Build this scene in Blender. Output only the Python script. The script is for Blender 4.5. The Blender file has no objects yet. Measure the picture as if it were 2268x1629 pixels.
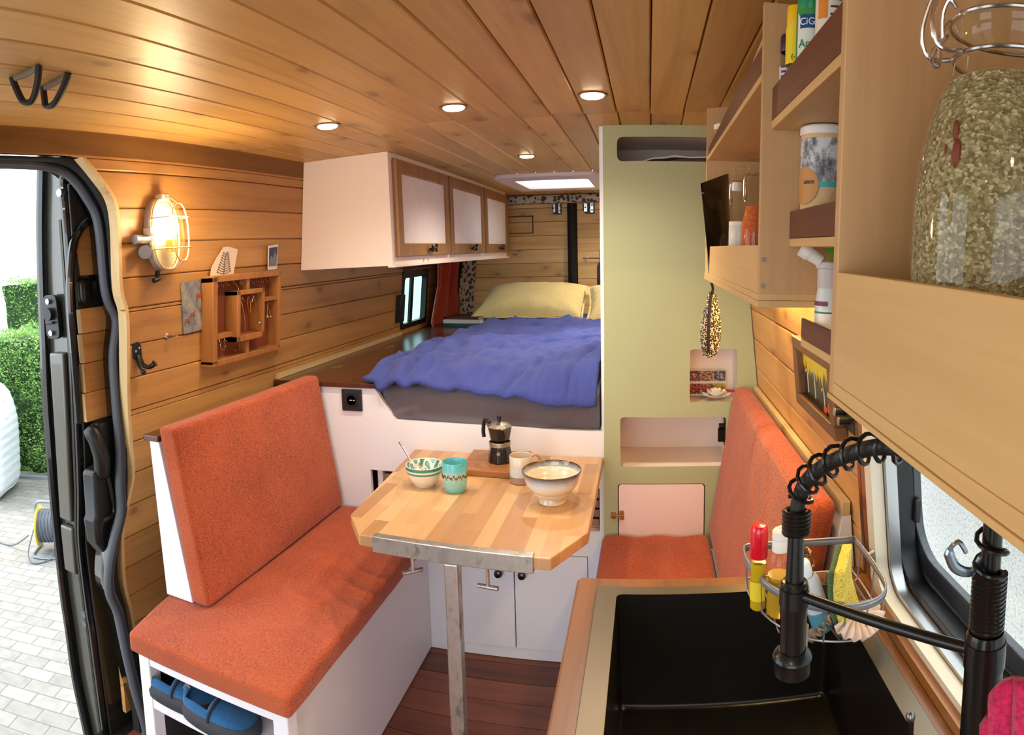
import bpy, bmesh, math, random
from mathutils import Vector, Matrix, noise
from mathutils.geometry import tessellate_polygon
R = math.radians
PI = math.pi
rnd = random.Random(7)
S = bpy.context.scene
COL = S.collection

# ---------------------------------------------------------------- camera
# the photograph is a swept phone panorama: a central cylindrical view, tilted 7.4 degrees down
CAM_Z = 1.465
cam = bpy.data.cameras.new('camera')
cam_ob = bpy.data.objects.new('camera', cam)
COL.objects.link(cam_ob)
cam_ob.location = (0, 0, CAM_Z)
cam_ob.rotation_euler = (R(90) - 0.1288, 0, 0)
cam.type = 'PANO'
cam.panorama_type = 'CENTRAL_CYLINDRICAL'
FPX = 1438.0
cam.central_cylindrical_range_u_min = (0 - 1436.0) / FPX
cam.central_cylindrical_range_u_max = (2268 - 1436.0) / FPX
cam.central_cylindrical_range_v_min = (738.0 - 1629) / FPX
cam.central_cylindrical_range_v_max = 738.0 / FPX
cam.central_cylindrical_radius = 1.0
cam.clip_start = 0.02
cam.clip_end = 100
S.camera = cam_ob

# ---------------------------------------------------------------- world, sun, exposure
S.view_settings.view_transform = 'Standard'
S.view_settings.look = 'None'
S.view_settings.gamma = 1
S.view_settings.exposure = 0.55
W = bpy.data.worlds.new('bright_hazy_sky')
S.world = W
W.use_nodes = True
bg = W.node_tree.nodes['Background']
bg.inputs[0].default_value = (0.86, 0.94, 1.0, 1)
bg.inputs[1].default_value = 3.0
sun = bpy.data.lights.new('sun', 'SUN')
sun.energy = 1.8
sun.angle = R(4)
sun.color = (1, .95, .86)
sun_ob = bpy.data.objects.new('sun', sun)
COL.objects.link(sun_ob)
sun_ob.rotation_euler = Vector((0.38, -0.75, -1.25)).to_track_quat('-Z', 'Y').to_euler()

# ---------------------------------------------------------------- mesh helper
class MB:
    """collects shapes and links them as one mesh object"""
    def __init__(self):
        self.v = []; self.f = []; self.m = []; self.r = []; self.T = Matrix.Identity(4)
        self.cm = 0; self.cr = 0.0
    def add(self, vs, fs, m=None, r=None):
        b = len(self.v)
        self.v += [self.T @ Vector(p) for p in vs]
        for f in fs:
            self.f.append([b + i for i in f])
            self.m.append(self.cm if m is None else m)
            self.r.append(self.cr if r is None else r)
        return self
    def hexa(self, p, m=None, r=None):
        # p: bottom ring of four, top ring of four
        return self.add(p, [(3, 2, 1, 0), (4, 5, 6, 7), (0, 1, 5, 4), (1, 2, 6, 5), (2, 3, 7, 6), (3, 0, 4, 7)], m, r)
    def box(self, x0, x1, y0, y1, z0, z1, m=None, r=None):
        return self.hexa([(x0, y0, z0), (x1, y0, z0), (x1, y1, z0), (x0, y1, z0), (x0, y0, z1), (x1, y0, z1), (x1, y1, z1), (x0, y1, z1)], m, r)
    def extrude(self, pts, vec, holes=(), m=None, r=None):
        # polygon (3d points, planar) with holes, swept along vec
        vec = Vector(vec)
        loops = [[Vector(p) for p in pts]] + [[Vector(p) for p in h] for h in holes]
        flat = [p for l in loops for p in l]
        n = len(flat)
        if holes:
            tri = tessellate_polygon(loops)
        else:
            tri = [tuple(range(n))]
        vs = flat + [p + vec for p in flat]
        fs = [tuple(t) for t in tri] + [tuple(i + n for i in reversed(t)) for t in tri]
        b = 0
        for l in loops:
            k = len(l)
            for i in range(k):
                j = (i + 1) % k
                fs.append((b + i, b + j, b + j + n, b + i + n))
            b += k
        return self.add(vs, fs, m, r)
    def tube(self, pts, rad, n=8, closed=False, caps=True, m=None, r=None, flat=1.0):
        P = [Vector(p) for p in pts]; k = len(P)
        rr = rad if isinstance(rad, (list, tuple)) else [rad] * k
        vs = []; fs = []; up = None
        for i in range(k):
            a = P[i - 1] if (i or closed) else P[0]
            b = P[(i + 1) % k] if (i < k - 1 or closed) else P[-1]
            t = (b - a)
            t = t.normalized() if t.length > 1e-9 else Vector((0, 0, 1))
            if up is None:
                up = Vector((0, 0, 1)) if abs(t.z) < .9 else Vector((0, 1, 0))
            side = t.cross(up)
            if side.length < 1e-5:
                side = t.cross(Vector((1, 0, 0)))
            side.normalize(); up = side.cross(t).normalized()
            for j in range(n):
                a_ = 2 * PI * j / n
                vs.append(P[i] + (side * math.cos(a_) + up * math.sin(a_) * flat) * rr[i])
        for i in range(k if closed else k - 1):
            for j in range(n):
                a, b = i * n + j, i * n + (j + 1) % n
                c, d = ((i + 1) % k) * n + (j + 1) % n, ((i + 1) % k) * n + j
                fs.append((a, b, c, d))
        if caps and not closed:
            fs.append(tuple(reversed(range(n)))); fs.append(tuple(range((k - 1) * n, k * n)))
        return self.add(vs, fs, m, r)
    def lathe(self, prof, c=(0, 0, 0), n=32, m=None, r=None, mats=None, ends=False):
        # prof: list of (radius, z); mats: material per ring segment
        vs = []; cx, cy, cz = c
        for (q, z) in prof:
            for j in range(n):
                a = 2 * PI * j / n
                vs.append((cx + q * math.cos(a), cy + q * math.sin(a), cz + z))
        for i in range(len(prof) - 1):
            fs = [(i * n + j, i * n + (j + 1) % n, (i + 1) * n + (j + 1) % n, (i + 1) * n + j) for j in range(n)]
            if i == 0:
                self.add(vs, fs, mats[0] if mats else m, r); base = len(self.v) - len(vs)
            else:
                for f in fs:
                    self.f.append([base + q for q in f]); self.m.append(mats[i] if mats else (self.cm if m is None else m)); self.r.append(self.cr if r is None else r)
        for ring, mm in ((0, 0), (len(prof) - 1, -1)):
            if ends and prof[ring][0] > 1e-5:
                ids = [base + ring * n + j for j in range(n)]
                if ring == 0: ids.reverse()
                self.f.append(ids); self.m.append(mats[mm] if mats else (self.cm if m is None else m)); self.r.append(self.cr if r is None else r)
        return self
    def grid(self, fn, nu, nv, m=None, r=None):
        vs = [fn(i / nu, j / nv) for i in range(nu + 1) for j in range(nv + 1)]
        fs = [(i * (nv + 1) + j, (i + 1) * (nv + 1) + j, (i + 1) * (nv + 1) + j + 1, i * (nv + 1) + j + 1) for i in range(nu) for j in range(nv)]
        return self.add(vs, fs, m, r)
    def ell(self, c, rx, ry, rz, n=16, k=10, m=None, r=None):
        vs = [(c[0], c[1], c[2] - rz)]
        for i in range(1, k):
            a = PI * i / k - PI / 2
            for j in range(n):
                b = 2 * PI * j / n
                vs.append((c[0] + rx * math.cos(a) * math.cos(b), c[1] + ry * math.cos(a) * math.sin(b), c[2] + rz * math.sin(a)))
        vs.append((c[0], c[1], c[2] + rz))
        fs = []
        for j in range(n):
            fs.append((0, 1 + (j + 1) % n, 1 + j))
            fs.append((len(vs) - 1, 1 + (k - 2) * n + j, 1 + (k - 2) * n + (j + 1) % n))
        for i in range(k - 2):
            for j in range(n):
                a, b = 1 + i * n + j, 1 + i * n + (j + 1) % n
                fs.append((a, b, b + n, a + n))
        return self.add(vs, fs, m, r)
    def rbox(self, x0, x1, y0, y1, z0, z1, rad=.02, seg=4, step=.05, fn=None, m=None, r=None):
        # box with rounded edges and an even grid, fn deforms every point
        h = [(x1 - x0) / 2, (y1 - y0) / 2, (z1 - z0) / 2]
        c = [(x1 + x0) / 2, (y1 + y0) / 2, (z1 + z0) / 2]
        co = []
        for k in range(3):
            q = min(rad, h[k] * .99)
            n = max(1, int(round((2 * h[k] - 2 * q) / step)))
            a = [-h[k] + q * (i / seg) for i in range(seg)]
            mid = [-h[k] + q + (2 * h[k] - 2 * q) * i / n for i in range(n + 1)]
            co.append(a + mid + [-x for x in reversed(a)])
        idx = {}; vs = []; fs = []
        def vid(p):
            key = tuple(round(t, 6) for t in p)
            if key not in idx:
                idx[key] = len(vs)
                inn = [max(-(h[k] - min(rad, h[k] * .99)), min(h[k] - min(rad, h[k] * .99), p[k])) for k in range(3)]
                d = Vector([p[k] - inn[k] for k in range(3)])
                if d.length > 1e-9:
                    d = d.normalized() * min(rad, min(h) * .99)
                q = Vector([c[k] + inn[k] + d[k] for k in range(3)])
                if fn: q = Vector(fn(q))
                vs.append(q)
            return idx[key]
        for k in range(3):
            a, b = (k + 1) % 3, (k + 2) % 3
            for s in (-1, 1):
                for i in range(len(co[a]) - 1):
                    for j in range(len(co[b]) - 1):
                        q = []
                        for (u, w) in ((i, j), (i + 1, j), (i + 1, j + 1), (i, j + 1)):
                            p = [0, 0, 0]; p[k] = s * h[k]; p[a] = co[a][u]; p[b] = co[b][w]
                            q.append(vid(p))
                        if len(set(q)) == 4:
                            fs.append(tuple(q if s > 0 else reversed(q)))
        return self.add(vs, fs, m, r)

ORG = {}
def build(name, mb, mats, parent=None, loc=None, smooth=True, bevel=0, ang=35, seg=2, subsurf=0, solid=0):
    if not isinstance(mats, (list, tuple)): mats = [mats]
    org = ORG[parent.name] if parent else Vector(loc if loc is not None else (0, 0, 0))
    me = bpy.data.meshes.new(name)
    me.from_pydata([tuple(p - org) for p in mb.v], [], mb.f)
    for m in mats: me.materials.append(m)
    me.polygons.foreach_set('material_index', mb.m)
    at = me.attributes.new('rnd', 'FLOAT', 'FACE')
    at.data.foreach_set('value', mb.r)
    bm = bmesh.new(); bm.from_mesh(me)
    bmesh.ops.recalc_face_normals(bm, faces=bm.faces)
    bm.to_mesh(me); bm.free()
    if smooth:
        me.polygons.foreach_set('use_smooth', [True] * len(me.polygons))
        me.set_sharp_from_angle(angle=R(ang))
    me.update()
    o = bpy.data.objects.new(name, me)
    COL.objects.link(o)
    ORG[o.name] = org
    if parent: o.parent = parent
    else: o.location = org
    if solid:
        q = o.modifiers.new('thickness', 'SOLIDIFY'); q.thickness = solid; q.offset = 0
    if bevel:
        b = o.modifiers.new('bevel', 'BEVEL'); b.width = bevel; b.segments = seg; b.limit_method = 'ANGLE'; b.angle_limit = R(40)
    if subsurf:
        b = o.modifiers.new('sub', 'SUBSURF'); b.levels = subsurf; b.render_levels = subsurf
    return o
def tag(o, label, cat, group=None):
    o['label'] = label; o['category'] = cat
    if group: o['group'] = group
    return o
def thing(name, label, cat, loc, group=None):
    o = bpy.data.objects.new(name, None); o.empty_display_size = .05
    COL.objects.link(o); o.location = loc; ORG[o.name] = Vector(loc)
    return tag(o, label, cat, group)
def struct(o):
    o['kind'] = 'structure'; return o
def copy_thing(root, loc, label, rotz=None):
    r_ = root.copy(); COL.objects.link(r_); r_.location = loc
    if rotz is not None: r_.rotation_euler = (0, 0, rotz)
    r_['label'] = label
    for ch in list(root.children):
        c = ch.copy(); COL.objects.link(c); c.parent = r_
        for g in list(ch.children):
            d = g.copy(); COL.objects.link(d); d.parent = c
    return r_
def rrect(x0, x1, y0, y1, q, n=5):
    # rounded rectangle as 2d points
    out = []
    for cx, cy, a0 in ((x1 - q, y0 + q, -PI / 2), (x1 - q, y1 - q, 0), (x0 + q, y1 - q, PI / 2), (x0 + q, y0 + q, PI)):
        for i in range(n + 1):
            a = a0 + PI / 2 * i / n
            out.append((cx + q * math.cos(a), cy + q * math.sin(a)))
    return out
def smooth_path(pts, n=6):
    P = [Vector(p) for p in pts]; out = []
    for i in range(len(P) - 1):
        a, b, c, d = P[max(i - 1, 0)], P[i], P[i + 1], P[min(i + 2, len(P) - 1)]
        for k in range(n):
            t = k / n
            out.append(.5 * ((2 * b) + (c - a) * t + (2 * a - 5 * b + 4 * c - d) * t * t + (3 * b - a - 3 * c + d) * t ** 3))
    out.append(P[-1])
    return out
def text_shape(mb, s, size, origin, ux, uy, m=0, depth=.0003, bend=None):
    # lettering as thin solid shapes, on a flat face or bent round a cylinder (bend = centre, radius, start angle)
    cu = bpy.data.curves.new('t', 'FONT'); cu.body = s; cu.size = size; cu.extrude = depth; cu.align_x = 'CENTER'
    ob = bpy.data.objects.new('t', cu)
    COL.objects.link(ob)
    dg = bpy.context.evaluated_depsgraph_get()
    me = bpy.data.meshes.new_from_object(ob.evaluated_get(dg))
    o = Vector(origin); ux = Vector(ux).normalized(); uy = Vector(uy).normalized(); uz = ux.cross(uy)
    vs = []
    for v in me.vertices:
        x, y, z = v.co
        if bend:
            c, q, a0 = bend
            a = a0 + x / q
            vs.append(Vector((c[0] + (q + z + depth) * math.cos(a), c[1] + (q + z + depth) * math.sin(a), o.z + y)))
        else:
            vs.append(o + ux * x + uy * y + uz * (z + depth))
    mb.add(vs, [tuple(p.vertices) for p in me.polygons], m)
    bpy.data.objects.remove(ob); bpy.data.curves.remove(cu); bpy.data.meshes.remove(me)

# ---------------------------------------------------------------- materials
def srgb(r, g, b):
    f = lambda c: (c / 255 / 12.92) if c <= 10.3 else ((c / 255 + .055) / 1.055) ** 2.4
    return (f(r), f(g), f(b), 1)
class NT:
    def __init__(self, name):
        self.mat = bpy.data.materials.new(name); self.mat.use_nodes = True
        self.t = self.mat.node_tree; self.t.nodes.clear()
        self.out = self.n('ShaderNodeOutputMaterial'); self.b = self.n('ShaderNodeBsdfPrincipled')
        self.l(self.b.outputs[0], self.out.inputs[0])
    def n(self, typ, **kw):
        x = self.t.nodes.new(typ)
        for k, v in kw.items():
            if k.startswith('i_'):
                x.inputs[k[2:].replace('_', ' ')].default_value = v
            else: setattr(x, k, v)
        return x
    def l(self, a, b): self.t.links.new(a, b)
    def ramp(self, fac, stops):
        x = self.n('ShaderNodeValToRGB'); e = x.color_ramp.elements
        while len(e) < len(stops): e.new(.5)
        for q, (p, c) in zip(e, stops): q.position = p; q.color = c
        self.l(fac, x.inputs[0]); return x.outputs[0]
    def mix(self, a, b, fac, mode='MIX'):
        x = self.n('ShaderNodeMix', data_type='RGBA', blend_type=mode)
        for s, v in ((x.inputs[0], fac), (x.inputs[6], a), (x.inputs[7], b)):
            if hasattr(v, 'links') or isinstance(v, bpy.types.NodeSocket): self.l(v, s)
            else: s.default_value = v
        return x.outputs[2]
    def math(self, op, a, b=None):
        x = self.n('ShaderNodeMath', operation=op)
        for s, v in ((x.inputs[0], a), (x.inputs[1], b)):
            if v is None: continue
            if isinstance(v, bpy.types.NodeSocket): self.l(v, s)
            else: s.default_value = v
        return x.outputs[0]
    def coords(self, scale=(1, 1, 1), rnd_shift=0, out='Object'):
        tc = self.n('ShaderNodeTexCoord'); mp = self.n('ShaderNodeMapping')
        src = tc.outputs[out]
        if rnd_shift:
            at = self.n('ShaderNodeAttribute', attribute_name='rnd')
            ml = self.n('ShaderNodeVectorMath', operation='SCALE'); ml.inputs[0].default_value = (rnd_shift, rnd_shift * 1.7, rnd_shift * 1.3)
            self.l(at.outputs['Fac'], ml.inputs['Scale'])
            ad = self.n('ShaderNodeVectorMath', operation='ADD'); self.l(src, ad.inputs[0]); self.l(ml.outputs[0], ad.inputs[1]); src = ad.outputs[0]
        self.l(src, mp.inputs[0]); mp.inputs['Scale'].default_value = scale
        return mp.outputs[0]
    def bump(self, h, strength=.3, dist=.001):
        x = self.n('ShaderNodeBump', i_Strength=strength, i_Distance=dist); self.l(h, x.inputs['Height']); self.l(x.outputs[0], self.b.inputs['Normal'])
        return x
def plain(name, col, rough=.5, metal=0, spec=.5, trans=0, coat=0, ior=1.45, bump=0, bscale=200, emit=None, estr=0, sheen=0, alpha=1, var=0, vscale=3):
    t = NT(name); b = t.b
    b.inputs['Base Color'].default_value = col
    b.inputs['Roughness'].default_value = rough; b.inputs['Metallic'].default_value = metal
    b.inputs['Specular IOR Level'].default_value = spec; b.inputs['IOR'].default_value = ior
    b.inputs['Transmission Weight'].default_value = trans; b.inputs['Coat Weight'].default_value = coat
    b.inputs['Sheen Weight'].default_value = sheen
    b.inputs['Alpha'].default_value = alpha
    if emit: b.inputs['Emission Color'].default_value = emit; b.inputs['Emission Strength'].default_value = estr
    no = t.n('ShaderNodeTexNoise', i_Scale=bscale if bump else vscale, i_Detail=3.0)
    t.l(t.coords(), no.inputs['Vector'])
    if bump: t.bump(no.outputs['Fac'], bump, .001)
    if var:
        dark = tuple(c * (1 - var) for c in col[:3]) + (1,)
        t.l(t.ramp(no.outputs['Fac'], [(.35, dark), (.65, col)]), b.inputs['Base Color'])
    return t.mat
def wood(name, base, dark, along='Y', knots=.5, nrm=None, rough=.42, grain=1.0, var=.22, shift=9.0, bump=.15, kscale=5.0, coat=0):
    t = NT(name)
    ax = {'X': 0, 'Y': 1, 'Z': 2}[along]
    sc = [16.0] * 3; sc[ax] = 1.1
    v = t.coords(tuple(sc), shift)
    n1 = t.n('ShaderNodeTexNoise', i_Scale=1.0, i_Detail=5.0, i_Roughness=.6, i_Distortion=.8); t.l(v, n1.inputs['Vector'])
    sc2 = [130.0] * 3; sc2[ax] = 5
    v2 = t.coords(tuple(sc2), shift)
    n2 = t.n('ShaderNodeTexNoise', i_Scale=1.0, i_Detail=3.0); t.l(v2, n2.inputs['Vector'])
    g = t.mix((1, 1, 1, 1), (0, 0, 0, 1), 0.5)
    mid = tuple(a * .55 + b_ * .45 for a, b_ in zip(base, dark))
    c1 = t.ramp(n1.outputs['Fac'], [(.30, dark), (.42, mid), (.58, base)])
    c1 = t.mix(base, c1, grain)
    c2 = t.ramp(n2.outputs['Fac'], [(.3, (.90, .87, .84, 1)), (.6, (1, 1, 1, 1))])
    c = t.mix(c1, c2, .55, 'MULTIPLY')
    at = t.n('ShaderNodeAttribute', attribute_name='rnd')
    pv = t.ramp(t.math('FRACT', t.math('MULTIPLY', at.outputs['Fac'], 7.31)), [(0, (1 - var, 1 - var * 1.15, 1 - var * 1.35, 1)), (1, (1 + var * .4, 1 + var * .35, 1 + var * .3, 1))])
    c = t.mix(c, pv, 1.0, 'MULTIPLY')
    if knots:
        ks = [kscale * 1.5] * 3; ks[ax] = kscale * .75
        v3 = t.coords(tuple(ks), shift)
        n3 = t.n('ShaderNodeTexNoise', i_Scale=1.2, i_Detail=2.0); t.l(v3, n3.inputs['Vector'])
        ad = t.n('ShaderNodeVectorMath', operation='MULTIPLY_ADD'); t.l(n3.outputs['Color'], ad.inputs[0]); ad.inputs[1].default_value = (.35, .35, .35); t.l(v3, ad.inputs[2])
        vo = t.n('ShaderNodeTexVoronoi', i_Scale=1.0, i_Randomness=1.0, voronoi_dimensions='2D')
        sw = t.n('ShaderNodeSeparateXYZ'); cw = t.n('ShaderNodeCombineXYZ'); t.l(ad.outputs[0], sw.inputs[0])
        pl = [q for q in (0, 1, 2) if q != {'X': 0, 'Y': 1, 'Z': 2}[nrm or ('Z' if along != 'Z' else 'X')]]
        t.l(sw.outputs[pl[0]], cw.inputs[0]); t.l(sw.outputs[pl[1]], cw.inputs[1]); t.l(cw.outputs[0], vo.inputs['Vector'])
        sepc = t.n('ShaderNodeSeparateColor'); t.l(vo.outputs['Color'], sepc.inputs[0])
        keep = t.math('GREATER_THAN', sepc.outputs[0], 1 - knots)
        k = t.ramp(vo.outputs['Distance'], [(.025, (1, 1, 1, 1)), (.06, (.85, .85, .85, 1)), (.10, (.30, .30, .30, 1)), (.30, (0, 0, 0, 1))])
        fac = t.math('MULTIPLY', k, keep)
        fac = t.math('MULTIPLY', fac, .70)
        kc = tuple(q * w for q, w in zip(dark, (.42, .32, .25))) [:3] + (1,)
        c = t.mix(c, kc, fac)
    t.l(c, t.b.inputs['Base Color'])
    t.b.inputs['Roughness'].default_value = rough
    t.b.inputs['Coat Weight'].default_value = coat; t.b.inputs['Coat Roughness'].default_value = .25
    t.bump(n2.outputs['Fac'], bump, .0008)
    return t.mat
def fabric(name, c0, c1, scale=(300, 300, 300), rough=.9, bump=.5, big=6, sheen=.2, streak=None):
    t = NT(name)
    v = t.coords(scale); n = t.n('ShaderNodeTexNoise', i_Scale=1.0, i_Detail=2.0); t.l(v, n.inputs['Vector'])
    v2 = t.coords((big, big, big)); n2 = t.n('ShaderNodeTexNoise', i_Scale=1.0, i_Detail=3.0); t.l(v2, n2.inputs['Vector'])
    f = t.math('ADD', t.math('MULTIPLY', n.outputs['Fac'], .75), t.math('MULTIPLY', n2.outputs['Fac'], .25))
    t.l(t.ramp(f, [(.36, c0), (.6, c1)]), t.b.inputs['Base Color'])
    t.b.inputs['Roughness'].default_value = rough; t.b.inputs['Sheen Weight'].default_value = sheen
    t.b.inputs['Specular IOR Level'].default_value = .2
    t.bump(n.outputs['Fac'], bump, .001)
    return t.mat
def floral(name, base, dark, scale=28, thr=.34):
    t = NT(name)
    v = t.coords((scale, scale, scale))
    vo = t.n('ShaderNodeTexVoronoi', i_Scale=1.0, i_Randomness=1.0); t.l(v, vo.inputs['Vector'])
    no = t.n('ShaderNodeTexNoise', i_Scale=2.3, i_Detail=3.0); t.l(v, no.inputs['Vector'])
    f = t.math('ADD', vo.outputs['Distance'], t.math('MULTIPLY', no.outputs['Fac'], .35))
    mid = tuple((a + b_) / 2 for a, b_ in zip(base, dark))
    t.l(t.ramp(f, [(thr - .05, dark), (thr, mid), (thr + .03, base)]), t.b.inputs['Base Color'])
    t.b.inputs['Roughness'].default_value = .85
    return t.mat
def glass(name, col=(1, 1, 1, 1), rough=0.0, ior=1.45):
    # clear glass that lets light through: thin refraction mixed with a gloss
    t = NT(name)
    t.b.inputs['Base Color'].default_value = col; t.b.inputs['Roughness'].default_value = rough
    t.b.inputs['Transmission Weight'].default_value = 1; t.b.inputs['IOR'].default_value = ior
    return t.mat
def pane_glass(name, tint=(.95, .97, .96, 1)):
    # thin clear sheet: straight-through light plus a front-face reflection
    t = NT(name)
    tr = t.n('ShaderNodeBsdfTransparent'); tr.inputs[0].default_value = tint
    gl = t.n('ShaderNodeBsdfGlossy'); gl.inputs['Roughness'].default_value = .02
    fr = t.n('ShaderNodeLayerWeight', i_Blend=.30); ge = t.n('ShaderNodeNewGeometry')
    fac = t.math('MULTIPLY', t.math('MULTIPLY', fr.outputs['Fresnel'], .8), t.math('SUBTRACT', 1.0, ge.outputs['Backfacing']))
    mx = t.n('ShaderNodeMixShader'); t.l(fac, mx.inputs[0]); t.l(tr.outputs[0], mx.inputs[1]); t.l(gl.outputs[0], mx.inputs[2])
    t.l(mx.outputs[0], t.out.inputs[0]); t.t.nodes.remove(t.b)
    return t.mat

PINE = srgb(214, 152, 84); PINE_D = srgb(168, 104, 48)
M_ceil = wood('pine_ceiling', srgb(214, 171, 100), srgb(190, 144, 76), 'Y', knots=.5, nrm='Z', rough=.46, kscale=4.2, coat=.10)
M_wall = wood('pine_wall', srgb(204, 152, 88), srgb(174, 122, 64), 'Y', knots=.55, nrm='X', rough=.46, kscale=4.6, coat=.06)
M_rear = wood('pine_rear', srgb(240, 204, 140), srgb(218, 174, 108), 'X', knots=.8, nrm='Y', rough=.5, kscale=5)
M_raw = wood('raw_pine_edge', srgb(236, 206, 150), srgb(212, 172, 112), 'Z', knots=0, rough=.6)
M_rawY = wood('raw_pine_batten', srgb(238, 212, 156), srgb(212, 172, 112), 'Y', knots=.2, rough=.6)
M_ply = wood('birch_plywood', srgb(226, 182, 128), srgb(204, 156, 104), 'Z', knots=0, rough=.5, grain=.7, bump=.05)
M_plyY = wood('birch_plywood_front', srgb(240, 200, 136), srgb(222, 176, 110), 'Y', knots=0, rough=.5, grain=.6, bump=.05)
M_walnut = wood('dark_stained_lip', srgb(124, 72, 44), srgb(92, 50, 30), 'Y', knots=0, rough=.5)
M_stain = wood('brown_stained_shelf', srgb(98, 54, 34), srgb(66, 34, 22), 'Y', knots=0, rough=.28, coat=.4)
M_floor = wood('red_brown_decking', srgb(142, 84, 64), srgb(104, 58, 45), 'X', knots=0, rough=.4, var=.3)
M_rack = wood('honey_wood', srgb(196, 132, 66), srgb(156, 94, 40), 'Z', knots=0, rough=.5)
M_door = wood('oak_door_frame', srgb(176, 126, 72), srgb(144, 98, 54), 'Z', knots=0, rough=.45)
M_worktop = wood('beech_worktop', srgb(158, 100, 46), srgb(116, 70, 30), 'Y', knots=0, rough=.35, coat=.3, var=.25)
M_white = plain('white_paint', srgb(234, 233, 238), .5, bump=.03, bscale=60)
M_white2 = plain('cream_paint', srgb(244, 226, 212), .55, bump=.03, bscale=60)
M_linen = fabric('cream_linen_panel', srgb(222, 208, 200), srgb(240, 228, 220), (500, 500, 500), bump=.2)
M_sage = plain('sage_paint', srgb(170, 174, 132), .55, bump=.05, bscale=90)
M_orange = fabric('burnt_orange_fabric', srgb(136, 54, 24), srgb(190, 92, 52), (620, 150, 380), bump=.9, big=5)
M_orange_d = M_orange
M_blue = fabric('blue_bedlinen', srgb(54, 62, 126), srgb(68, 79, 146), (420, 420, 420), bump=.15, big=7, sheen=.1)
M_grey = fabric('grey_sheet', srgb(100, 94, 100), srgb(114, 107, 113), (500, 500, 500), bump=.1, big=3, sheen=.05)
M_yellow = fabric('sand_pillowcase', srgb(196, 172, 108), srgb(222, 200, 136), (300, 300, 300), bump=.3, big=5)
M_steel = NT('raw_brushed_steel')
_v = M_steel.coords((30, 30, 16)); _n = M_steel.n('ShaderNodeTexNoise', i_Scale=1.0, i_Detail=5.0, i_Roughness=.65); M_steel.l(_v, _n.inputs['Vector'])
M_steel.l(M_steel.ramp(_n.outputs['Fac'], [(.30, srgb(120, 108, 92)), (.42, srgb(176, 168, 156)), (.62, srgb(206, 202, 194))]), M_steel.b.inputs['Base Color'])
M_steel.l(M_steel.ramp(_n.outputs['Fac'], [(.3, (.55, .55, .55, 1)), (.6, (.28, .28, .28, 1))]), M_steel.b.inputs['Roughness'])
M_steel.b.inputs['Metallic'].default_value = .9; M_steel = M_steel.mat
M_chrome = plain('chrome', srgb(214, 214, 216), .18, 1)
M_black = plain('black_plastic', srgb(20, 20, 21), .38)
M_blackm = plain('black_satin_metal', srgb(24, 23, 22), .3, .3, coat=.2)
M_rubber = plain('grey_rubber_seal', srgb(84, 88, 94), .55)
M_bodyp = plain('dark_grey_brown_car_paint', srgb(54, 52, 44), .25, .2, coat=.5)
M_bodyb = plain('black_car_paint', srgb(16, 16, 16), .18, .1, coat=.8)
M_carpet = plain('black_felt_carpet', srgb(34, 30, 28), .95, bump=1.0, bscale=500, var=.5)
M_glass = glass('clear_glass')
M_pane = pane_glass('window_glass')

# ================================================================ the van's shell
def XL(z): return -1.32 - (1.855 - z) * .105
def XR(z): return .28 + (1.855 - z) * .105
PW = .0964

# floor: dark red-brown boards laid across the aisle
m = MB()
y = -1.2; k = 0
while y < 2.13:
    m.cr = rnd.random()
    m.box(-1.5, .46, y + .0015, y + .0985, -.02, 0); y += .1
f_ = struct(build('floor', m, M_floor, bevel=.0015))
m = MB(); m.box(-1.6, .6, -1.2, 4.9, -.06, -.021)
struct(build('floor', m, plain('dark_underlay', srgb(14, 10, 8), .9)))

# ceiling: tongue and groove boards running to the rear, in two lengths
m = MB()
def ceil_board(xa, xb, y0, y1):
    m.cr = rnd.random(); b = .004; z = 1.855
    pts = [(xa + .0012, y0, z + .012), (xa + .0012, y0, z + b), (xa + b, y0, z), (xb - b, y0, z), (xb - .0012, y0, z + b), (xb - .0012, y0, z + .012)]
    m.extrude(pts, (0, y1 - y0, 0))
for i in range(-4, 14):
    xa = .005 - (i + 1) * PW; xb = xa + PW
    xb = min(xb, .31)
    yc = 1.935 + (.04 if i % 2 else -.03) * rnd.random()
    ceil_board(max(xa, -1.345), xb, -1.2, yc)
    ys = [(yc + .002, 3.33), ] if (-.79 < (xa + xb) / 2 < -.25) else [(yc + .002, 4.76)]
    if (-.79 < (xa + xb) / 2 < -.25): ys.append((4.12, 4.76))
    for y0, y1 in ys: ceil_board(max(xa + .003, -1.345), xb + .003, y0, y1)
struct(build('ceiling', m, M_ceil, smooth=False))
m = MB(); m.box(-1.5, .5, -1.2, 3.36, 1.868, 1.9); m.box(-1.5, .5, 4.1, 4.9, 1.868, 1.9); m.box(-1.5, -.77, 3.36, 4.1, 1.868, 1.9); m.box(-.28, .5, 3.36, 4.1, 1.868, 1.9)
struct(build('ceiling', m, plain('dark_groove_backing', srgb(58, 32, 14), .9), smooth=False))

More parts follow.
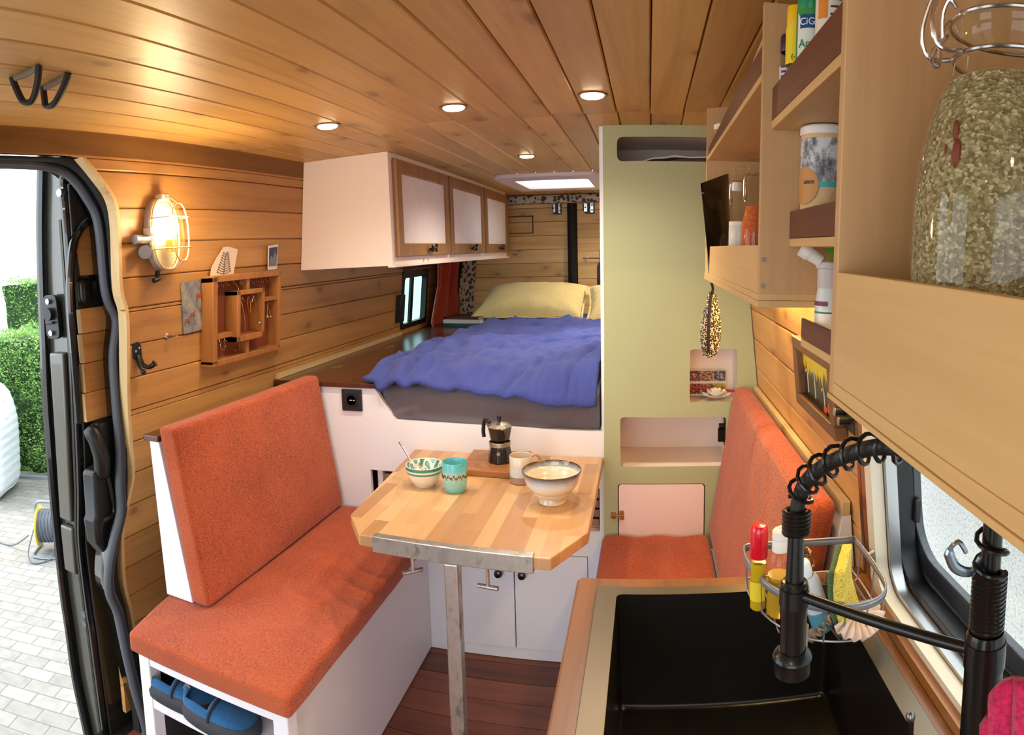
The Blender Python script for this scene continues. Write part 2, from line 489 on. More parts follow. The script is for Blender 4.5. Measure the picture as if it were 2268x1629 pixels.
# side walls: leaning boards
EDGE = [(1.171, 1.788), (1.195, 1.775), (1.259, 1.705), (1.296, 1.655), (1.299, 1.426), (1.323, 1.358), (1.322, 1.072), (1.338, .853), (1.30, .76), (1.282, .682), (1.283, .60), (1.287, .516), (1.305, .44), (1.33, .30), (1.34, -.02)]
def edge_y(z):
    if z >= 1.788: return -1.2
    for (ya, za), (yb, zb) in zip(EDGE, EDGE[1:]):
        if zb <= z <= za: return yb + (ya - yb) * (z - zb) / (za - zb)
    return 1.34
def slab(m, F, s, z0, z1, y0a, y0b, y1, t=.012, hole=None):
    # one board on a leaning wall; s = +1 for the right wall; starts at y0a (bottom), y0b (top)
    segs = [(z0, z1, y0a, y0b, y1, y1)]
    if hole:
        hy0, hy1, hz0, hz1 = hole
        if z0 < hz1 and z1 > hz0:
            segs = []
            if z0 < hz0: segs.append((z0, hz0, y0a, y0b, y1, y1))
            if z1 > hz1: segs.append((hz1, z1, y0a, y0b, y1, y1))
            a, b = max(z0, hz0), min(z1, hz1)
            if y0a < hy0: segs.append((a, b, y0a, y0b, hy0, hy0))
            if y1 > hy1: segs.append((a, b, hy1, hy1, y1, y1))
    for (a, b, p0, p1, q0, q1) in segs:
        c = .0035 if b - a > .02 else .0005
        prof = [(0, a + .0008), (c, a + .0008 + c), (c, b - .0008 - c), (0, b - .0008)]
        def X(d, z): return F(z) - s * d + s * .0
        ring = []
        for (d, z) in ((0, a + .001), (c, a + .001 + c), (c, b - .001 - c), (0, b - .001)):
            ring.append((F(z) + s * (c - d), z))
        out = [(F(b) + s * t, b - .001), (F(a) + s * t, a + .001)]
        poly = ring + out
        def yy(z, u, v): return u + (v - u) * (z - a) / (b - a)
        k = len(poly)
        vs = [(x, yy(z, p0, p1), z) for x, z in poly] + [(x, yy(z, q0, q1), z) for x, z in poly]
        fs = [tuple(range(k)), tuple(range(2 * k - 1, k - 1, -1))] + [(i, (i + 1) % k, (i + 1) % k + k, i + k) for i in range(k)]
        m.add(vs, fs)
m = MB()
HL = (3.475, 3.885, 1.04, 1.365)
for i in range(-1, 18):
    z1 = 1.855 - i * .1; z0 = z1 - .1
    z1 = min(z1, 1.866); z0 = max(z0, .14 if i < 17 else .0)
    if z1 <= z0: continue
    m.cr = rnd.random()
    if z0 >= 1.75:
        slab(m, XL, -1, 1.788, z1, -1.2, -1.2, 4.75) if z1 > 1.8 else None
        slab(m, XL, -1, z0, 1.788, edge_y(z0), 1.171, 4.75)
    else:
        # follow the sawn edge in two steps
        zm = (z0 + z1) / 2
        e0, em, e1 = edge_y(z0), edge_y(zm), edge_y(z1)
        slab(m, XL, -1, z0, z1, e0, e1, 4.75, hole=HL)
wl_ = struct(build('wall_left', m, M_wall, smooth=False))
m = MB()
for (y0, y1, z0, z1) in ((1.36, 3.46, 0, 1.86), (3.9, 4.9, 0, 1.86), (3.46, 3.9, 0, 1.03), (3.46, 3.9, 1.375, 1.86), (-1.2, .0, 0, 1.86), (0, 1.36, 1.81, 1.87)):
    m.hexa([(XL(z0) - .03, y0, z0), (XL(z0) - .0125, y0, z0), (XL(z0) - .0125, y1, z0), (XL(z0) - .03, y1, z0), (XL(z1) - .03, y0, z1), (XL(z1) - .0125, y0, z1), (XL(z1) - .0125, y1, z1), (XL(z1) - .03, y1, z1)])
struct(build('wall_left', m, M_bodyb, smooth=False))
m = MB()
HR = (-.2, .952, .905, 1.30); HR2 = (3.45, 4.0, 1.04, 1.36)
for i in range(-1, 19):
    z1 = 1.87 - i * .1; z0 = max(z1 - .1, 0)
    if z1 <= 0: continue
    z1 = min(z1, 1.866)
    m.cr = rnd.random()
    if z0 >= .9 or True:
        if z1 > .95: slab(m, XR, 1, z0, z1, -1.2, -1.2, 1.008, hole=HR)
        slab(m, XR, 1, z0, z1, 1.011, 1.011, 2.15)
        slab(m, XR, 1, z0, z1, 2.15, 2.15, 4.75, hole=HR2)
struct(build('wall_right', m, M_wall, smooth=False))
m = MB()
for (y0, y1, z0, z1) in ((.985, 3.44, 0, 1.86), (4.01, 4.9, 0, 1.86), (3.44, 4.01, 0, 1.03), (3.44, 4.01, 1.37, 1.86), (-1.2, .95, 0, .87), (-1.2, .95, 1.32, 1.86), (-1.2, -.2, .87, 1.32)):
    m.hexa([(XR(z0) + .0125, y0, z0), (XR(z0) + .05, y0, z0), (XR(z0) + .05, y1, z0), (XR(z0) + .0125, y1, z0), (XR(z1) + .0125, y0, z1), (XR(z1) + .05, y0, z1), (XR(z1) + .05, y1, z1), (XR(z1) + .0125, y1, z1)])
struct(build('wall_right', m, M_bodyb, smooth=False))

# rear doors clad in light boards, with the black post of the gap between them
m = MB()
for i in range(19):
    z1 = 1.87 - i * .1; z0 = z1 - .1
    for (xa, xb) in ((-1.5, -.588), (-.515, .48)):
        m.cr = rnd.random(); c = .003
        if xa > -1 and 1.09 < z1 and z0 < 1.38: xb = -.36
        dz = .02 if xa > -1 else 0
        m.extrude([(xa, 4.765, z0 + .001 - dz), (xa, 4.75 + c, z0 + .001 - dz), (xa, 4.75, z0 + .001 + c - dz), (xa, 4.75, z1 - .001 - c - dz), (xa, 4.75 + c, z1 - .001 - dz), (xa, 4.765, z1 - .001 - dz)], (xb - xa, 0, 0))
struct(build('wall_rear', m, M_rear, smooth=False))
m = MB(); m.box(-1.6, -.35, 4.766, 4.8, 0, 1.9); m.box(-.35, .6, 4.766, 4.8, 0, 1.12); m.box(-.35, .6, 4.766, 4.8, 1.355, 1.9)
struct(build('wall_rear', m, M_bodyb, smooth=False))
# dark strips painted as the edge shade of an inset hatch, left rear door
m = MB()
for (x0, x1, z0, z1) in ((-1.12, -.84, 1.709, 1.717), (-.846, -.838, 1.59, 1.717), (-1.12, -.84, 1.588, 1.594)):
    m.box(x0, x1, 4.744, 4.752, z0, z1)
struct(build('trim_1', m, plain('painted_gap_shade', srgb(110, 66, 30), .7), smooth=False))
# fabric covered beam above the rear doors and fabric covered corner pillar
m = MB(); m.rbox(-1.36, .3, 4.60, 4.745, 1.795, 1.853, .02, 3, .1)
M_flor = floral('grey_leaf_print_fabric', srgb(190, 182, 170), srgb(66, 68, 72), 34, .62)
tag(build('fabric_pelmet', m, M_flor, loc=(-.5, 4.67, 1.795)), 'grey leaf print fabric covering the beam above the rear doors', 'pelmet')
m = MB()
def pil(u, v):
    z = .99 + u * .80; y = 4.585 + .165 * v
    return (XL(z) + .035 + .05 * v * v - .02 * math.sin(u * 6) * (1 - v), y, z)
m.grid(pil, 20, 8)
tag(build('fabric_pillar', m, floral('leaf_print_drape', srgb(176, 170, 160), srgb(60, 60, 64), 30, .62), loc=(-1.36, 4.66, .99), solid=.006), 'grey leaf print fabric strip down the rear corner beside the red curtain', 'fabric')
# pole of the gap
p = thing('door_gap_post', 'tall black foam covered post between the rear doors', 'post', (-.55, 4.73, 1.0))
m = MB(); m.tube([(-.55, 4.735, .95), (-.552, 4.735, 1.4), (-.553, 4.735, 1.845)], .033, 14)
build('post', m, plain('black_foam', srgb(18, 17, 18), .7, bump=.2, bscale=120), p)
for i, (x, w_, lab) in enumerate(((-.662, .07, 'metal hinge plate between overhead cupboard and black rear post'), (-.43, .085, 'metal hinge plate between black rear post and green panel'))):
    t = thing('hinge_plate', lab, 'hinge', (x, 4.745, 1.73), 'hinge plates under the rear pelmet')
    m = MB(); m.extrude([(x + a * w_ / .09, 4.738, z) for a, z in ((-.045, 1.80), (-.045, 1.745), (-.025, 1.72), (.045, 1.72), (.045, 1.80))], (0, .012, 0))
    build('plate', m, M_black, t, bevel=.002)
    m = MB(); m.box(x - .036 * w_ / .09, x - .01, 4.732, 4.737, 1.735, 1.80); m.box(x + .012, x + .036 * w_ / .09, 4.732, 4.737, 1.728, 1.80)
    build('bracket', m, M_chrome, t, bevel=.001)
    for dx, dz in ((-.024, 1.765), (.025, 1.745), (.025, 1.78)):
        m = MB(); m.ell((x + dx, 4.731, dz), .006, .003, .006, 8, 6); build('bolt', m, M_black, t)
t = thing('rear_window', 'black framed rear door window partly hidden by green panel', 'window', (-.3, 4.74, 1.2))
m = MB()
o_ = rrect(-.372, .36, 1.08, 1.385, .05); i_ = rrect(-.325, .31, 1.13, 1.34, .04)
m.extrude([(x, 4.742, z) for x, z in o_], (0, .02, 0), [[(x, 4.742, z) for x, z in i_]])
build('frame', m, M_black, t, bevel=.003)
m = MB(); m.extrude([(x, 4.752, z) for x, z in i_], (0, .003, 0)); build('pane', m, pane_glass('clear_rear_pane', (.8, .9, .84, 1)), t)
tw = thing('curtain_wire', 'thin brass curtain rod above the rear window', 'curtain rod', (-.4, 4.7, 1.4))
m = MB(); m.tube([(-.475, 4.71, 1.40), (.05, 4.71, 1.40)], .006, 8); build('rod', m, M_chrome, tw)
m = MB(); m.tube([(-.44, 4.75, 1.40), (-.44, 4.71, 1.40)], .008, 8); build('bracket', m, M_chrome, tw)

# skylight
t = thing('roof_hatch', 'white framed roof hatch over the bed', 'skylight', (-.52, 3.72, 1.85))
m = MB()
o_ = rrect(-.80, -.24, 3.32, 4.13, .06); i_ = rrect(-.72, -.32, 3.50, 4.0, .03)
m.extrude([(x, y, 1.835) for x, y in o_], (0, 0, .02), [[(x, y, 1.835) for x, y in i_]])
build('frame', m, plain('off_white_plastic', srgb(222, 206, 200), .45), t, bevel=.006)
m = MB()
for (x0, x1, y0, y1) in ((-.725, -.72, 3.5, 4.0), (-.32, -.315, 3.5, 4.0), (-.72, -.32, 3.495, 3.5), (-.72, -.32, 4.0, 4.005)): m.box(x0, x1, y0, y1, 1.855, 1.96)
build('shaft', m, M_white, t)
m = MB(); m.box(-.74, -.30, 3.48, 4.02, 1.955, 1.962)
build('dome', m, pane_glass('clear_hatch_dome', (.95, .98, 1, 1)), t)
m = MB(); m.box(-.72, -.32, 3.73, 3.745, 1.87, 1.885); build('blind_bar', m, M_white, t, bevel=.002)

# recessed spotlights
M_led = plain('warm_lit_lens', (1, .9, .75, 1), .4, emit=(1, .78, .5, 1), estr=22)
M_ring = plain('spotlight_ring', srgb(120, 96, 72), .35, .5)
SP = [(-.906, 1.746, 'round ceiling spotlight above the bench by the doorway'), (-.517, 1.737, 'round ceiling spotlight above the middle of the table'), (-.142, 1.709, 'round ceiling spotlight just in front of the green cupboard'), (-.501, 2.718, 'round ceiling spotlight just before the roof hatch'), (-.9, -.35, 'added unseen ceiling spotlight behind the viewer beside the doorway'), (-.2, -.35, 'added unseen ceiling spotlight behind the viewer beside the shelves'), (.02, 3.1, 'added unseen ceiling spotlight behind the green cupboard'), (.02, 4.2, 'added unseen ceiling spotlight over the pillow behind the green cupboard')]  # last four are added fill lamps out of view, brightening the van
proto = None
for (x, y, lab) in SP:
    if proto is None:
        proto = thing('ceiling_spotlight', lab, 'ceiling light', (x, y, 1.855), 'round spotlights in the pine ceiling')
        m = MB(); m.lathe([(.029, -.001), (.031, -.003), (.038, -.003), (.041, .001)], (x, y, 1.855), 32); build('ring', m, M_ring, proto)
        m = MB(); m.lathe([(.0285, 0), (.0285, -.005), (.024, -.0075), (.0, -.009)], (x, y, 1.855), 32); build('lens', m, M_led, proto)
    else: copy_thing(proto, (x, y, 1.855), lab)
    l = bpy.data.lights.new('spotlight_glow', 'SPOT'); l.energy = 11 if y < 2.5 else (20 if y < 3 else 26); l.color = (1, .90, .76); l.spot_size = R(150); l.spot_blend = .9; l.shadow_soft_size = .03
    lo = bpy.data.objects.new('spotlight_glow', l); COL.objects.link(lo); lo.location = (x, y, 1.838)

# two black webbing loops screwed to the ceiling
def loop(a, b, bot, lab):
    a, b = Vector(a), Vector(b); c = (a + b) / 2
    t = thing('ceiling_loop', lab, 'strap', c, 'black loops hanging from the ceiling')
    m = MB(); pts = [a, a.lerp(b, .5) + Vector((0, 0, -.003)), b]
    m.tube(pts, .004, 8, flat=1.6); build('mounting_bar', m, plain('grey_bar', srgb(120, 106, 88), .5), t)
    m = MB(); lo_ = Vector(bot)
    m.tube(smooth_path([a + Vector((0, 0, .002)), a.lerp(lo_, .45) + (a - b) * .10, lo_ + (a - b) * .18 + Vector((0, 0, .003)), lo_ + (b - a) * .14, b.lerp(lo_, .5) + (b - a) * .14, b + Vector((0, 0, .002))], 6), .0058, 8, flat=1.3)
    build('loop', m, plain('black_webbing', srgb(34, 28, 24), .6), t)
loop((-1.012, .735, 1.851), (-.940, .744, 1.851), (-.978, .742, 1.800), 'rounder of two black loops on the pine ceiling, nearer the viewer')
loop((-1.040, .829, 1.851), (-.954, .824, 1.851), (-1.022, .829, 1.812), 'flatter of two black loops on the pine ceiling, farther away')

# ================================================================ sliding door opening
def lerp(a, b, t): return a + (b - a) * t
SEAL = [(0, .967, 1.80), (0, 1.13, 1.797)]
def pxs(pts, X):  # door seal line measured along the body side, (y, z)
    return [(X, y, z) for y, z in pts]
SEALYZ = [(-.1, 1.795), (.60, 1.795), (.98, 1.793), (1.14, 1.788), (1.215, 1.765), (1.275, 1.70), (1.31, 1.62), (1.312, 1.42), (1.345, 1.33), (1.348, 1.22), (1.342, 1.08), (1.340, .94), (1.325, .83), (1.318, .745), (1.268, .665), (1.24, .595), (1.232, .52), (1.238, .44), (1.256, .30), (1.278, .165), (1.305, .04), (1.31, -.05)]
XS = -1.445
d1 = thing('door_1', 'dark metal frame of the open side doorway with black felt lining', 'door frame', (XS, 1.3, 0)); d1['kind'] = 'structure'; del d1['category']; 
SEALYZ = [(y - (.030 if .72 < z < 1.3 else .02 if .44 < z <= .72 else 0), z) for y, z in SEALYZ]
WEDGE = [(-.1, 1.788), (.6, 1.788), (1.10, 1.788), (1.171, 1.788), (1.225, 1.74), (1.28, 1.68), (1.297, 1.60), (1.300, 1.43), (1.323, 1.35), (1.323, 1.22), (1.322, 1.07), (1.33, .94), (1.336, .85), (1.315, .78), (1.287, .69), (1.284, .60), (1.29, .50), (1.315, .40), (1.335, .28), (1.36, .165), (1.38, .04), (1.40, -.05)]
def strip(A, B, n=1, m=None):
    m = m or MB(); k = len(A); vs = list(A) + list(B)
    m.add(vs, [(i, i + 1, i + 1 + k, i + k) for i in range(k - 1)]); return m
A = smooth_path([(XL(z) - .030, y, z) for y, z in WEDGE], 4)
B = smooth_path([(XS + .012, y + .012, z + .004) for y, z in SEALYZ], 4)
m = strip(A, B)
build('felt_lining', m, M_carpet, d1, solid=.006)
m = strip(smooth_path([(XS + .01, y, z) for y, z in SEALYZ], 4), smooth_path([(XS - .075, y + .012, z + .01) for y, z in SEALYZ], 4))
build('jamb', m, M_bodyb, d1, solid=.004)
m = MB(); m.tube(smooth_path([(XS, y, z) for y, z in SEALYZ], 5), .0165, 12)
build('rubber_seal', m, M_rubber, d1, smooth=True)
m = MB(); m.tube(smooth_path([(XS + .014, y - .004, z) for y, z in SEALYZ], 5), .006, 8)
build('seal_lip', m, plain('dark_seal_lip', srgb(46, 50, 56), .6), d1)
# felt covered lower body behind the bench end and by the step
m = MB(); m.hexa([(-1.50, 1.30, 0), (-1.47, 1.30, 0), (-1.47, 2.1, 0), (-1.50, 2.1, 0), (-1.50, 1.30, .26), (-1.47, 1.30, .26), (-1.47, 2.1, .26), (-1.50, 2.1, .26)])
struct(build('wall_left', m, M_carpet))
m = MB()
m.add([(XS - .01, 1.30, 0), (-1.26, 1.40, 0), (-1.40, 1.40, .255), (XS - .01, 1.33, .255)], [(0, 1, 2, 3)])
struct(build('wall_left', m, M_carpet, solid=.008))
# raw sawn edge of the wall boards
m = MB(); P_ = smooth_path([(0, y, z) for y, z in WEDGE[3:19]], 4)
for a, b in zip(P_, P_[1:]):
    q = []
    for p in (b, a):
        q += [(XL(p.z) - .032, p.y - .007, p.z), (XL(p.z) + .002, p.y - .007, p.z), (XL(p.z) + .002, p.y + .006, p.z), (XL(p.z) - .032, p.y + .006, p.z)]
    m.hexa(q)
struct(build('trim_2', m, M_raw))

# ---- the sliding door, slid open outside, its leading edge toward us
sd = thing('sliding_door', 'open dark sliding side door with pine boards on its inside', 'door', (-1.6, 1.25, 0))
OUT = [(-1.60, 1.93), (-1.63, 1.80), (-1.66, 1.65), (-1.682, 1.50), (-1.71, 1.25), (-1.729, 1.06), (-1.742, .80), (-1.746, .59), (-1.744, .4), (-1.735, .27), (-1.725, .1), (-1.69, -.085), (-1.66, -.25)]
INN = [(-1.47, 1.93), (-1.497, 1.76), (-1.50, 1.65), (-1.507, 1.49), (-1.52, 1.25), (-1.535, 1.06), (-1.56, .80), (-1.585, .62), (-1.58, .4), (-1.574, .33), (-1.565, .1), (-1.555, -.085), (-1.54, -.25)]
def ysh(z): return 1.25 + .0 * z
m = MB()
k = len(OUT)
vs = []
for dy in (0, .9):
    for (x, z) in OUT: vs.append((x, 1.25 + dy + (.02 if dy == 0 else 0), z))
    for (x, z) in INN: vs.append((x, 1.25 + dy, z))
fs = []
for i in range(k - 1):
    fs.append((i, i + 1, k + i + 1, k + i)); fs.append((2 * k + i, 2 * k + i + 1, 3 * k + i + 1, 3 * k + i))
    fs.append((i, i + 1, 2 * k + i + 1, 2 * k + i)); fs.append((k + i, k + i + 1, 3 * k + i + 1, 3 * k + i))
m.add(vs, fs); build('door_body', m, M_bodyp, sd, ang=50, bevel=.004)
# raised pressed flange along the outer edge and the inner rim
m = MB(); m.tube(smooth_path([(x - .002, 1.262, z) for x, z in OUT], 4), .019, 10); build('outer_flange', m, M_bodyb, sd)
m = MB(); m.tube(smooth_path([(x - .018, 1.245, z) for x, z in INN], 4), .013, 10); build('inner_rim', m, M_bodyb, sd)
m = MB(); m.tube(smooth_path([(x - .05, 1.252, z) for x, z in INN[2:]], 4), .007, 8); build('pressed_ridge', m, M_bodyp, sd)
m = MB()
def mid(z, t):
    for (xo, zo), (xo2, zo2), (xi, zi), (xi2, zi2) in zip(OUT, OUT[1:], INN, INN[1:]):
        if zo2 <= z <= zo:
            u = (z - zo2) / (zo - zo2); return lerp(lerp(xo2, xo, u), lerp(xi2, xi, u), t)
    return -1.6
for (z0, z1) in ((.50, .66), (.68, 1.24)):
    pts = [(mid(z0, .22), 1.243, z0), (mid(z0, .62), 1.240, z0), (mid(z1, .62), 1.240, z1), (mid(z1, .22), 1.243, z1)]
    m.extrude(pts, (0, .02, 0))
build('recess_panel', m, plain('satin_grey_brown_paint', srgb(84, 80, 72), .28, .2, coat=.5), sd, bevel=.008, seg=3)
m = MB(); m.extrude([(x, 1.238, z) for x, z in rrect(-1.665, -1.597, 1.285, 1.425, .02)], (0, .012, 0)); lk = build('lock_plate', m, M_black, sd, bevel=.002)
for z in (1.405, 1.305):
    m = MB(); m.tube([(-1.632, 1.24, z), (-1.632, 1.229, z)], .009, 12); build('bolt', m, M_chrome, lk)
m = MB(); m.tube([(-1.63, 1.24, 1.365), (-1.63, 1.222, 1.365)], .02, 12); m.tube([(-1.65, 1.232, 1.335), (-1.615, 1.232, 1.338)], .004, 8); build('latch', m, plain('dark_latch', srgb(52, 52, 54), .4, .6), lk)
m = MB(); m.tube([(-1.515, 1.24, 1.725), (-1.515, 1.226, 1.725)], .012, 16); build('bolt', m, M_chrome, sd)
for z in (.375, .345):
    m = MB(); m.tube([(-1.62, 1.25, z), (-1.62, 1.236, z)], .010, 16); build('rubber_plug', m, plain('grey_plug', srgb(92, 96, 100), .5), sd)
# arched glossy frame round the door's inner panel
m = MB(); m.tube(smooth_path([(-1.492, 1.355, 1.66), (-1.494, 1.31, 1.64), (-1.497, 1.255, 1.585), (-1.502, 1.232, 1.50), (-1.508, 1.222, 1.40), (-1.515, 1.222, 1.2), (-1.525, 1.225, 1.03)], 6), .013, 10)
build('arched_rim', m, M_bodyb, sd)
# pine boards on the door's inside
m = MB()
zs = [1.03, 1.12, 1.21, 1.30, 1.376]
for z0, z1 in zip(zs, zs[1:]):
    m.cr = rnd.random(); y0 = 1.255 - (1.376 - z0) * .06
    m.hexa([(-1.516, y0, z0 + .001), (-1.500, y0, z0 + .001), (-1.500, 1.9, z0 + .001), (-1.516, 1.9, z0 + .001), (-1.516, y0 + .005, z1 - .001), (-1.500, y0 + .005, z1 - .001), (-1.500, 1.9, z1 - .001), (-1.516, 1.9, z1 - .001)])
m.cr = .3; m.extrude([(-1.516, y, z) for y, z in ((1.27, 1.475), (1.262, 1.55), (1.275, 1.585), (1.30, 1.62), (1.34, 1.64), (1.6, 1.64), (1.6, 1.475))], (.016, 0, 0))
for z0, z1 in ((.05, .14), (.14, .23), (.23, .32), (.32, .40), (.62, .72), (.72, .82), (.82, .92), (.92, 1.02)):
    m.cr = rnd.random(); m.box(-1.535, -1.519, 1.292 if z0 < .5 else 1.315, 1.9, z0 + .001, z1 - .001)
build('inner_boards', m, M_wall, sd, bevel=.001)
m = MB()
for z0, z1 in zip(zs, zs[1:]):
    y0 = 1.255 - (1.376 - z0) * .06; m.box(-1.516, -1.498, y0 - .003, y0 + .002, z0 + .002, z1 - .002)
build('raw_board_end', m, M_raw, sd)
m = MB(); m.rbox(-1.53, -1.49, 1.255, 1.42, 1.385, 1.468, .018, 4, .03); build('finger_pull', m, M_blackm, sd)
m = MB(); m.tube(smooth_path([(-1.50, 1.238, 1.01), (-1.478, 1.242, .985), (-1.468, 1.25, .93), (-1.475, 1.255, .88), (-1.485, 1.26, .865)], 5), [.02, .022, .024] + [.026] * 14 + [.025, .023, .02, .014], 12)
m.rbox(-1.52, -1.47, 1.25, 1.34, .86, 1.03, .02, 3, .05); build('door_handle', m, M_black, sd)
m = MB(); m.extrude([(-1.535, y, z) for y, z in ((1.22, .88), (1.30, .90), (1.36, .82), (1.40, .70), (1.33, .615), (1.25, .60), (1.21, .66), (1.205, .73), (1.215, .745))], (.06, 0, 0)); build('handle_pocket', m, M_black, sd, bevel=.012, seg=3)
m = MB(); m.tube(smooth_path([(-1.472, 1.27, .86), (-1.47, 1.28, .80), (-1.47, 1.283, .745), (-1.474, 1.262, .728), (-1.478, 1.235, .72), (-1.48, 1.228, .68), (-1.484, 1.248, .615)], 5), .008, 8); build('pocket_rim', m, M_blackm, sd)

# ================================================================ things on the left wall
def onL(y, z, off=0.0): return Vector((XL(z) + off, y, z))
# bulkhead lamp
lc = onL(1.452, 1.575, 0)
lamp = thing('bulkhead_lamp', 'lit oval bulkhead wall lamp with wire cage and clear glass', 'wall lamp', lc)
def oval(t, a, b): # stadium
    a = a * .88
    return (a * math.copysign(abs(math.cos(t)) ** .8, math.cos(t)), b * math.copysign(abs(math.sin(t)) ** .85, math.sin(t)))
def oring(a, b, x, n=32): return [lc + Vector((x, oval(2 * PI * i / n, a, b)[0], oval(2 * PI * i / n, a, b)[1])) for i in range(n)]
m = MB(); m.extrude(oring(.070, .108, .004), (.030, 0, 0)); build('base', m, plain('cast_grey_metal', srgb(190, 186, 178), .4, .7), lamp, bevel=.006)
m = MB()
rings = [(.058, .096, .034), (.058, .096, .048), (.054, .091, .068), (.044, .078, .082), (.027, .054, .091), (.006, .02, .094)]
L_ = [oring(a, b, x) for a, b, x in rings]; n = 32
vs = [p for r_ in L_ for p in r_]; fs = [(i * n + j, i * n + (j + 1) % n, (i + 1) * n + (j + 1) % n, (i + 1) * n + j) for i in range(len(L_) - 1) for j in range(n)] + [tuple(range((len(L_) - 1) * n, len(L_) * n))]
m.add(vs, fs); build('glass_dome', m, pane_glass('lamp_glass', (1, .96, .86, 1)), lamp, solid=.0015)
m = MB(); m.ell(lc + Vector((.052, -.004, .028)), .022, .03, .045, 16, 12)
build('bulb', m, plain('glowing_bulb', (1, .9, .7, 1), .3, emit=(1, .80, .48, 1), estr=55), lamp)
m = MB(); m.tube([lc + Vector((.06, -.004, -.02)), lc + Vector((.06, -.004, -.055))], .017, 14); build('lamp_holder', m, plain('brass_holder', srgb(200, 160, 80), .35, .8), lamp)
m = MB()
M_wire = plain('pale_metal_wire', srgb(226, 210, 170), .3, .8)
m.tube(oring(.066, .104, .040), .0028, 8, closed=True)
m.tube([p for p in oring(.040, .084, .098)], .0022, 8, closed=True)
for z in (.045, -.045):
    m.tube(smooth_path([lc + Vector((.040, -.067, z)), lc + Vector((.07, -.062, z)), lc + Vector((.096, -.042, z)), lc + Vector((.100, 0, z)), lc + Vector((.096, .042, z)), lc + Vector((.07, .062, z)), lc + Vector((.040, .067, z))], 4), .0022, 8)
for s in (-1, 1): m.tube(smooth_path([lc + Vector((.04, 0, s * .106)), lc + Vector((.07, 0, s * .102)), lc + Vector((.098, 0, s * .084))], 4), .0022, 8)
build('wire_cage', m, M_wire, lamp)
m = MB(); m.box(lc.x + .02, lc.x + .052, lc.y - .016, lc.y + .016, lc.z + .098, lc.z + .118); build('cage_clip', m, plain('pinkish_steel_clip', srgb(206, 184, 172), .4, .5), lamp, bevel=.003)
m = MB(); m.box(lc.x + .02, lc.x + .05, lc.y - .078, lc.y - .054, lc.z - .002, lc.z + .02); build('cage_hinge', m, plain('pinkish_steel_hinge', srgb(206, 184, 172), .4, .5), lamp, bevel=.003)
m = MB(); m.tube([lc + Vector((.02, -.06, -.012)), lc + Vector((.02, -.115, -.012))], .014, 16); m.tube([lc + Vector((.015, -.075, -.05)), lc + Vector((.035, -.09, -.05))], .02, 16); build('cable_gland', m, plain('grey_cast_gland', srgb(158, 158, 162), .4, .6), lamp)
m = MB(); m.tube([lc + Vector((.01, -.02, -.11)), lc + Vector((.02, -.03, -.132)), lc + Vector((.02, -.05, -.135))], .008, 10); build('lower_gland', m, M_black, lamp)
l = bpy.data.lights.new('bulkhead_glow', 'POINT'); l.energy = 2.4; l.color = (1, .78, .50); l.shadow_soft_size = .03
lo = bpy.data.objects.new('bulkhead_glow', l); COL.objects.link(lo); lo.location = lc + Vector((.125, 0, .02))

# shallow wooden jewellery rack
JY0, JY1, JZ0, JZ1 = 1.665, 2.085, 1.140, 1.432
jr = thing('jewellery_rack', 'square honey wood jewellery rack with a small inner frame', 'rack', onL(1.87, 1.14))
D = .052
def bar(m, y0, y1, z0, z1, x0=.0, x1=D):
    m.hexa([(XL(z0) + x0, y0, z0), (XL(z0) + x1, y0, z0), (XL(z0) + x1, y1, z0), (XL(z0) + x0, y1, z0), (XL(z1) + x0, y0, z1), (XL(z1) + x1, y0, z1), (XL(z1) + x1, y1, z1), (XL(z1) + x0, y1, z1)])
m = MB()
bar(m, JY0, JY0 + .026, JZ0, JZ1); bar(m, JY1 - .018, JY1, JZ0, JZ1); bar(m, JY0, JY1, JZ1 - .018, JZ1 + .004); bar(m, JY0, JY1, JZ0 - .008, JZ0 + .012)
build('outer_frame', m, M_rack, jr, bevel=.002)
m = MB(); bar(m, JY0 + .02, JY1 - .015, JZ0, JZ1, .001, .008); build('backing', m, plain('red_brown_backing', srgb(122, 60, 28), .7), jr)
m = MB()
iy0, iy1, iz0, iz1 = 1.785, 1.955, 1.200, 1.378
bar(m, iy0, iy0 + .02, iz0, iz1, .008, .064); bar(m, iy1 - .016, iy1, iz0, iz1, .008, .064); bar(m, iy0, iy1, iz1 - .016, iz1, .008, .064); bar(m, iy0, iy1, iz0, iz0 + .02, .008, .064)
build('inner_frame', m, M_rack, jr, bevel=.0015)
for q in ((1.868, 1.885, iz1, JZ1 - .01), (1.868, 1.885, JZ0, iz0), (iy1, JY1 - .01, 1.325, 1.341), (JY0 + .02, iy0, 1.222, 1.24)):
    m = MB(); bar(m, *q, .008, .045); build('divider', m, M_rack, jr, bevel=.0015)
for (y, z) in [(1.70, 1.412), (1.73, 1.412), (1.76, 1.412), (1.80, 1.412), (1.84, 1.412), (1.91, 1.41), (1.94, 1.41), (1.97, 1.41), (2.0, 1.41), (2.03, 1.41), (1.72, 1.222), (1.75, 1.222), (1.99, 1.325), (2.02, 1.325)]:
    hk = MB(); c = onL(y, z, .035); hk.tube([c, c + Vector((.002, 0, -.012)), c + Vector((.008, 0, -.014)), c + Vector((.01, 0, -.008))], .0012, 6)
    build('hook', hk, M_chrome, jr)
def drop(pts, lab, mat=M_chrome, r_=.0012, bead=None, name='earring'):
    o = pts[0]; m = MB(); m.tube(pts, r_, 6)
    if bead: m.ell(bead, .006, .006, .006, 10, 8)
    tag(build(name, m, mat, loc=o), lab, 'earring', 'earrings hung on the wooden rack')
c = onL(1.835, 1.352, .048)
drop([c, c + Vector((0, -.008, -.012)), c + Vector((0, .004, -.06)), c + Vector((0, .006, -.112))], 'long silver drop earring with a plain bar end in the inner frame')
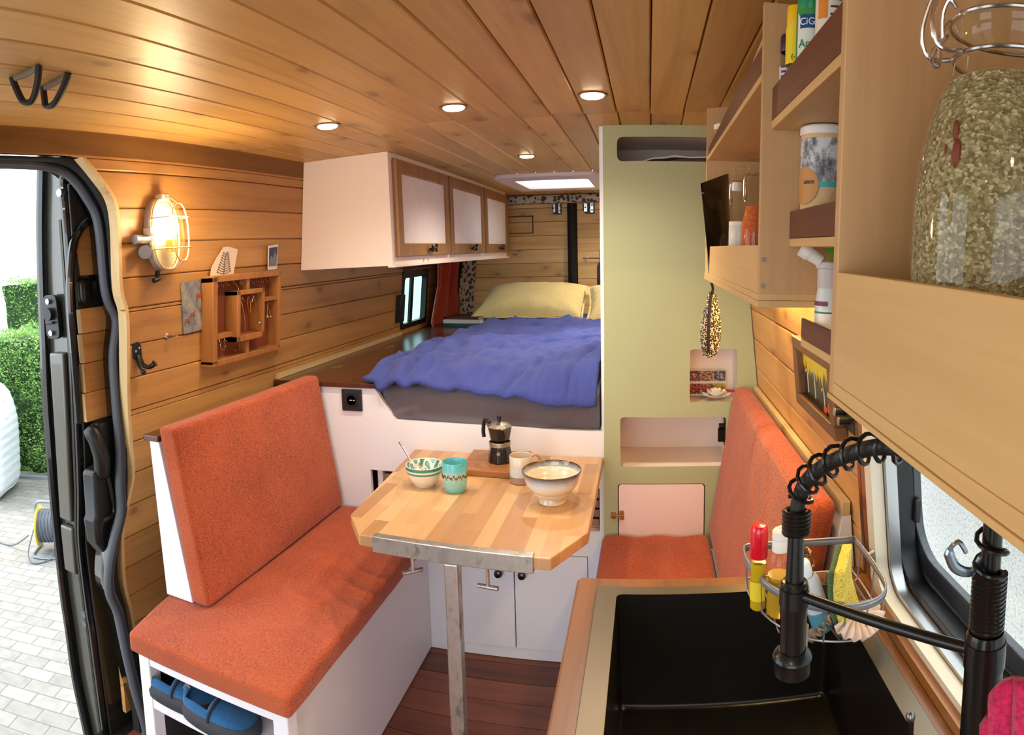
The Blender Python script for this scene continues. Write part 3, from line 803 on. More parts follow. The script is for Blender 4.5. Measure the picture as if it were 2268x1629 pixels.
drop([c + Vector((0, 0, 0)), c + Vector((0, .014, -.016)), c + Vector((0, -.004, -.018)), c + Vector((0, .006, -.10))], 'silver triangle chain earring hanging over the plain bar earring')
c = onL(1.872, 1.352, .048); drop([c + Vector((0, .008 * math.sin(t), -.028 + .028 * math.cos(t))) for t in [k * PI / 8 for k in range(17)]], 'gold oval hoop earring in the middle of the inner frame', plain('gold', srgb(216, 160, 70), .25, 1), .002)
c = onL(1.905, 1.352, .048); drop([c, c + Vector((0, -.016, -.022)), c + Vector((0, .014, -.02)), c, c + Vector((0, .02, -.085)), c + Vector((0, .022, -.098))], 'long silver chain earring ending in a small ball, in inner frame', bead=c + Vector((0, .022, -.1)))
c = onL(2.025, 1.32, .03); drop([c, c + Vector((0, -.01, -.05))], 'silver earring with pale bead below the short shelf bar', plain('pale_bead', srgb(190, 176, 150), .3, .5), bead=c + Vector((0, -.01, -.055)))
drop([c, c + Vector((0, .008, -.04)), c + Vector((0, .012, -.052))], 'dull gold drop earring with larger bead beside the pale bead one', plain('dull_gold', srgb(200, 168, 100), .3, .8), bead=c + Vector((0, .012, -.058)))
c = onL(1.745, 1.212, .03); drop([c + Vector((0, .014 * math.sin(t), -.016 + .016 * math.cos(t))) for t in [k * PI / 8 for k in range(15)]], 'open silver hoop earring hanging near the bottom of the rack')
c = onL(1.975, 1.398, .03); drop([c + Vector((0, .010 * math.sin(t), -.016 + .016 * math.cos(t))) for t in [k * PI / 8 for k in range(14)]], 'small dark hoop earring under the top bar of the rack', plain('dark_silver', srgb(150, 130, 110), .3, .8))
c = onL(1.818, 1.195, .03); drop([c, c + Vector((0, .008, -.01)), c + Vector((0, -.006, -.02)), c + Vector((0, .006, -.032))], 'twisted silver earring below the inner frame')
c = onL(1.825, 1.398, .03); drop([c, c + Vector((0, .01, -.012)), c + Vector((0, 0, -.03))], 'tiny silver drop earring under the top bar of the rack')

# papers and pictures on the wall
def card(name, pts, mat, label, cat, th=.003, off=.002):
    m = MB(); m.extrude([onL(y, z, off) for y, z in pts], (th, 0, 0)); return tag(build(name, m, mat, loc=onL(pts[0][0], pts[0][1])), label, cat)
t = NT('mountain_postcard'); v = t.coords((9, 9, 9)); n_ = t.n('ShaderNodeTexNoise', i_Scale=2.5, i_Detail=7.0, i_Roughness=.7); t.l(v, n_.inputs['Vector'])
t.l(t.ramp(n_.outputs['Fac'], [(.3, srgb(58, 62, 68)), (.48, srgb(126, 128, 134)), (.6, srgb(150, 146, 130)), (.75, srgb(188, 190, 196))]), t.b.inputs['Base Color']); t.b.inputs['Roughness'].default_value = .35
pc = thing('postcard', 'grey rocky mountain postcard with three brown chamois beside the rack', 'postcard', onL(1.63, 1.34))
m = MB(); m.extrude([onL(y, z, .002) for y, z in ((1.56, 1.422), (1.655, 1.428), (1.668, 1.262), (1.572, 1.257))], (.004, 0, 0)); build('card', m, t.mat, pc)
for (y, z, s, r_) in ((1.588, 1.300, 1, 0), (1.614, 1.318, .8, 0), (1.652, 1.375, 1.5, 0)):
    o = onL(y, z, .0075); m = MB()
    m.add([o + Vector((0, dy * s * .010, dz * s * .010)) for dy, dz in ((-1.2, .5), (.8, .6), (1.3, 1.6), (1.8, 1.3), (1.2, .2), (1.1, -1.3), (.8, -1.3), (.6, -.3), (-.8, -.3), (-1, -1.3), (-1.3, -1.3))], [tuple(range(11))])
    build('animal_print', m, plain('rust_brown_print', srgb(150, 76, 44), .4), pc)
dr = thing('paper_drawing', 'cut out paper drawing of a plant standing on the rack', 'drawing', onL(1.78, 1.434))
m = MB(); m.extrude([onL(y, z, .012) for y, z in ((1.700, 1.436), (1.705, 1.462), (1.73, 1.492), (1.772, 1.53), (1.80, 1.531), (1.855, 1.52), (1.83, 1.436))], (.001, 0, 0)); build('paper', m, plain('cream_paper', srgb(226, 200, 176), .8), dr)
m = MB(); st = [onL(1.772, 1.438, .0145), onL(1.775, 1.47, .0145), onL(1.785, 1.512, .0145)]; m.tube(smooth_path(st, 4), .0012, 5)
for k in range(9):
    z = 1.44 + k * .0078; yb = 1.772 + k * .0014
    for s in (-1, 1):
        w_ = .036 * (1 - k / 12); m.tube(smooth_path([onL(yb, z, .0145), onL(yb + s * w_ * .5, z + .002, .0145), onL(yb + s * w_, z + .008, .0145)], 3), .0008, 4)
        m.ell(onL(yb + s * w_, z + .008, .0145), .0004, .004, .0028, 6, 5)
build('ink_drawing', m, plain('grey_ink', srgb(86, 78, 66), .8), dr)
ph = thing('photo_print', 'small white bordered photo of dark mountains on top of rack', 'photo', onL(2.08, 1.436))
m = MB(); m.extrude([onL(y, z, .012) for y, z in ((2.048, 1.438), (2.047, 1.528), (2.118, 1.534), (2.112, 1.44))], (.001, 0, 0)); build('print', m, plain('white_photo_paper', srgb(232, 226, 220), .4), ph)
m = MB(); m.extrude([onL(y, z, .0135) for y, z in ((2.055, 1.452), (2.055, 1.520), (2.112, 1.524), (2.107, 1.452))], (.0005, 0, 0)); build('image', m, plain('night_blue_image', srgb(40, 56, 98), .3), ph)
m = MB(); m.extrude([onL(y, z, .0143) for y, z in ((2.056, 1.453), (2.056, 1.478), (2.07, 1.492), (2.08, 1.482), (2.092, 1.512), (2.10, 1.49), (2.107, 1.497), (2.106, 1.453))], (.0005, 0, 0)); build('mountain_shape', m, plain('pale_peak_image', srgb(120, 126, 132), .3), ph)

# coat hook and cup hook
hk = thing('coat_hook', 'black double coat hook screwed to wall beside the doorway', 'hook', onL(1.36, 1.24))
b0 = onL(1.362, 1.228, 0)
m = MB(); m.extrude([b0 + Vector((0, a, b)) for a, b in rrect(-.022, .014, -.022, .034, .016)], (.006, 0, 0)); build('back_plate', m, M_black, hk, bevel=.002)
m = MB(); m.tube(smooth_path([b0 + Vector(p) for p in ((.006, -.002, -.005), (.012, .002, -.032), (.024, .012, -.044), (.030, .022, -.044), (.042, .030, -.034))], 5), [.009] * 6 + [.007] * 9 + [.008] * 4 + [.010, .011][:2], 10)
m.tube(smooth_path([b0 + Vector(p) for p in ((.006, -.006, -.015), (.018, -.010, -.04), (.026, -.010, -.05))], 5), .007, 10); m.ell(b0 + Vector((.028, -.010, -.055)), .009, .009, .009); build('hook_arm', m, M_blackm, hk)
for a, b in ((-.012, .006), (.004, .014)):
    m = MB(); m.ell(b0 + Vector((.007, a, b)), .002, .004, .004, 10, 6); build('screw', m, M_chrome, hk)
ch = onL(1.497, 1.262)
m = MB(); m.ell(ch, .003, .010, .010); m.tube(smooth_path([ch, ch + Vector((.02, .0, .001)), ch + Vector((.03, .01, -.006)), ch + Vector((.024, .018, .004))], 4), .002, 8)
tag(build('cup_hook', m, M_chrome, loc=ch), 'small metal screw hook in the wall above the coat hook', 'hook')

# rear left window, its curtains and the remote control holder
w1 = struct(thing('window_1', 'x', 'x', onL(3.68, 1.2))); del w1['label']; del w1['category']
m = MB()
o_ = rrect(3.465, 3.895, 1.032, 1.375, .02); i_ = rrect(3.492, 3.868, 1.062, 1.330, .02)
m.extrude([onL(y, z, .008) for y, z in o_], (-.034, 0, 0), [[onL(y, z, .008) for y, z in i_]]); build('frame', m, M_black, w1, bevel=.003)
m = MB()
for y in (3.665,):
    m.hexa([onL(y - .022, 1.062, -.024), onL(y - .022, 1.062, -.010), onL(y + .022, 1.062, -.010), onL(y + .022, 1.062, -.024), onL(y - .022, 1.33, -.024), onL(y - .022, 1.33, -.010), onL(y + .022, 1.33, -.010), onL(y + .022, 1.33, -.024)])
build('mullion', m, M_black, w1)
m = MB(); m.extrude([onL(y, z, -.018) for y, z in i_], (-.003, 0, 0)); build('pane', m, pane_glass('green_tinted_pane', (.50, .66, .64, 1)), w1)
M_redc = fabric('rust_red_curtain', srgb(136, 40, 20), srgb(176, 62, 32), (220, 220, 220), bump=.3, big=4)
def cur(u, v):
    z = 1.40 - u * .405; pinch = 1 - .10 * math.sin(min(1, u * 1.5) * PI) 
    y0 = 3.93 - .13 * (max(0, u - .35) / .65) ** .8 * (1 if u < .9 else 1 - (u - .9) * 4); y1 = 4.42 + .14 * u
    y = y0 + (y1 - y0) * v * pinch
    return Vector((XL(z) + .055 + .018 * math.sin(v * 17 + u * 1.5), y, z))
m = MB(); m.grid(cur, 24, 40)
cu = thing('curtain', 'rust red curtain drawn aside next to the bed window', 'curtain', onL(4.1, 1.4))
build('cloth', m, M_redc, cu, solid=.004)
m = MB(); m.tube([cur(u / 24, 0) for u in range(25)], .003, 6); build('hem', m, plain('pale_hem', srgb(190, 150, 130), .8), cu)
m = MB(); m.tube([onL(3.40, 1.385, .03), onL(4.45, 1.40, .03)], .006, 8)
tag(build('curtain_rod', m, plain('dark_rod', srgb(60, 24, 14), .5), loc=onL(3.4, 1.385)), 'thin dark rod holding the rust red curtain', 'curtain rod')
rc = thing('remote_control', 'black remote control in a wall holder beside the bed window', 'remote control', onL(3.42, 1.09))
m = MB(); m.hexa([onL(3.385, 1.085, 0), onL(3.385, 1.085, .03), onL(3.455, 1.085, .03), onL(3.455, 1.085, 0), onL(3.385, 1.24, 0), onL(3.385, 1.24, .03), onL(3.455, 1.24, .03), onL(3.455, 1.24, 0)]); build('casing', m, M_black, rc, bevel=.004)
for k in range(6):
    for j in range(2): m = MB(); m.ell(onL(3.405 + j * .028, 1.11 + k * .02, .031), .002, .004, .003, 8, 5); build('button', m, plain('pale_button', srgb(90, 92, 92), .6), rc)

# ================================================================ wall cupboard over the bed
CX_ = -.955; CY0, CY1 = 2.315, 4.34
cb = thing('wall_cupboard', 'cream overhead cupboard with three brown framed doors and lower ledge', 'cupboard', (-1.15, 2.33, 1.42))
m = MB()
def cab(m, y0, y1, z0, z1, xf, t_=0):
    m.hexa([(XL(z0) + .001, y0, z0), (xf, y0, z0), (xf, y1, z0), (XL(z0) + .001, y1, z0), (XL(z1) + .001, y0, z1), (xf, y0, z1), (xf, y1, z1), (XL(z1) + .001, y1, z1)])
cab(m, CY0, CY0 + .015, 1.425, 1.8545, CX_); cab(m, CY1 - .015, CY1, 1.425, 1.8545, CX_); cab(m, CY0 + .015, CY1 - .015, 1.425, 1.440, CX_)
m.box(CX_ - .015, CX_, CY0 + .015, CY1 - .015, 1.835, 1.8545); m.box(CX_ - .015, CX_, CY0 + .015, CY1 - .015, 1.44, 1.458)
m.box(CX_ - .015, CX_, CY0 + .015, 2.36, 1.458, 1.835); m.box(CX_ - .015, CX_, 2.99, 3.05, 1.458, 1.835); m.box(CX_ - .015, CX_, 3.67, 3.73, 1.458, 1.835); m.box(CX_ - .015, CX_, 4.31, CY1 - .015, 1.458, 1.835)
for y in (3.018, 3.70): m.box(CX_ - .2, CX_ - .001, y - .01, y + .01, 1.44, 1.84)
m.box(CX_ - .3, CX_ - .29, CY0 + .01, CY1 - .01, 1.44, 1.84)
build('carcass', m, M_white2, cb, smooth=False, bevel=.0015)
m = MB(); m.box(CX_ - .02, CX_ + .012, CY0 - .002, CY1 + .02, 1.419, 1.428); build('ledge', m, M_white2, cb, smooth=False, bevel=.001)
for (y0, y1) in ((2.350, 3.005), (3.03, 3.685), (3.715, 4.325)):
    dz0, dz1 = 1.458, 1.830
    m = MB(); fw = .052; x0, x1 = CX_ + .001, CX_ + .020
    o_ = [(x0, y0, dz0), (x0, y1, dz0), (x0, y1, dz1), (x0, y0, dz1)]; i_ = [(x0, y0 + fw, dz0 + fw), (x0, y1 - fw, dz0 + fw), (x0, y1 - fw, dz1 - fw), (x0, y0 + fw, dz1 - fw)]
    m.extrude(o_, (x1 - x0, 0, 0), [i_]); dd = build('door', m, M_door, cb, smooth=False, bevel=.003)
    m = MB(); m.box(x0, x1 - .008, y0 + fw - .003, y1 - fw + .003, dz0 + fw - .003, dz1 - fw + .003); build('panel', m, M_linen, dd, smooth=False)
    yk = (y0 + y1) / 2 + .02
    m = MB(); a = Vector((x1, yk, dz0 + .026))
    m.tube([a, a + Vector((.022, 0, 0))], .007, 10)
    m.tube(smooth_path([a + Vector((.022, -.026, -.012)), a + Vector((.022, -.022, .006)), a + Vector((.022, 0, .006)), a + Vector((.022, .022, .006)), a + Vector((.022, .026, -.012))], 4), .006, 8)
    m.tube([a + Vector((.022, .022, .006)), a + Vector((.022, .030, .02))], .007, 8); m.tube([a + Vector((.022, -.022, .008)), a + Vector((.022, -.032, .016))], .004, 8)
    build('figure_handle', m, M_blackm, dd)

# ================================================================ bed
bed = thing('bed_platform', 'white built in bed base with brown shelf top, niches and low doors', 'bed base', (-.66, 2.13, 0))
def pane(m, pts, holes=(), y0=2.13, t_=.018): m.extrude([(x, y0, z) for x, z in pts], (0, t_, 0), [[(x, y0, z) for x, z in h] for h in holes])
m = MB()
pane(m, [(-1.385, .002), (-.147, .002), (-.147, .853), (-.897, .868), (-.975, .984), (-1.385, .984)],
     [[(-1.01, .56), (-.70, .56), (-.70, .673), (-1.01, .673)], [(-.30, .497), (-.167, .497), (-.167, .652), (-.30, .652)], [(-.72, .045), (-.21, .045), (-.21, .405), (-.72, .405)]])
build('front_panel', m, M_white, bed, smooth=False)
m = MB()
m.box(-1.385, -1.0, 2.15, 4.72, .95, .984); m.box(-.99, -.97, 2.15, 4.7, .30, .985); m.box(-1.30, -.148, 2.15, 2.62, .02, .035); m.box(-1.30, -.148, 2.60, 2.62, .03, .85); m.box(-.165, -.15, 2.15, 2.6, .03, .85)
m.box(-.97, -.165, 2.15, 4.72, .80, .83); m.box(-.165, .30, 2.80, 4.72, .80, .83)
build('carcass', m, M_white, bed, smooth=False)
for q in ((-1.02, -.69, 2.148, 2.5, .545, .56), (-.31, -.167, 2.148, 2.5, .482, .497)):
    m = MB(); m.box(*q); build('niche_shelf', m, M_white, bed, smooth=False)
m = MB(); m.hexa([(XL(.985) + .004, 2.118, .985), (-.972, 2.118, .985), (-.972, 4.745, .985), (XL(.985) + .004, 4.745, .985), (XL(1.003) + .004, 2.118, 1.003), (-.972, 2.118, 1.003), (-.972, 4.745, 1.003), (XL(1.003) + .004, 4.745, 1.003)])
build('side_shelf', m, M_stain, bed, smooth=False, bevel=.0015)
for y0, y1 in ((2.5, 2.58), (3.0, 3.08)):
    pass
for y in (2.40, 2.98): m = MB(); m.box(-1.30, -1.27, y, y + .075, 1.003, 1.0045); build('lid_hinge', m, M_chrome, bed)
m = MB(); m.hexa([(XL(1.004) + .002, 2.13, 1.004), (XL(1.004) + .016, 2.13, 1.004), (XL(1.004) + .016, 3.47, 1.004), (XL(1.004) + .002, 3.47, 1.004), (XL(1.03) + .002, 2.13, 1.026), (XL(1.03) + .012, 2.13, 1.026), (XL(1.03) + .012, 3.47, 1.026), (XL(1.03) + .002, 3.47, 1.026)])
struct(build('trim_3', m, M_rawY, smooth=False))
for (x0, x1, kx, sh) in ((-.718, -.474, -.526, 0), (-.470, -.212, -.441, 0)):
    m = MB(); m.box(x0, x1, 2.122, 2.138, .047, .403); dd = build('door', m, M_white, bed, smooth=False, bevel=.001)
    m = MB(); m.T = Matrix.Translation((kx, 2.122, .334)) @ Matrix.Rotation(R(90), 4, 'X')
    m.lathe([(.006, 0), (.007, .008), (.013, .012), (.0155, .02), (.012, .027), (.004, .029)], (0, 0, 0), 20); build('knob', m, plain('black_glossy_knob', srgb(12, 12, 13), .15, coat=.6), dd)
sk = thing('power_socket', 'black square wall socket on the white bed front', 'socket', (-1.068, 2.128, .935))
m = MB(); m.extrude([(x, 2.1285, z) for x, z in rrect(-1.109, -1.027, .896, .978, .004, 3)], (0, -.008, 0)); build('frame', m, plain('anthracite_plastic', srgb(38, 37, 42), .45), sk, bevel=.0015)
m = MB(); m.extrude([(x, 2.121, z) for x, z in rrect(-1.093, -1.043, .912, .962, .003, 3)], (0, -.003, 0), [[(-1.068 + .019 * math.cos(PI * k / 10), 2.121, .937 + .019 * math.sin(PI * k / 10)) for k in range(20)]]); build('insert', m, plain('black_insert', srgb(30, 29, 33), .35), sk)
m = MB(); m.tube([(-1.068, 2.1215, .937), (-1.068, 2.1205, .937)], .019, 20); m.box(-1.074, -1.066, 2.119, 2.1206, .9365, .9395); m.box(-1.062, -1.056, 2.119, 2.1206, .9365, .9395)
build('socket_well', m, [plain('well_black', srgb(22, 21, 25), .3)], sk)
m = MB(); m.box(-1.075, -1.066, 2.118, 2.1192, .936, .939); m.box(-1.061, -1.055, 2.118, 2.1192, .936, .939); build('white_mark', m, plain('white_print', srgb(220, 220, 220), .5), sk)
# wooden crates kept in the two niches
def crate(x0, x1, y0, y1, z0, z1, lab, n):
    t = thing('wooden_crate', lab, 'crate', ((x0 + x1) / 2, y0, z0))
    m = MB(); h = (z1 - z0) / n
    for k in range(n):
        m.cr = rnd.random(); m.box(x0, x1, y0, y0 + .01, z0 + k * h + .004, z0 + (k + 1) * h - .004); m.box(x0, x0 + .01, y0, y1, z0 + k * h + .004, z0 + (k + 1) * h - .004)
    m.box(x0, x1, y0, y1, z0, z0 + .006)
    build('slats', m, wood('weathered_slats', srgb(176, 140, 104), srgb(120, 86, 58), 'X', 0), t, smooth=False, bevel=.001)
    m = MB(); m.box(x0 + .012, x0 + .03, y0 + .011, y0 + .02, z0 + .008, z1 - .002); build('post', m, wood('crate_post', srgb(150, 112, 76), srgb(110, 78, 50), 'Z', 0), t)
crate(-.992, -.72, 2.16, 2.44, .561, .655, 'weathered wooden crate in the niche under the power socket', 3)
crate(-.285, -.172, 2.16, 2.44, .498, .635, 'slatted wooden crate in the niche beside the green cupboard', 4)

# mattress
def wr(q, amp, f, sd_=0): return amp * noise.noise(Vector((q[0] * f + sd_, q[1] * f * .7, q[2] * f)))
def matt(q):
    z = q.z + (.012 * noise.noise(q * 5) if q.z > .9 else 0)
    y = q.y
    if y < 2.2:
        fold = (q.x * .55 - q.z * 1.0) * 22 + 2.4 * noise.noise(Vector((q.x * 2.2, q.z * 2, 3)))
        y += .024 * max(0, math.sin(fold)) ** 6 * (.6 + .5 * noise.noise(q * 4)) * -1 + .006 * noise.noise(Vector((q.x * 3, q.z * 7, 5)))
    return (min(q.x, -.1655) if q.y < 2.78 else q.x, y, z)
m = MB(); m.rbox(-.965, .10, 2.152, 4.70, .832, 1.0, .03, 4, .02, matt)
tag(build('mattress', m, M_grey, loc=(-.5, 2.15, .832)), 'mattress in a creased grey fitted sheet on the bed', 'mattress')
# duvet
def duv(u, v):
    # u across (left..right), v from the front edge to the pillows
    y = 2.13 + v * 1.98
    k_ = max(0, min(1, (y - 2.80) / .2)); k_ = k_ * k_ * (3 - 2 * k_)
    x = -1.04 + u * (.866 + .314 * k_)
    frontz = .035 * math.sin(u * 5.2 + .4) + .03 * math.sin(u * 12)
    n1 = noise.noise(Vector((u * 3.2, v * 4, 1.3))); n2 = noise.noise(Vector((u * 9, v * 7, 4.1)))
    n3 = abs(noise.noise(Vector((u * 5 + v * 3, v * 9 - u * 4, 9.7))))
    z = 1.056 + .020 * n1 + .009 * n2 - .022 * n3 + .025 * math.sin(min(1, v * 2.2) * PI) 
    # edges fall off
    if v < .07:
        t = 1 - v / .07
        z -= (.040 + .07 * max(0, u - .25) ** .8 + .010 * math.sin(u * 7 + 1)) * t ** 1.6
        y -= .028 * math.sin(t * PI * .5) + (.006 * math.sin(u * 9)) * t - .03 * (u < .12) * (.12 - u) / .12
    if u < .07:
        t = 1 - u / .07; z -= .045 * t ** 1.8; x += .02 * t
    if v > .93: z -= .03 * ((v - .93) / .07)
    if u < .30 and v < .30:
        z += .008 * math.sin((u * 2.0 + v) * 20 + n1 * 5)
    w = .009 * math.sin((u * 1.7 + v * .9) * 24 + 3.5 * n1) * (.5 + .5 * math.sin(u * 4 + 1)) + .034 * (.5 - abs(noise.noise(Vector((u * 7 + v * 5, v * 6 - u * 3, 21))))) ** 3 * 4 + .013 * (.5 - abs(noise.noise(Vector((u * 16 - v * 6, v * 13 + u * 9, 31))))) ** 2 * 4 - .016 - .012 * max(0, math.sin((u * 1.2 - v * 2.0) * 15 + n1 * 7 + n2 * 2)) ** 4
    if v < .07: w *= 1 - .65 * (1 - v / .07)
    z = z + w * (1 - .4 * v)
    if x < -.955: z = max(z, 1.018)
    return Vector((x, y, z))
m = MB(); m.grid(duv, 110, 120)
# underside closes the quilt
N = 110; 
def duvb(u, v):
    p = duv(u, v); e = min(1, min(u, 1 - u) * 12, min(v, 1 - v) * 12 + .0)
    return Vector((p.x, p.y + .0, max(p.z - .006 - .035 * e, 1.003 if p.y > 2.16 and p.x > -.97 else p.z - .006 - .035 * e) if p.y > 2.16 else p.z - .010 + .0))
dv = MB(); dv.grid(duv, 110, 120)
dv_o = build('duvet', dv, M_blue, loc=(-.5, 3.0, 1.0), solid=.016, ang=80)
dv_o.modifiers['thickness'].offset = 0
tag(dv_o, 'rumpled blue duvet spread over the bed', 'duvet')
m = MB(); m.rbox(-1.10, -.88, 4.30, 4.62, 1.01, 1.17, .06, 4, .04, lambda q: (q.x + .02 * noise.noise(q * 9), q.y, q.z + .02 * noise.noise(q * 8)))
tag(build('folded_blanket', m, M_blue, loc=(-1.0, 4.4, 1.0)), 'blue bundle of bedlinen behind the fully visible pillow', 'blanket')
def pillow(cx, cy, cz, w_, d_, h_, rot, tilt, lab):
    m = MB(); T = Matrix.Translation((cx, cy, cz)) @ Matrix.Rotation(rot, 4, 'Z') @ Matrix.Rotation(tilt, 4, 'X')
    def top(s):
        def f(u, v):
            a, b = 2 * u - 1, 2 * v - 1
            edge = (1 - abs(a) ** 2.6) * (1 - abs(b) ** 2.6)
            k = 1 - .10 * (1 - abs(b)) ** 1 * (abs(a) > 0) * abs(a) ** 6
            x = a * w_ / 2 * (1 - .07 * (1 - b * b) * a * a); y = b * d_ / 2 * (1 - .07 * (1 - a * a) * b * b)
            z = s * h_ / 2 * max(0, edge) ** .48
            z += .010 * noise.noise(Vector((u * 5, v * 5, s * 2))) * edge + .006 * math.sin(math.atan2(b, a) * 18 + 2) * (1 - edge) * .6
            return T @ Vector((x, y, z))
        return f
    m.grid(top(1), 36, 28); m.grid(top(-1), 36, 28)
    t = thing('pillow', lab, 'pillow', (cx, cy, cz - h_ / 2), 'sand coloured pillows on the bed')
    build('cushion', m, M_yellow, t, ang=70)
    m = MB(); n = 80; pts = []
    for k in range(n):
        a = 2 * PI * k / n; c, s_ = math.cos(a), math.sin(a)
        q = max(abs(c), abs(s_)); a1, b1 = c / q, s_ / q
        pts.append(T @ Vector((a1 * (w_ / 2 + .010) * (1 - .07 * (1 - b1 * b1) * a1 * a1), b1 * (d_ / 2 + .010) * (1 - .07 * (1 - a1 * a1) * b1 * b1), .002 * math.sin(k))))
    m.tube(pts, .0065, 6, closed=True, flat=.5); build('piped_edge', m, M_yellow, t)
pillow(-.735, 4.11, 1.135, .70, .46, .19, R(-5), R(20), 'plump sand coloured pillow fully in view on the duvet')
pillow(-.02, 3.98, 1.135, .70, .46, .18, R(4), R(22), 'sand coloured pillow half hidden behind the green panel')

# books by the window on the side shelf
def book(x, y, z, w_, d_, h_, rot, col, lab):
    t = thing('book', lab, 'book', (x, y, z), 'books on the brown shelf beside the bed')
    T = Matrix.Translation((x, y, z)) @ Matrix.Rotation(rot, 4, 'Z')
    m = MB(); m.T = T; m.box(-w_ / 2, w_ / 2, -d_ / 2, d_ / 2, 0, .003); m.box(-w_ / 2, w_ / 2, -d_ / 2, d_ / 2, h_ - .003, h_); m.box(-w_ / 2 - .002, -w_ / 2, -d_ / 2, d_ / 2, 0, h_); build('cover', m, plain('cover', col, .4), t, smooth=False)
    m = MB(); m.T = T; m.box(-w_ / 2, w_ / 2 - .005, -d_ / 2 + .004, d_ / 2 - .004, .003, h_ - .003); build('pages', m, plain('book_pages', srgb(222, 210, 190), .8, bump=.6, bscale=400), t, smooth=False)
book(-1.13, 3.93, 1.0035, .19, .26, .022, R(70), srgb(46, 70, 74), 'lowest book of the pile, with dark teal cover')
book(-1.14, 3.95, 1.026, .18, .25, .022, R(85), srgb(196, 190, 184), 'pale covered book in the middle of the pile')
book(-1.14, 3.97, 1.0485, .18, .25, .014, R(77), srgb(70, 22, 18), 'topmost book of the pile, dark red patterned cover')
m = MB(); m.ell((-1.17, 3.89, 1.065), .010, .010, .0022, 10, 6)
tag(build('small_coin', m, M_chrome, loc=(-1.17, 3.89, 1.063)), 'small round metal piece lying on the top book', 'trinket')

# ================================================================ dinette bench on the left
bn = thing('bench_base', 'white bench frame with shoe shelf end under the orange cushion', 'bench', (-1.0, 1.6, 0))
m = MB(); m.box(-.812, -.797, 1.12, 2.128, .004, .466); build('side_panel', m, M_white, bn, smooth=False, bevel=.0015)
for (x0, x1) in ((-1.218, -1.180), (-.797, -.757)):
    m = MB(); m.box(x0, x1, 1.098, 1.138, .002, .466); build('leg', m, M_white, bn, smooth=False, bevel=.003)
m = MB(); m.box(-1.180, -.797, 1.10, 1.118, .443, .466); build('top_rail', m, M_white, bn, smooth=False, bevel=.002)
m = MB(); m.box(-1.180, -.797, 1.10, 1.118, .325, .352); build('shelf_rail', m, M_white, bn, smooth=False, bevel=.002)
m = MB(); m.box(-1.215, -.813, 1.119, 1.40, .338, .352); build('shoe_shelf', m, M_white, bn, smooth=False, bevel=.001)
m = MB(); m.box(-1.24, -.8, 1.30, 2.12, .450, .466); m.box(-1.24, -.813, 1.40, 1.41, .002, .45)
m.box(-.80, -.795, 1.12, 2.12, .44, .466); build('top_board', m, M_white, bn, smooth=False)
m = MB()
for x in (-1.15, -1.08, -1.01): m.box(x, x + .018, 1.385, 1.399, .01, .27)
build('inner_slat', m, M_white, bn, smooth=False)
m = MB(); m.box(-.797, -.790, 1.150, 1.162, .385, .425); build('corner_block', m, M_white, bn, smooth=False, bevel=.001)
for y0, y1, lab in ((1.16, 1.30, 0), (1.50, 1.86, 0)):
    m = MB(); m.box(-.797, -.775, y0, y1, .440, .458); build('cushion_shade_strip', m, M_white2, bn, smooth=False, bevel=.001)  # cream strips stand in for the shaded band under the cushion

def seatfn(sx):
    def f(q):
        z = q.z
        if q.z > .5:
            z += .004 * noise.noise(Vector((q.x * 7, q.y * 5, 2)))
            # sat-in creases near the far third
            cx, cy = -.90 * sx, 1.62
            d = math.hypot((q.x - cx) * 1.1, (q.y - cy) * .8)
            z += -.010 * math.exp(-(d / .11) ** 2)
            if q.x * sx > -.96:
                w_ = math.exp(-((q.y - 1.60) / .15) ** 2) * min(1, (q.x * sx + .96) / .05)
                z += .011 * w_ * (max(0, math.sin((q.y * 1.0 + (q.x * sx + .85) * .55 * (1 + .4 * math.sin(q.x * 20))) * 72)) ** 3 - .3)
            z += .008 * math.exp(-((d - .135) / .012) ** 2) * (q.x * sx < -.86) * (q.y < 1.75)
        xo = -.046 * max(0, min(1, (q.y - 1.09) / .2)) if q.x * sx < -1.15 else 0
        return (q.x + xo + .003 * noise.noise(q * 6), q.y + .002 * noise.noise(q * 7), z)
    return f
m = MB(); m.rbox(-1.240, -.742, 1.086, 2.118, .468, .525, .013, 5, .010, seatfn(1))
tag(build('seat_cushion', m, M_orange, loc=(-1.0, 1.6, .468)), 'burnt orange bench seat cushion with creases, by the doorway', 'cushion')
# backrest
def shear(xb0, xb1, z0, z1):
    return lambda q: (q.x + lerp(xb0, xb1, (q.z - z0) / (z1 - z0)) + .0025 * noise.noise(q * 5), q.y, q.z)
m = MB(); m.rbox(-.062, 0, 1.288, 2.112, .528, 1.030, .014, 4, .04, shear(-1.118, -1.196, .50, 1.03))
tag(build('backrest_cushion', m, M_orange, loc=(-1.15, 1.7, .528)), 'burnt orange backrest cushion beneath the wooden jewellery rack', 'cushion')
bb = thing('backrest_box', 'white tapered backrest box with brown cap, by the doorway', 'backrest', (-1.24, 1.7, .5265))
m = MB(); m.extrude([(-1.185, 1.292, .5265), (-1.284, 1.292, .5265), (-1.298, 1.292, .985), (-1.262, 1.292, .985)], (0, .826, 0)); build('box', m, M_white, bb, smooth=False, bevel=.002)
m = MB(); m.box(-1.318, -1.258, 1.286, 2.116, .9855, 1.003); build('cap', m, M_stain, bb, smooth=False, bevel=.003)

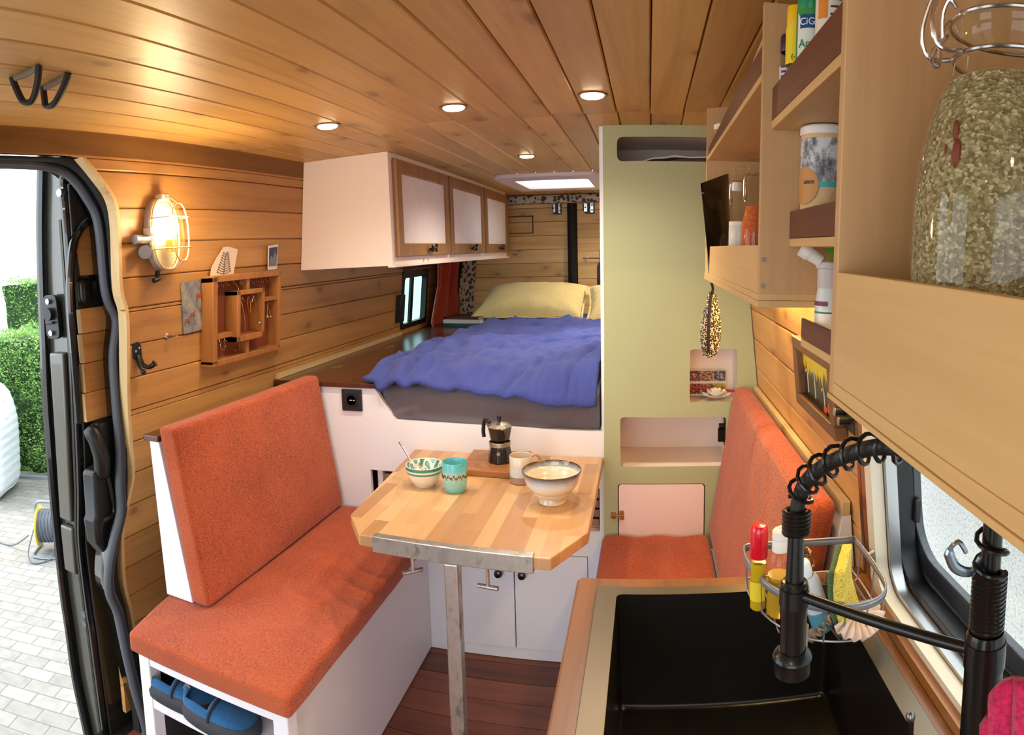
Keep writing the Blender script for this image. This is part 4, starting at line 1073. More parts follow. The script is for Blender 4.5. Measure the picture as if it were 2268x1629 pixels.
# slippers on the shoe shelf
M_sb = fabric('blue_quilted_nylon', srgb(30, 78, 122), srgb(42, 100, 148), (400, 400, 400), bump=.15, big=12)
M_sg = plain('dark_rubber_suede', srgb(54, 54, 62), .75, bump=.2, bscale=200)
def slipper(x, y, z, rot, lab):
    T = Matrix.Translation((x, y, z)) @ Matrix.Rotation(rot, 4, 'Z')
    t = thing('slipper', lab, 'slipper', (x, y, z), 'blue quilted slippers on the bench shelf')
    Lh = .212
    def half(s): # half width along the shoe
        return (.030 + .014 * math.sin(min(1, s * 1.25) * PI * .55) + .004 * s) * (max(0, 1 - abs(2 * s - 1) ** 5)) ** .45
    def top(s):
        return lerp(.058, .070, min(1, s / .25)) if s < .25 else (.070 - .006 * (s - .25) / .2 if s < .45 else .064 - .030 * ((s - .45) / .55) ** 1.1)
    def lower(u, v):
        s = u; a = v * 2 * PI; w_ = half(s); zz = .030
        return None
    m = MB(); n = 28; k = 26
    rings = [0, .004, .018, .032]
    vs = []; fs = []
    outline = []
    for j in range(2 * k):
        s = (j / k) if j <= k else (2 - j / k); side = 1 if j <= k else -1
        s = .5 - .5 * math.cos(s * PI)
        outline.append((s, side))
    for q, (zz, gr) in enumerate(((0, .0), (.004, .003), (.020, .004), (.040, 0.0))):
        for s, side in outline: vs.append(((s - .5) * Lh * (1 + gr * 6), side * (half(s) + gr), zz))
    n = 2 * k
    for q in range(3): fs += [(q * n + j, q * n + (j + 1) % n, (q + 1) * n + (j + 1) % n, (q + 1) * n + j) for j in range(n)]
    fs.append(tuple(reversed(range(n))))
    m.T = T; m.add(vs, fs); build('sole_rand', m, M_sg, t, solid=.002)
    # upper: toe box closed, heel open collar
    m = MB(); m.T = T; vs = []; fs = []
    U = 22; V = 14
    for i in range(U + 1):
        s = .002 + .996 * i / U; w_ = half(s); h_ = top(s)
        for j in range(V + 1):
            a = PI * j / V
            yy = w_ * math.cos(a); zz = .032 + (h_ - .032) * math.sin(a) ** .75 + .0018 * math.sin(s * 70) * (s > .5)
            vs.append(((s - .5) * Lh, yy, zz))
    for i in range(U):
        for j in range(V):
            s = (i + .5) / U; mid_ = 3 <= j <= V - 4
            if .08 < s < .46 and mid_: continue
            fs.append((i * (V + 1) + j, i * (V + 1) + j + 1, (i + 1) * (V + 1) + j + 1, (i + 1) * (V + 1) + j))
    m.add(vs, fs); build('quilted_upper', m, M_sb, t, solid=.004)
    m = MB(); m.T = T
    m.tube([((.49 + .02 * math.sin(a * PI) - .5) * Lh, -math.cos(a * PI) * half(.5) * 1.04, .034 + (top(.5) - .030) * math.sin(a * PI) ** .75) for a in [q / 12 for q in range(13)]], .0045, 6); build('band', m, plain('charcoal_band', srgb(36, 36, 46), .8), t)
    m = MB(); m.T = T; m.extrude([((s - .5) * Lh * .93, q * half(s) * .86, .022) for s, q in outline[2:-2]], (0, 0, .006)); build('insole', m, plain('black_lining', srgb(14, 14, 18), .9), t)
    m = MB(); m.T = T; m.tube(smooth_path([(-.5 * Lh + .004, -.012, .035), (-.5 * Lh - .004, 0, .052), (-.5 * Lh + .006, .004, .066), (-.5 * Lh + .018, .0, .062)], 4), .0045, 8, flat=.6); build('pull_tab', m, plain('grey_tab', srgb(110, 106, 112), .7), t)
slipper(-1.108, 1.140, .3545, R(6), 'blue quilted slipper beside the bench leg, partly behind its pair')
slipper(-.972, 1.122, .3545, R(2), 'blue quilted slipper overlapping in front of its pair')

# ================================================================ table
TB = thing('dining_table', 'beech butcher block table on a single raw steel leg', 'table', (-.49, 1.75, 0))
TZ = .765
t = NT('butcher_block_beech')
br = t.n('ShaderNodeTexBrick'); br.offset = .37; br.offset_frequency = 2; br.squash = 1.0
mp = t.n('ShaderNodeMapping'); tc = t.n('ShaderNodeTexCoord'); t.l(tc.outputs['Object'], mp.inputs[0]); mp.inputs['Rotation'].default_value = (0, 0, R(90)); mp.inputs['Scale'].default_value = (1, 1, 1); mp.inputs['Location'].default_value = (.03, .01, 0)
t.l(mp.outputs[0], br.inputs['Vector'])
for k_, v_ in (('Scale', 1.0), ('Mortar Size', 0.0), ('Bias', 0.0), ('Brick Width', .27), ('Row Height', .042)): br.inputs[k_].default_value = v_
br.inputs['Color1'].default_value = (0, 0, 0, 1); br.inputs['Color2'].default_value = (1, 1, 1, 1)
gn = t.n('ShaderNodeTexNoise', i_Scale=1.0, i_Detail=4.0); t.l(t.coords((90, 4, 40)), gn.inputs['Vector'])
c_ = t.ramp(br.outputs['Color'], [(0, srgb(172, 126, 82)), (.35, srgb(198, 154, 106)), (.7, srgb(206, 164, 114)), (1, srgb(214, 176, 128))])
c_ = t.mix(c_, t.ramp(gn.outputs['Fac'], [(.3, (.88, .86, .84, 1)), (.6, (1, 1, 1, 1))]), .7, 'MULTIPLY')
t.l(c_, t.b.inputs['Base Color']); t.b.inputs['Roughness'].default_value = .33; t.b.inputs['Coat Weight'].default_value = .25; t.b.inputs['Coat Roughness'].default_value = .3
M_block = t.mat
m = MB(); m.extrude([(-.828, 2.128, TZ - .030), (-.790, 1.522, TZ - .030), (-.712, 1.412, TZ - .030), (-.222, 1.388, TZ - .030), (-.150, 1.535, TZ - .030), (-.153, 2.128, TZ - .030)], (0, 0, .030))
build('tabletop', m, M_block, TB, smooth=False, bevel=.003)
m = MB()
def barp(x): return lerp(1.408, 1.387, (x + .672) / .409)
m.hexa([(-.672, barp(-.672) - .005, .728), (-.263, barp(-.263) - .005, .728), (-.263, barp(-.263), .728), (-.672, barp(-.672), .728), (-.672, barp(-.672) - .005, TZ + .004), (-.263, barp(-.263) - .005, TZ + .004), (-.263, barp(-.263), TZ + .004), (-.672, barp(-.672), TZ + .004)])
m.hexa([(-.672, barp(-.672) - .002, TZ + .0005), (-.263, barp(-.263) - .002, TZ + .0005), (-.263, barp(-.263) + .020, TZ + .0005), (-.672, barp(-.672) + .020, TZ + .0005), (-.672, barp(-.672) - .002, TZ + .004), (-.263, barp(-.263) - .002, TZ + .004), (-.263, barp(-.263) + .020, TZ + .004), (-.672, barp(-.672) + .020, TZ + .004)])
m.hexa([(-.672, barp(-.672) - .002, .726), (-.263, barp(-.263) - .002, .726), (-.263, barp(-.263) + .035, .726), (-.672, barp(-.672) + .035, .726), (-.672, barp(-.672) - .002, .731), (-.263, barp(-.263) - .002, .731), (-.263, barp(-.263) + .035, .731), (-.672, barp(-.672) + .035, .731)])
build('steel_bracket', m, M_steel, TB, smooth=False, bevel=.0012)
m = MB(); m.box(-.482, -.447, 1.393, 1.428, .001, .728); build('leg', m, M_steel, TB, smooth=False, bevel=.004, seg=3)
for x, z, a in ((-.572, .684, R(40)), (-.378, .672, R(-8))):
    m = MB(); y = barp(x) + .016; m.tube([(x, y, .727), (x, y, z)], .0045, 10); d = Vector((math.cos(a), math.sin(a), 0)) * .026
    m.tube([Vector((x, y, z)) - d, Vector((x, y, z)) + d], .0055, 10); build('clamp_screw', m, M_steel, TB)

# ---- things on the table
# painted bowl
pb = thing('painted_bowl', 'small white bowl painted inside with green and black arabesques', 'bowl', (-.668, 1.79, TZ))
bx, by = -.668, 1.79
t = NT('painted_glaze_inside')
v = t.coords((1, 1, 1)); 
sp = t.n('ShaderNodeSeparateXYZ'); t.l(v, sp.inputs[0])
ang = t.math('ARCTAN2', sp.outputs[1], sp.outputs[0]); rad = t.math('SQRT', t.math('ADD', t.math('MULTIPLY', sp.outputs[0], sp.outputs[0]), t.math('MULTIPLY', sp.outputs[1], sp.outputs[1])))
wv = t.math('SINE', t.math('ADD', t.math('MULTIPLY', ang, 6.0), t.math('MULTIPLY', t.math('SINE', t.math('MULTIPLY', rad, 210.0)), 1.6)))
w2 = t.math('SINE', t.math('ADD', t.math('MULTIPLY', rad, 330.0), t.math('MULTIPLY', t.math('SINE', t.math('MULTIPLY', ang, 6.0)), 2.2)))
f_ = t.math('MULTIPLY', t.math('ADD', wv, w2), .25); f_ = t.math('ADD', f_, .5)
t.l(t.ramp(f_, [(0, srgb(52, 120, 112)), (.22, srgb(110, 178, 168)), (.30, srgb(44, 46, 44)), (.36, srgb(232, 226, 206)), (.62, srgb(236, 230, 212)), (.68, srgb(60, 58, 54)), (.75, srgb(122, 196, 188)), (.97, srgb(40, 100, 90))]), t.b.inputs['Base Color'])
t.b.inputs['Roughness'].default_value = .12; t.b.inputs['Coat Weight'].default_value = .5
M_pin = t.mat
M_crg = plain('cream_glaze', srgb(232, 220, 196), .15, coat=.5); M_grg = plain('green_glaze_line', srgb(60, 140, 124), .15, coat=.5)
m = MB(); m.lathe([(.030, 0), (.032, .004), (.040, .013), (.049, .028), (.0535, .040), (.055, .044), (.0565, .050), (.0572, .056), (.058, .066)], (bx, by, TZ + .0005), 48, mats=[0, 0, 0, 0, 0, 1, 0, 1, 0, 0])
# rim and inside
build('bowl', m, [M_crg, M_grg], pb)
m = MB(); m.lathe([(.058, .066), (.0565, .0675), (.055, .065), (.0505, .048), (.043, .030), (.030, .016), (.012, .010), (0.0, .009)], (bx, by, TZ + .0005), 48, mats=[0, 0, 1, 1, 1, 1, 1, 1, 1]); build('glazed_inside', m, [M_crg, M_pin], pb)
m = MB(); m.lathe([(.056, .0615), (.0569, .0620), (.0569, .0628), (.056, .0632)], (bx, by, TZ), 48); 
tsp = [Vector((bx + .004, by - .02, TZ + .022)), Vector((bx - .02, by - .012, TZ + .045)), Vector((bx - .046, by + .006, TZ + .072)), Vector((bx - .078, by + .026, TZ + .104)), Vector((bx - .094, by + .035, TZ + .122))]
sp_ = thing('teaspoon', 'silver teaspoon leaning in the painted bowl', 'spoon', tsp[0])
m = MB(); m.tube(smooth_path(tsp, 5), [.0022] * 12 + [.003] * 5 + [.0045, .0050, .0052, .0030][:4], 8, flat=.5); build('handle', m, M_chrome, sp_)
m = MB(); m.T = Matrix.Translation(tsp[0] + Vector((.006, -.004, -.005))) @ Matrix.Rotation(R(35), 4, 'Y'); m.ell((0, 0, 0), .018, .011, .003); build('spoon_bowl', m, M_chrome, sp_)

# turquoise tumbler
tc_ = thing('turquoise_cup', 'turquoise glazed handleless cup with carved brown band', 'cup', (-.563, 1.765, TZ))
x, y = -.563, 1.765
t = NT('turquoise_glaze'); n_ = t.n('ShaderNodeTexNoise', i_Scale=40.0, i_Detail=3.0); t.l(t.coords(), n_.inputs['Vector'])
spz = t.n('ShaderNodeSeparateXYZ'); t.l(t.coords(), spz.inputs[0])
f_ = t.math('ADD', t.math('MULTIPLY', spz.outputs[2], 9.0), t.math('MULTIPLY', n_.outputs['Fac'], .25))
t.l(t.ramp(f_, [(.1, srgb(110, 190, 186)), (.42, srgb(146, 204, 190)), (.62, srgb(182, 204, 178)), (.72, srgb(112, 196, 200)), (.9, srgb(84, 180, 190))]), t.b.inputs['Base Color']); t.b.inputs['Roughness'].default_value = .3; t.b.inputs['Coat Weight'].default_value = .3
M_tq = t.mat
m = MB(); m.lathe([(.0, 0), (.028, 0), (.031, .003), (.0345, .018), (.0375, .045), (.038, .065), (.0372, .088), (.036, .0905), (.0345, .088), (.0345, .06), (.030, .012), (0, .009)], (x, y, TZ + .0005), 40); build('body', m, M_tq, tc_)
m = MB()
for k in range(26):
    a = R(180) + k * R(180) / 25; r0 = .0383
    z = TZ + .050 + .004 * math.sin(k * 1.9)
    pts = [Vector((x + r0 * math.cos(a + R(q * 2.6)), y + r0 * math.sin(a + R(q * 2.6)), z + h_)) for q, h_ in ((-1.2, .005), (-.3, .002), (.2, -.002), (1.2, -.004) if k % 2 else (1.0, .005))]
    m.tube(pts, .0011, 5)
build('carved_band', m, plain('brown_carving', srgb(110, 66, 40), .7), tc_)
# chopping board
cbrd = thing('chopping_board', 'small thick wooden board under the coffee maker', 'board', (-.50, 1.97, TZ))
m = MB(); m.extrude([(-.592, 1.895, TZ + .0005), (-.405, 1.885, TZ + .0005), (-.395, 2.105, TZ + .0005), (-.598, 2.100, TZ + .0005)], (0, 0, .021)); build('board', m, wood('figured_board', srgb(190, 128, 78), srgb(150, 92, 48), 'X', 0, rough=.4), cbrd, smooth=False, bevel=.003)
# moka pot
mk = thing('moka_pot', 'black octagonal stovetop coffee maker with steel lid and waist', 'coffee pot', (-.478, 1.99, TZ + .022))
x, y, z = -.478, 1.99, TZ + .022
M_mb = plain('black_enamel', srgb(22, 21, 22), .22, coat=.5); M_al = plain('dull_aluminium', srgb(176, 166, 152), .38, .9)
def octo(m, prof):
    m.lathe(prof, (x, y, z), 8)
m = MB(); octo(m, [(.041, 0), (.042, .004), (.035, .046), (.0335, .052)]); build('boiler', m, M_mb, mk, smooth=False, bevel=.001)
m = MB(); m.lathe([(.0335, .052), (.035, .053), (.035, .066), (.0335, .067)], (x, y, z), 40); build('waist_ring', m, M_al, mk)
m = MB(); octo(m, [(.029, .067), (.033, .076), (.040, .112), (.0405, .116)]); m.extrude([(x + .005, y - .036, z + .112), (x + .022, y - .052, z + .118), (x + .030, y - .032, z + .118), (x + .022, y - .025, z + .088)], (.002, .002, .001)); build('upper_jug', m, M_mb, mk, smooth=False, bevel=.001)
m = MB(); octo(m, [(.0415, .116), (.042, .118), (.030, .125), (.008, .129), (.0, .130)]); m.tube(smooth_path([(x + .010, y - .036, z + .1165), (x + .020, y - .048, z + .1175), (x + .028, y - .034, z + .1165)], 3), .0025, 6); lid = build('lid', m, M_al, mk, smooth=False, bevel=.0006)
m = MB(); m.lathe([(.006, .129), (.005, .134), (.008, .147), (.0075, .150), (0, .151)], (x, y, z), 10); build('knob', m, M_black, lid)
m = MB(); m.tube(smooth_path([(x - .034, y + .015, z + .122), (x - .05, y + .024, z + .128), (x - .058, y + .028, z + .120), (x - .062, y + .030, z + .09), (x - .060, y + .029, z + .07)], 4), .0065, 8); build('handle', m, M_black, mk)
m = MB(); m.tube([(x + .004, y - .030, z + .036), (x + .004, y - .042, z + .035)], .006, 12); build('safety_valve', m, M_al, mk)
# pale mug
mg = thing('pale_mug', 'small off white mug with brownish foot behind the big bowl', 'mug', (-.385, 1.868, TZ))
x, y = -.385, 1.868
M_pg = plain('off_white_glaze', srgb(214, 200, 180), .25, coat=.4, var=.08, vscale=30); M_mv = plain('mauve_brown_clay', srgb(164, 132, 118), .5); M_pl = plain('pale_blue_glaze', srgb(204, 206, 204), .25, coat=.4)
m = MB(); m.lathe([(0, 0), (.031, 0), (.034, .003), (.034, .022), (.0345, .0225), (.0345, .050), (.0345, .083), (.0335, .0845), (.032, .083), (.032, .012), (0, .010)], (x, y, TZ + .0005), 40, mats=[1, 1, 1, 1, 2, 0, 0, 0, 0, 0, 0, 0]); build('body', m, [M_pg, M_mv, M_pl], mg)
m = MB(); m.tube(smooth_path([(x + .026, y + .022, TZ + .074), (x + .040, y + .034, TZ + .076), (x + .052, y + .044, TZ + .060), (x + .046, y + .040, TZ + .036), (x + .030, y + .026, TZ + .028)], 4), .0042, 8); build('handle', m, plain('pinkish_clay', srgb(196, 156, 134), .5), mg)
# large ceramic bowl
bw = thing('ceramic_bowl', 'large cream ribbed bowl with brown blue rim on foot', 'bowl', (-.268, 1.722, TZ))
x, y = -.268, 1.722
t = NT('brown_blue_reactive_glaze'); n_ = t.n('ShaderNodeTexNoise', i_Scale=30.0, i_Detail=4.0); t.l(t.coords(), n_.inputs['Vector'])
spz = t.n('ShaderNodeSeparateXYZ'); t.l(t.coords(), spz.inputs[0])
f_ = t.math('ADD', t.math('MULTIPLY', spz.outputs[2], 9.0), t.math('MULTIPLY', n_.outputs['Fac'], .10))
t.l(t.ramp(f_, [(.0, srgb(216, 186, 142)), (.50, srgb(226, 208, 178)), (.64, srgb(206, 214, 216)), (.80, srgb(150, 160, 166)), (.875, srgb(104, 90, 72)), (.90, srgb(80, 56, 36))]), t.b.inputs['Base Color']); t.b.inputs['Roughness'].default_value = .08; t.b.inputs['Coat Weight'].default_value = .8
M_rg = t.mat
t = NT('ribbed_cream_outside'); n_ = t.n('ShaderNodeTexNoise', i_Scale=30.0, i_Detail=4.0); t.l(t.coords(), n_.inputs['Vector'])
spz = t.n('ShaderNodeSeparateXYZ'); t.l(t.coords(), spz.inputs[0])
f_ = t.math('ADD', t.math('MULTIPLY', spz.outputs[2], 9.0), t.math('MULTIPLY', n_.outputs['Fac'], .05))
t.l(t.ramp(f_, [(.0, srgb(222, 206, 180)), (.69, srgb(232, 220, 198)), (.76, srgb(150, 152, 156)), (.84, srgb(96, 98, 104)), (.90, srgb(72, 50, 32))]), t.b.inputs['Base Color']); t.b.inputs['Roughness'].default_value = .15; t.b.inputs['Coat Weight'].default_value = .6
M_ro = t.mat
pr = [(0, 0), (.036, 0), (.038, .003), (.034, .012), (.033, .016)]
for k in range(1, 15):
    s = k / 14; pr.append((.035 + (.048) * s ** .54 + .0012 * math.sin(s * 5 * 2 * PI), .016 + .074 * s))
m = MB(); m.lathe(pr + [(.0835, .093)], (x, y, TZ + .0005), 56); build('outer_wall', m, M_ro, bw)
m = MB(); m.lathe([(.0835, .093), (.0822, .0945), (.0805, .092), (.079, .078), (.073, .056), (.060, .037), (.040, .026), (.02, .021), (0, .020)], (x, y, TZ + .0005), 56); build('glazed_inside', m, M_rg, bw)
ss = thing('wooden_spoon', 'short brownish spoon lying in the large bowl', 'spoon', (x + .01, y - .01, TZ + .04))
m = MB(); m.T = Matrix.Translation((x + .020, y - .022, TZ + .048)) @ Matrix.Rotation(R(-12), 4, 'Y'); m.ell((0, 0, 0), .024, .014, .006); build('spoon_bowl', m, plain('brown_metal_spoon', srgb(150, 122, 96), .3, .5), ss)
m = MB(); m.tube([(x + .0, y - .024, TZ + .043), (x - .03, y - .02, TZ + .034), (x - .038, y - .018, TZ + .034)], .004, 8); build('handle', m, plain('brown_metal_spoon', srgb(150, 122, 96), .3, .5), ss)

# ================================================================ green cupboard, front panel with cut outs
GY = 2.118
gc = thing('tall_cupboard', 'tall sage green cupboard front with cut out niches and small door', 'cupboard', (.1, 2.12, 0))
H1 = rrect(-.100, .235, 1.742, 1.818, .018); H2 = rrect(.138, .296, .957, 1.136, .010); H3 = rrect(-.094, .262, .731, .906, .012); H4 = rrect(-.104, .193, .446, .675, .014)
m = MB(); pane(m, [(-.157, .002), (XR(0) - .004, .002), (XR(1.854) - .004, 1.8545), (-.145, 1.8545), (-.1455, 1.2)], [H1, H2, H3, H4], y0=GY, t_=.013)
build('front_panel', m, M_sage, gc, smooth=False)
m = MB()
def niche(x0, x1, z0, z1, d_):
    t_ = .006; y0, y1 = GY + .0135, GY + d_
    m.box(x0 - t_, x0, y0, y1, z0 - t_, z1 + t_); m.box(x1, x1 + t_, y0, y1, z0 - t_, z1 + t_); m.box(x0, x1, y0, y1, z0 - t_, z0); m.box(x0, x1, y0, y1, z1, z1 + t_); m.box(x0 - t_, x1 + t_, y1, y1 + t_, z0 - t_, z1 + t_)
niche(-.125, .258, 1.725, 1.838, .42); build('top_niche', m, M_white2, gc, smooth=False)
m = MB(); niche(.130, .304, .949, 1.144, .12); build('square_niche', m, M_white2, gc, smooth=False)
m = MB(); niche(-.104, .275, .722, .915, .26); build('wide_niche', m, M_white2, gc, smooth=False)
m = MB(); m.box(-.1575, -.1455, GY + .0135, 2.75, .0, 1.854); build('side_panel', m, M_white, gc, smooth=False)
m = MB(); m.extrude([(x, GY + .002, z) for x, z in rrect(-.101, .190, .449, .672, .013)], (0, .010, 0)); dd = build('small_door', m, plain('pinkish_white_paint', srgb(238, 214, 204), .4), gc, bevel=.001)
m = MB(); m.box(-.128, -.112, GY - .005, GY - .0005, .553, .573); m.box(-.098, -.084, GY - .005, GY + .0015, .548, .578); m.tube([(-.128, GY - .006, .563), (-.088, GY - .006, .563)], .0035, 8); m.ell((-.118, GY - .006, .563), .005, .004, .012)
build('latch', m, plain('old_brass', srgb(176, 112, 54), .4, .7), dd)
m = MB(); m.box(.262, .2735, GY + .05, GY + .09, .79, .88); m.tube([(.262, GY + .07, .855), (.245, GY + .07, .855)], .010, 12); m.box(.242, .262, GY + .062, GY + .078, .80, .845); build('twist_catch', m, M_blackm, gc)
# in the square niche: card and white lotus
t = thing('postcard', 'colourful tiled postcard standing in the green cupboard niche', 'postcard', (.21, GY + .09, .957))
m = MB(); m.hexa([(.139, GY + .10, .958), (.272, GY + .10, .958), (.272, GY + .102, .958), (.139, GY + .102, .958), (.139, GY + .108, 1.048), (.272, GY + .108, 1.048), (.272, GY + .110, 1.048), (.139, GY + .110, 1.048)]); build('card', m, plain('cream_card', srgb(226, 210, 196), .5), t)
cols = [srgb(120, 34, 60), srgb(150, 96, 70), srgb(86, 96, 120), srgb(120, 40, 44), srgb(110, 84, 60), srgb(196, 160, 50)]
for k in range(6):
    i, j = k % 3, k // 3; x0 = .141 + i * .0435; z0 = 1.008 - j * .045
    yb = GY + .1035 + (z0 - .958) * .089 - .0045
    mm = NT('tiny_street_photo'); n_ = mm.n('ShaderNodeTexNoise', i_Scale=140.0, i_Detail=3.0); mm.l(mm.coords(), n_.inputs['Vector'])
    mm.l(mm.ramp(n_.outputs['Fac'], [(.35, srgb(50, 30, 34)), (.5, cols[k]), (.66, srgb(206, 168, 110))]), mm.b.inputs['Base Color'])
    m = MB(); m.box(x0, x0 + .041, yb - .001, yb + .001, z0, z0 + .036); build('small_picture', m, mm.mat, t)
lt = thing('lotus_candle_holder', 'white lotus flower ornament in the green cupboard niche', 'ornament', (.24, GY + .045, .957))
m = MB()
for ring_, (n_, r0, h_, ln, sc_) in enumerate(((9, .020, .003, .044, .013), (8, .014, .008, .036, .012), (6, .008, .012, .028, .010), (4, .003, .016, .018, .007))):
    for k in range(n_):
        a = 2 * PI * k / n_ + ring_ * .35; tl = R(22 + ring_ * 20)
        m.T = Matrix.Translation((.232, GY + .050, .958)) @ Matrix.Rotation(a, 4, 'Z') @ Matrix.Translation((r0 * .6, 0, h_)) @ Matrix.Rotation(-tl, 4, 'Y')
        m.ell((ln * .45, 0, 0), ln * .5, sc_, .002, 10, 8)
m.T = Matrix.Identity(4)
build('petals', m, plain('white_ceramic', srgb(236, 228, 214), .3), lt)
t = thing('red_stick', 'magenta red stick lying behind the white lotus', 'stick', (.15, GY + .09, .975))
m = MB(); m.tube([(.140, GY + .085, .992), (.30, GY + .085, .975)], .0045, 8); build('stick', m, plain('magenta_red', srgb(176, 30, 62), .5), t)
t = thing('folded_cloth', 'crumpled white cloth inside the top slot of green cupboard', 'cloth', (.06, 2.3, 1.732))
m = MB(); m.grid(lambda u, v: (-.10 + .32 * u, GY + .03 + .35 * v, 1.729 + (.015 + .05 * v) * (.4 + .6 * u) + .006 * noise.noise(Vector((u * 6, v * 5, 0))) + .02 * math.sin(u * 2.5)), 30, 16)
build('cloth', m, plain('white_cloth', srgb(222, 206, 198), .8), t, solid=.004)

# ================================================================ right bench
def onR(y, z, off=0.0): return Vector((XR(z) - off, y, z))
rb = thing('bench_base', 'bench box under the orange cushion between sink and green cupboard', 'bench', (.1, 1.6, 0))
m = MB(); m.box(-.150, -.135, 1.075, 2.117, .002, .440); m.box(-.135, .40, 1.075, 2.117, .425, .440); build('box', m, M_white, rb, smooth=False, bevel=.001)
m = MB()
def rs(q):
    z = q.z + (.004 * math.sin(q.x * 45 + 2 * math.sin(q.y * 9)) * math.exp(-((q.y - 2.0) / .2) ** 2) if q.z > .47 else 0)
    return (q.x, q.y, z + .003 * noise.noise(q * 8))
m.rbox(-.158, .205, 1.078, 2.112, .441, .497, .018, 5, .02, rs)
tag(build('seat_cushion', m, M_orange, loc=(.0, 1.6, .441)), 'burnt orange seat cushion between the sink and green cupboard', 'cushion')
def rbk(q):
    t_ = (q.z - .50) / .52
    x = q.x + lerp(.202, .285, t_)
    crease = .006 * math.exp(-((q.y - 1.62 + .25 * (1 - t_)) / .03) ** 2) + .006 * math.exp(-((q.y - 1.50 + .3 * (1 - t_)) / .03) ** 2)
    return (x - crease * (q.x < .01), q.y, q.z)
m = MB(); m.rbox(0, .062, 1.085, 2.108, .500, 1.015, .026, 5, .03, rbk)
tag(build('backrest_cushion', m, M_orange, loc=(.25, 1.6, .5)), 'burnt orange backrest cushion below the framed picture', 'cushion')
rw = thing('backrest_box', 'white tapered backrest box with raw wood top behind the tall orange cushion', 'backrest', (.33, 1.6, .5))
m = MB(); m.extrude([(.272, 1.088, .442), (XR(.442) - .004, 1.088, .442), (XR(.98) - .004, 1.088, .985), (.352, 1.088, .985)], (0, 1.02, 0)); build('box', m, M_white, rw, smooth=False, bevel=.001)
m = MB(); m.box(.350, .3655, 1.086, 2.108, .986, 1.012); build('raw_batten', m, M_rawY, rw, smooth=False, bevel=.001)

# ================================================================ kitchen block: worktop, sink
wt = thing('worktop', 'orange brown wooden worktop around the black sink', 'worktop', (.1, .6, .86))
m = MB()
sx0, sx1, sy0, sy1 = -.086, .335, .43, 1.027
m.extrude([(-.113, -.3, .872), (XR(.872) - .003, -.3, .872), (XR(.872) - .003, 1.062, .872), (-.116, 1.062, .872), (-.123, 1.052, .872)], (0, 0, .026), [[(sx0 + .006, sy0 + .006, .872), (sx1 - .006, sy0 + .006, .872), (sx1 - .006, sy1 - .006, .872), (sx0 + .006, sy1 - .006, .872)]])
build('board', m, M_worktop, wt, smooth=False, bevel=.004, seg=3)
m = MB(); m.box(.352, .374, .42, 1.0, .8985, .916); build('rear_upstand', m, M_worktop, wt, smooth=False, bevel=.002)
kb = thing('kitchen_cabinet', 'white kitchen cabinet carrying the worktop and sink', 'cabinet', (.1, .6, 0))
m = MB(); m.box(-.108, .36, -.3, -.285, .002, .871); m.box(-.108, -.093, -.285, 1.05, .002, .871); m.box(-.093, .375, 1.035, 1.05, .002, .871); build('carcass', m, M_white, kb, smooth=False, bevel=.001)
sk = thing('sink', 'deep black composite sink basin with brushed rim', 'sink', (.13, .7, .72))
ix0, ix1, iy0, iy1, iz = -.052, .306, .47, 1.002, .702
m = MB()
o_ = rrect(sx0, sx1, sy0, sy1, .008, 3); i_ = rrect(ix0, ix1, iy0, iy1, .010, 5)
m.extrude([(x, y, .8985) for x, y in o_], (0, 0, .0035), [[(x, y, .8985) for x, y in i_]])
build('rim', m, plain('brushed_gunmetal_rim', srgb(118, 106, 90), .36, .85), sk, smooth=False, bevel=.001)
m = MB(); n = len(i_)
lv = [(0, .902), (.006, .715), (.008, .709), (.012, .705), (.018, .703), (.026, iz)]
vs = []
for ins, z in lv:
    for x, y in i_:
        cx, cy = (ix0 + ix1) / 2, (iy0 + iy1) / 2
        vs.append((x + (cx - x) * ins * 2.2, y + (cy - y) * ins * 1.6, z))
fs = [(q * n + j, q * n + (j + 1) % n, (q + 1) * n + (j + 1) % n, (q + 1) * n + j) for q in range(len(lv) - 1) for j in range(n)] + [tuple(range((len(lv) - 1) * n, len(lv) * n))]
m.add(vs, fs); build('basin', m, plain('black_satin_composite', srgb(26, 22, 18), .27, spec=.7, bump=.03, bscale=300), sk, ang=70)

# ---------------------------------------------------------------- tap
TX, TY = .237, .382; HX, HY = .130, .534
tp = thing('kitchen_tap', 'black spring hose kitchen tap with side arm and pull down head', 'tap', (TX, TY, .9))
m = MB(); m.lathe([(.024, .8985), (.024, .906), (.0165, .912), (.0150, .93), (.0145, 1.17), (.0145, 1.192), (.0130, 1.195)], (TX, TY, 0), 28); build('column', m, M_blackm, tp)
m = MB(); pts = []
for k in range(13 * 16): a = 2 * PI * k / 16; pts.append((TX + .0108 * math.cos(a), TY + .0108 * math.sin(a), 1.196 + .044 * k / (13 * 16)))
m.tube(pts, .0027, 6); m.tube([(TX, TY, 1.192), (TX, TY, 1.30)], .0075, 12); build('column_spring', m, M_blackm, tp)
A_ = Vector((HX, HY, 1.237)); B_ = Vector((TX, TY, 1.300)); 
hp = [Vector((HX, HY, 1.215)), A_, Vector((.1345, .5285, 1.262)), Vector((.146, .5135, 1.283)), Vector((.163, .489, 1.302)), Vector((.180, .465, 1.314)), Vector((.198, .438, 1.318)), Vector((.217, .411, 1.322)), Vector((.232, .389, 1.318)), Vector((.2385, .381, 1.300)), Vector((TX, TY, 1.265)), Vector((TX, TY, 1.235))]
HP = smooth_path(hp, 8)
m = MB(); m.tube(HP, .0068, 12); build('hose', m, plain('black_braided_hose', srgb(40, 38, 34), .45, .2, bump=.8, bscale=420), tp)
m = MB(); turns = 17; pts = []; up = Vector((.57, -.82, 0)); K = 14 * 14
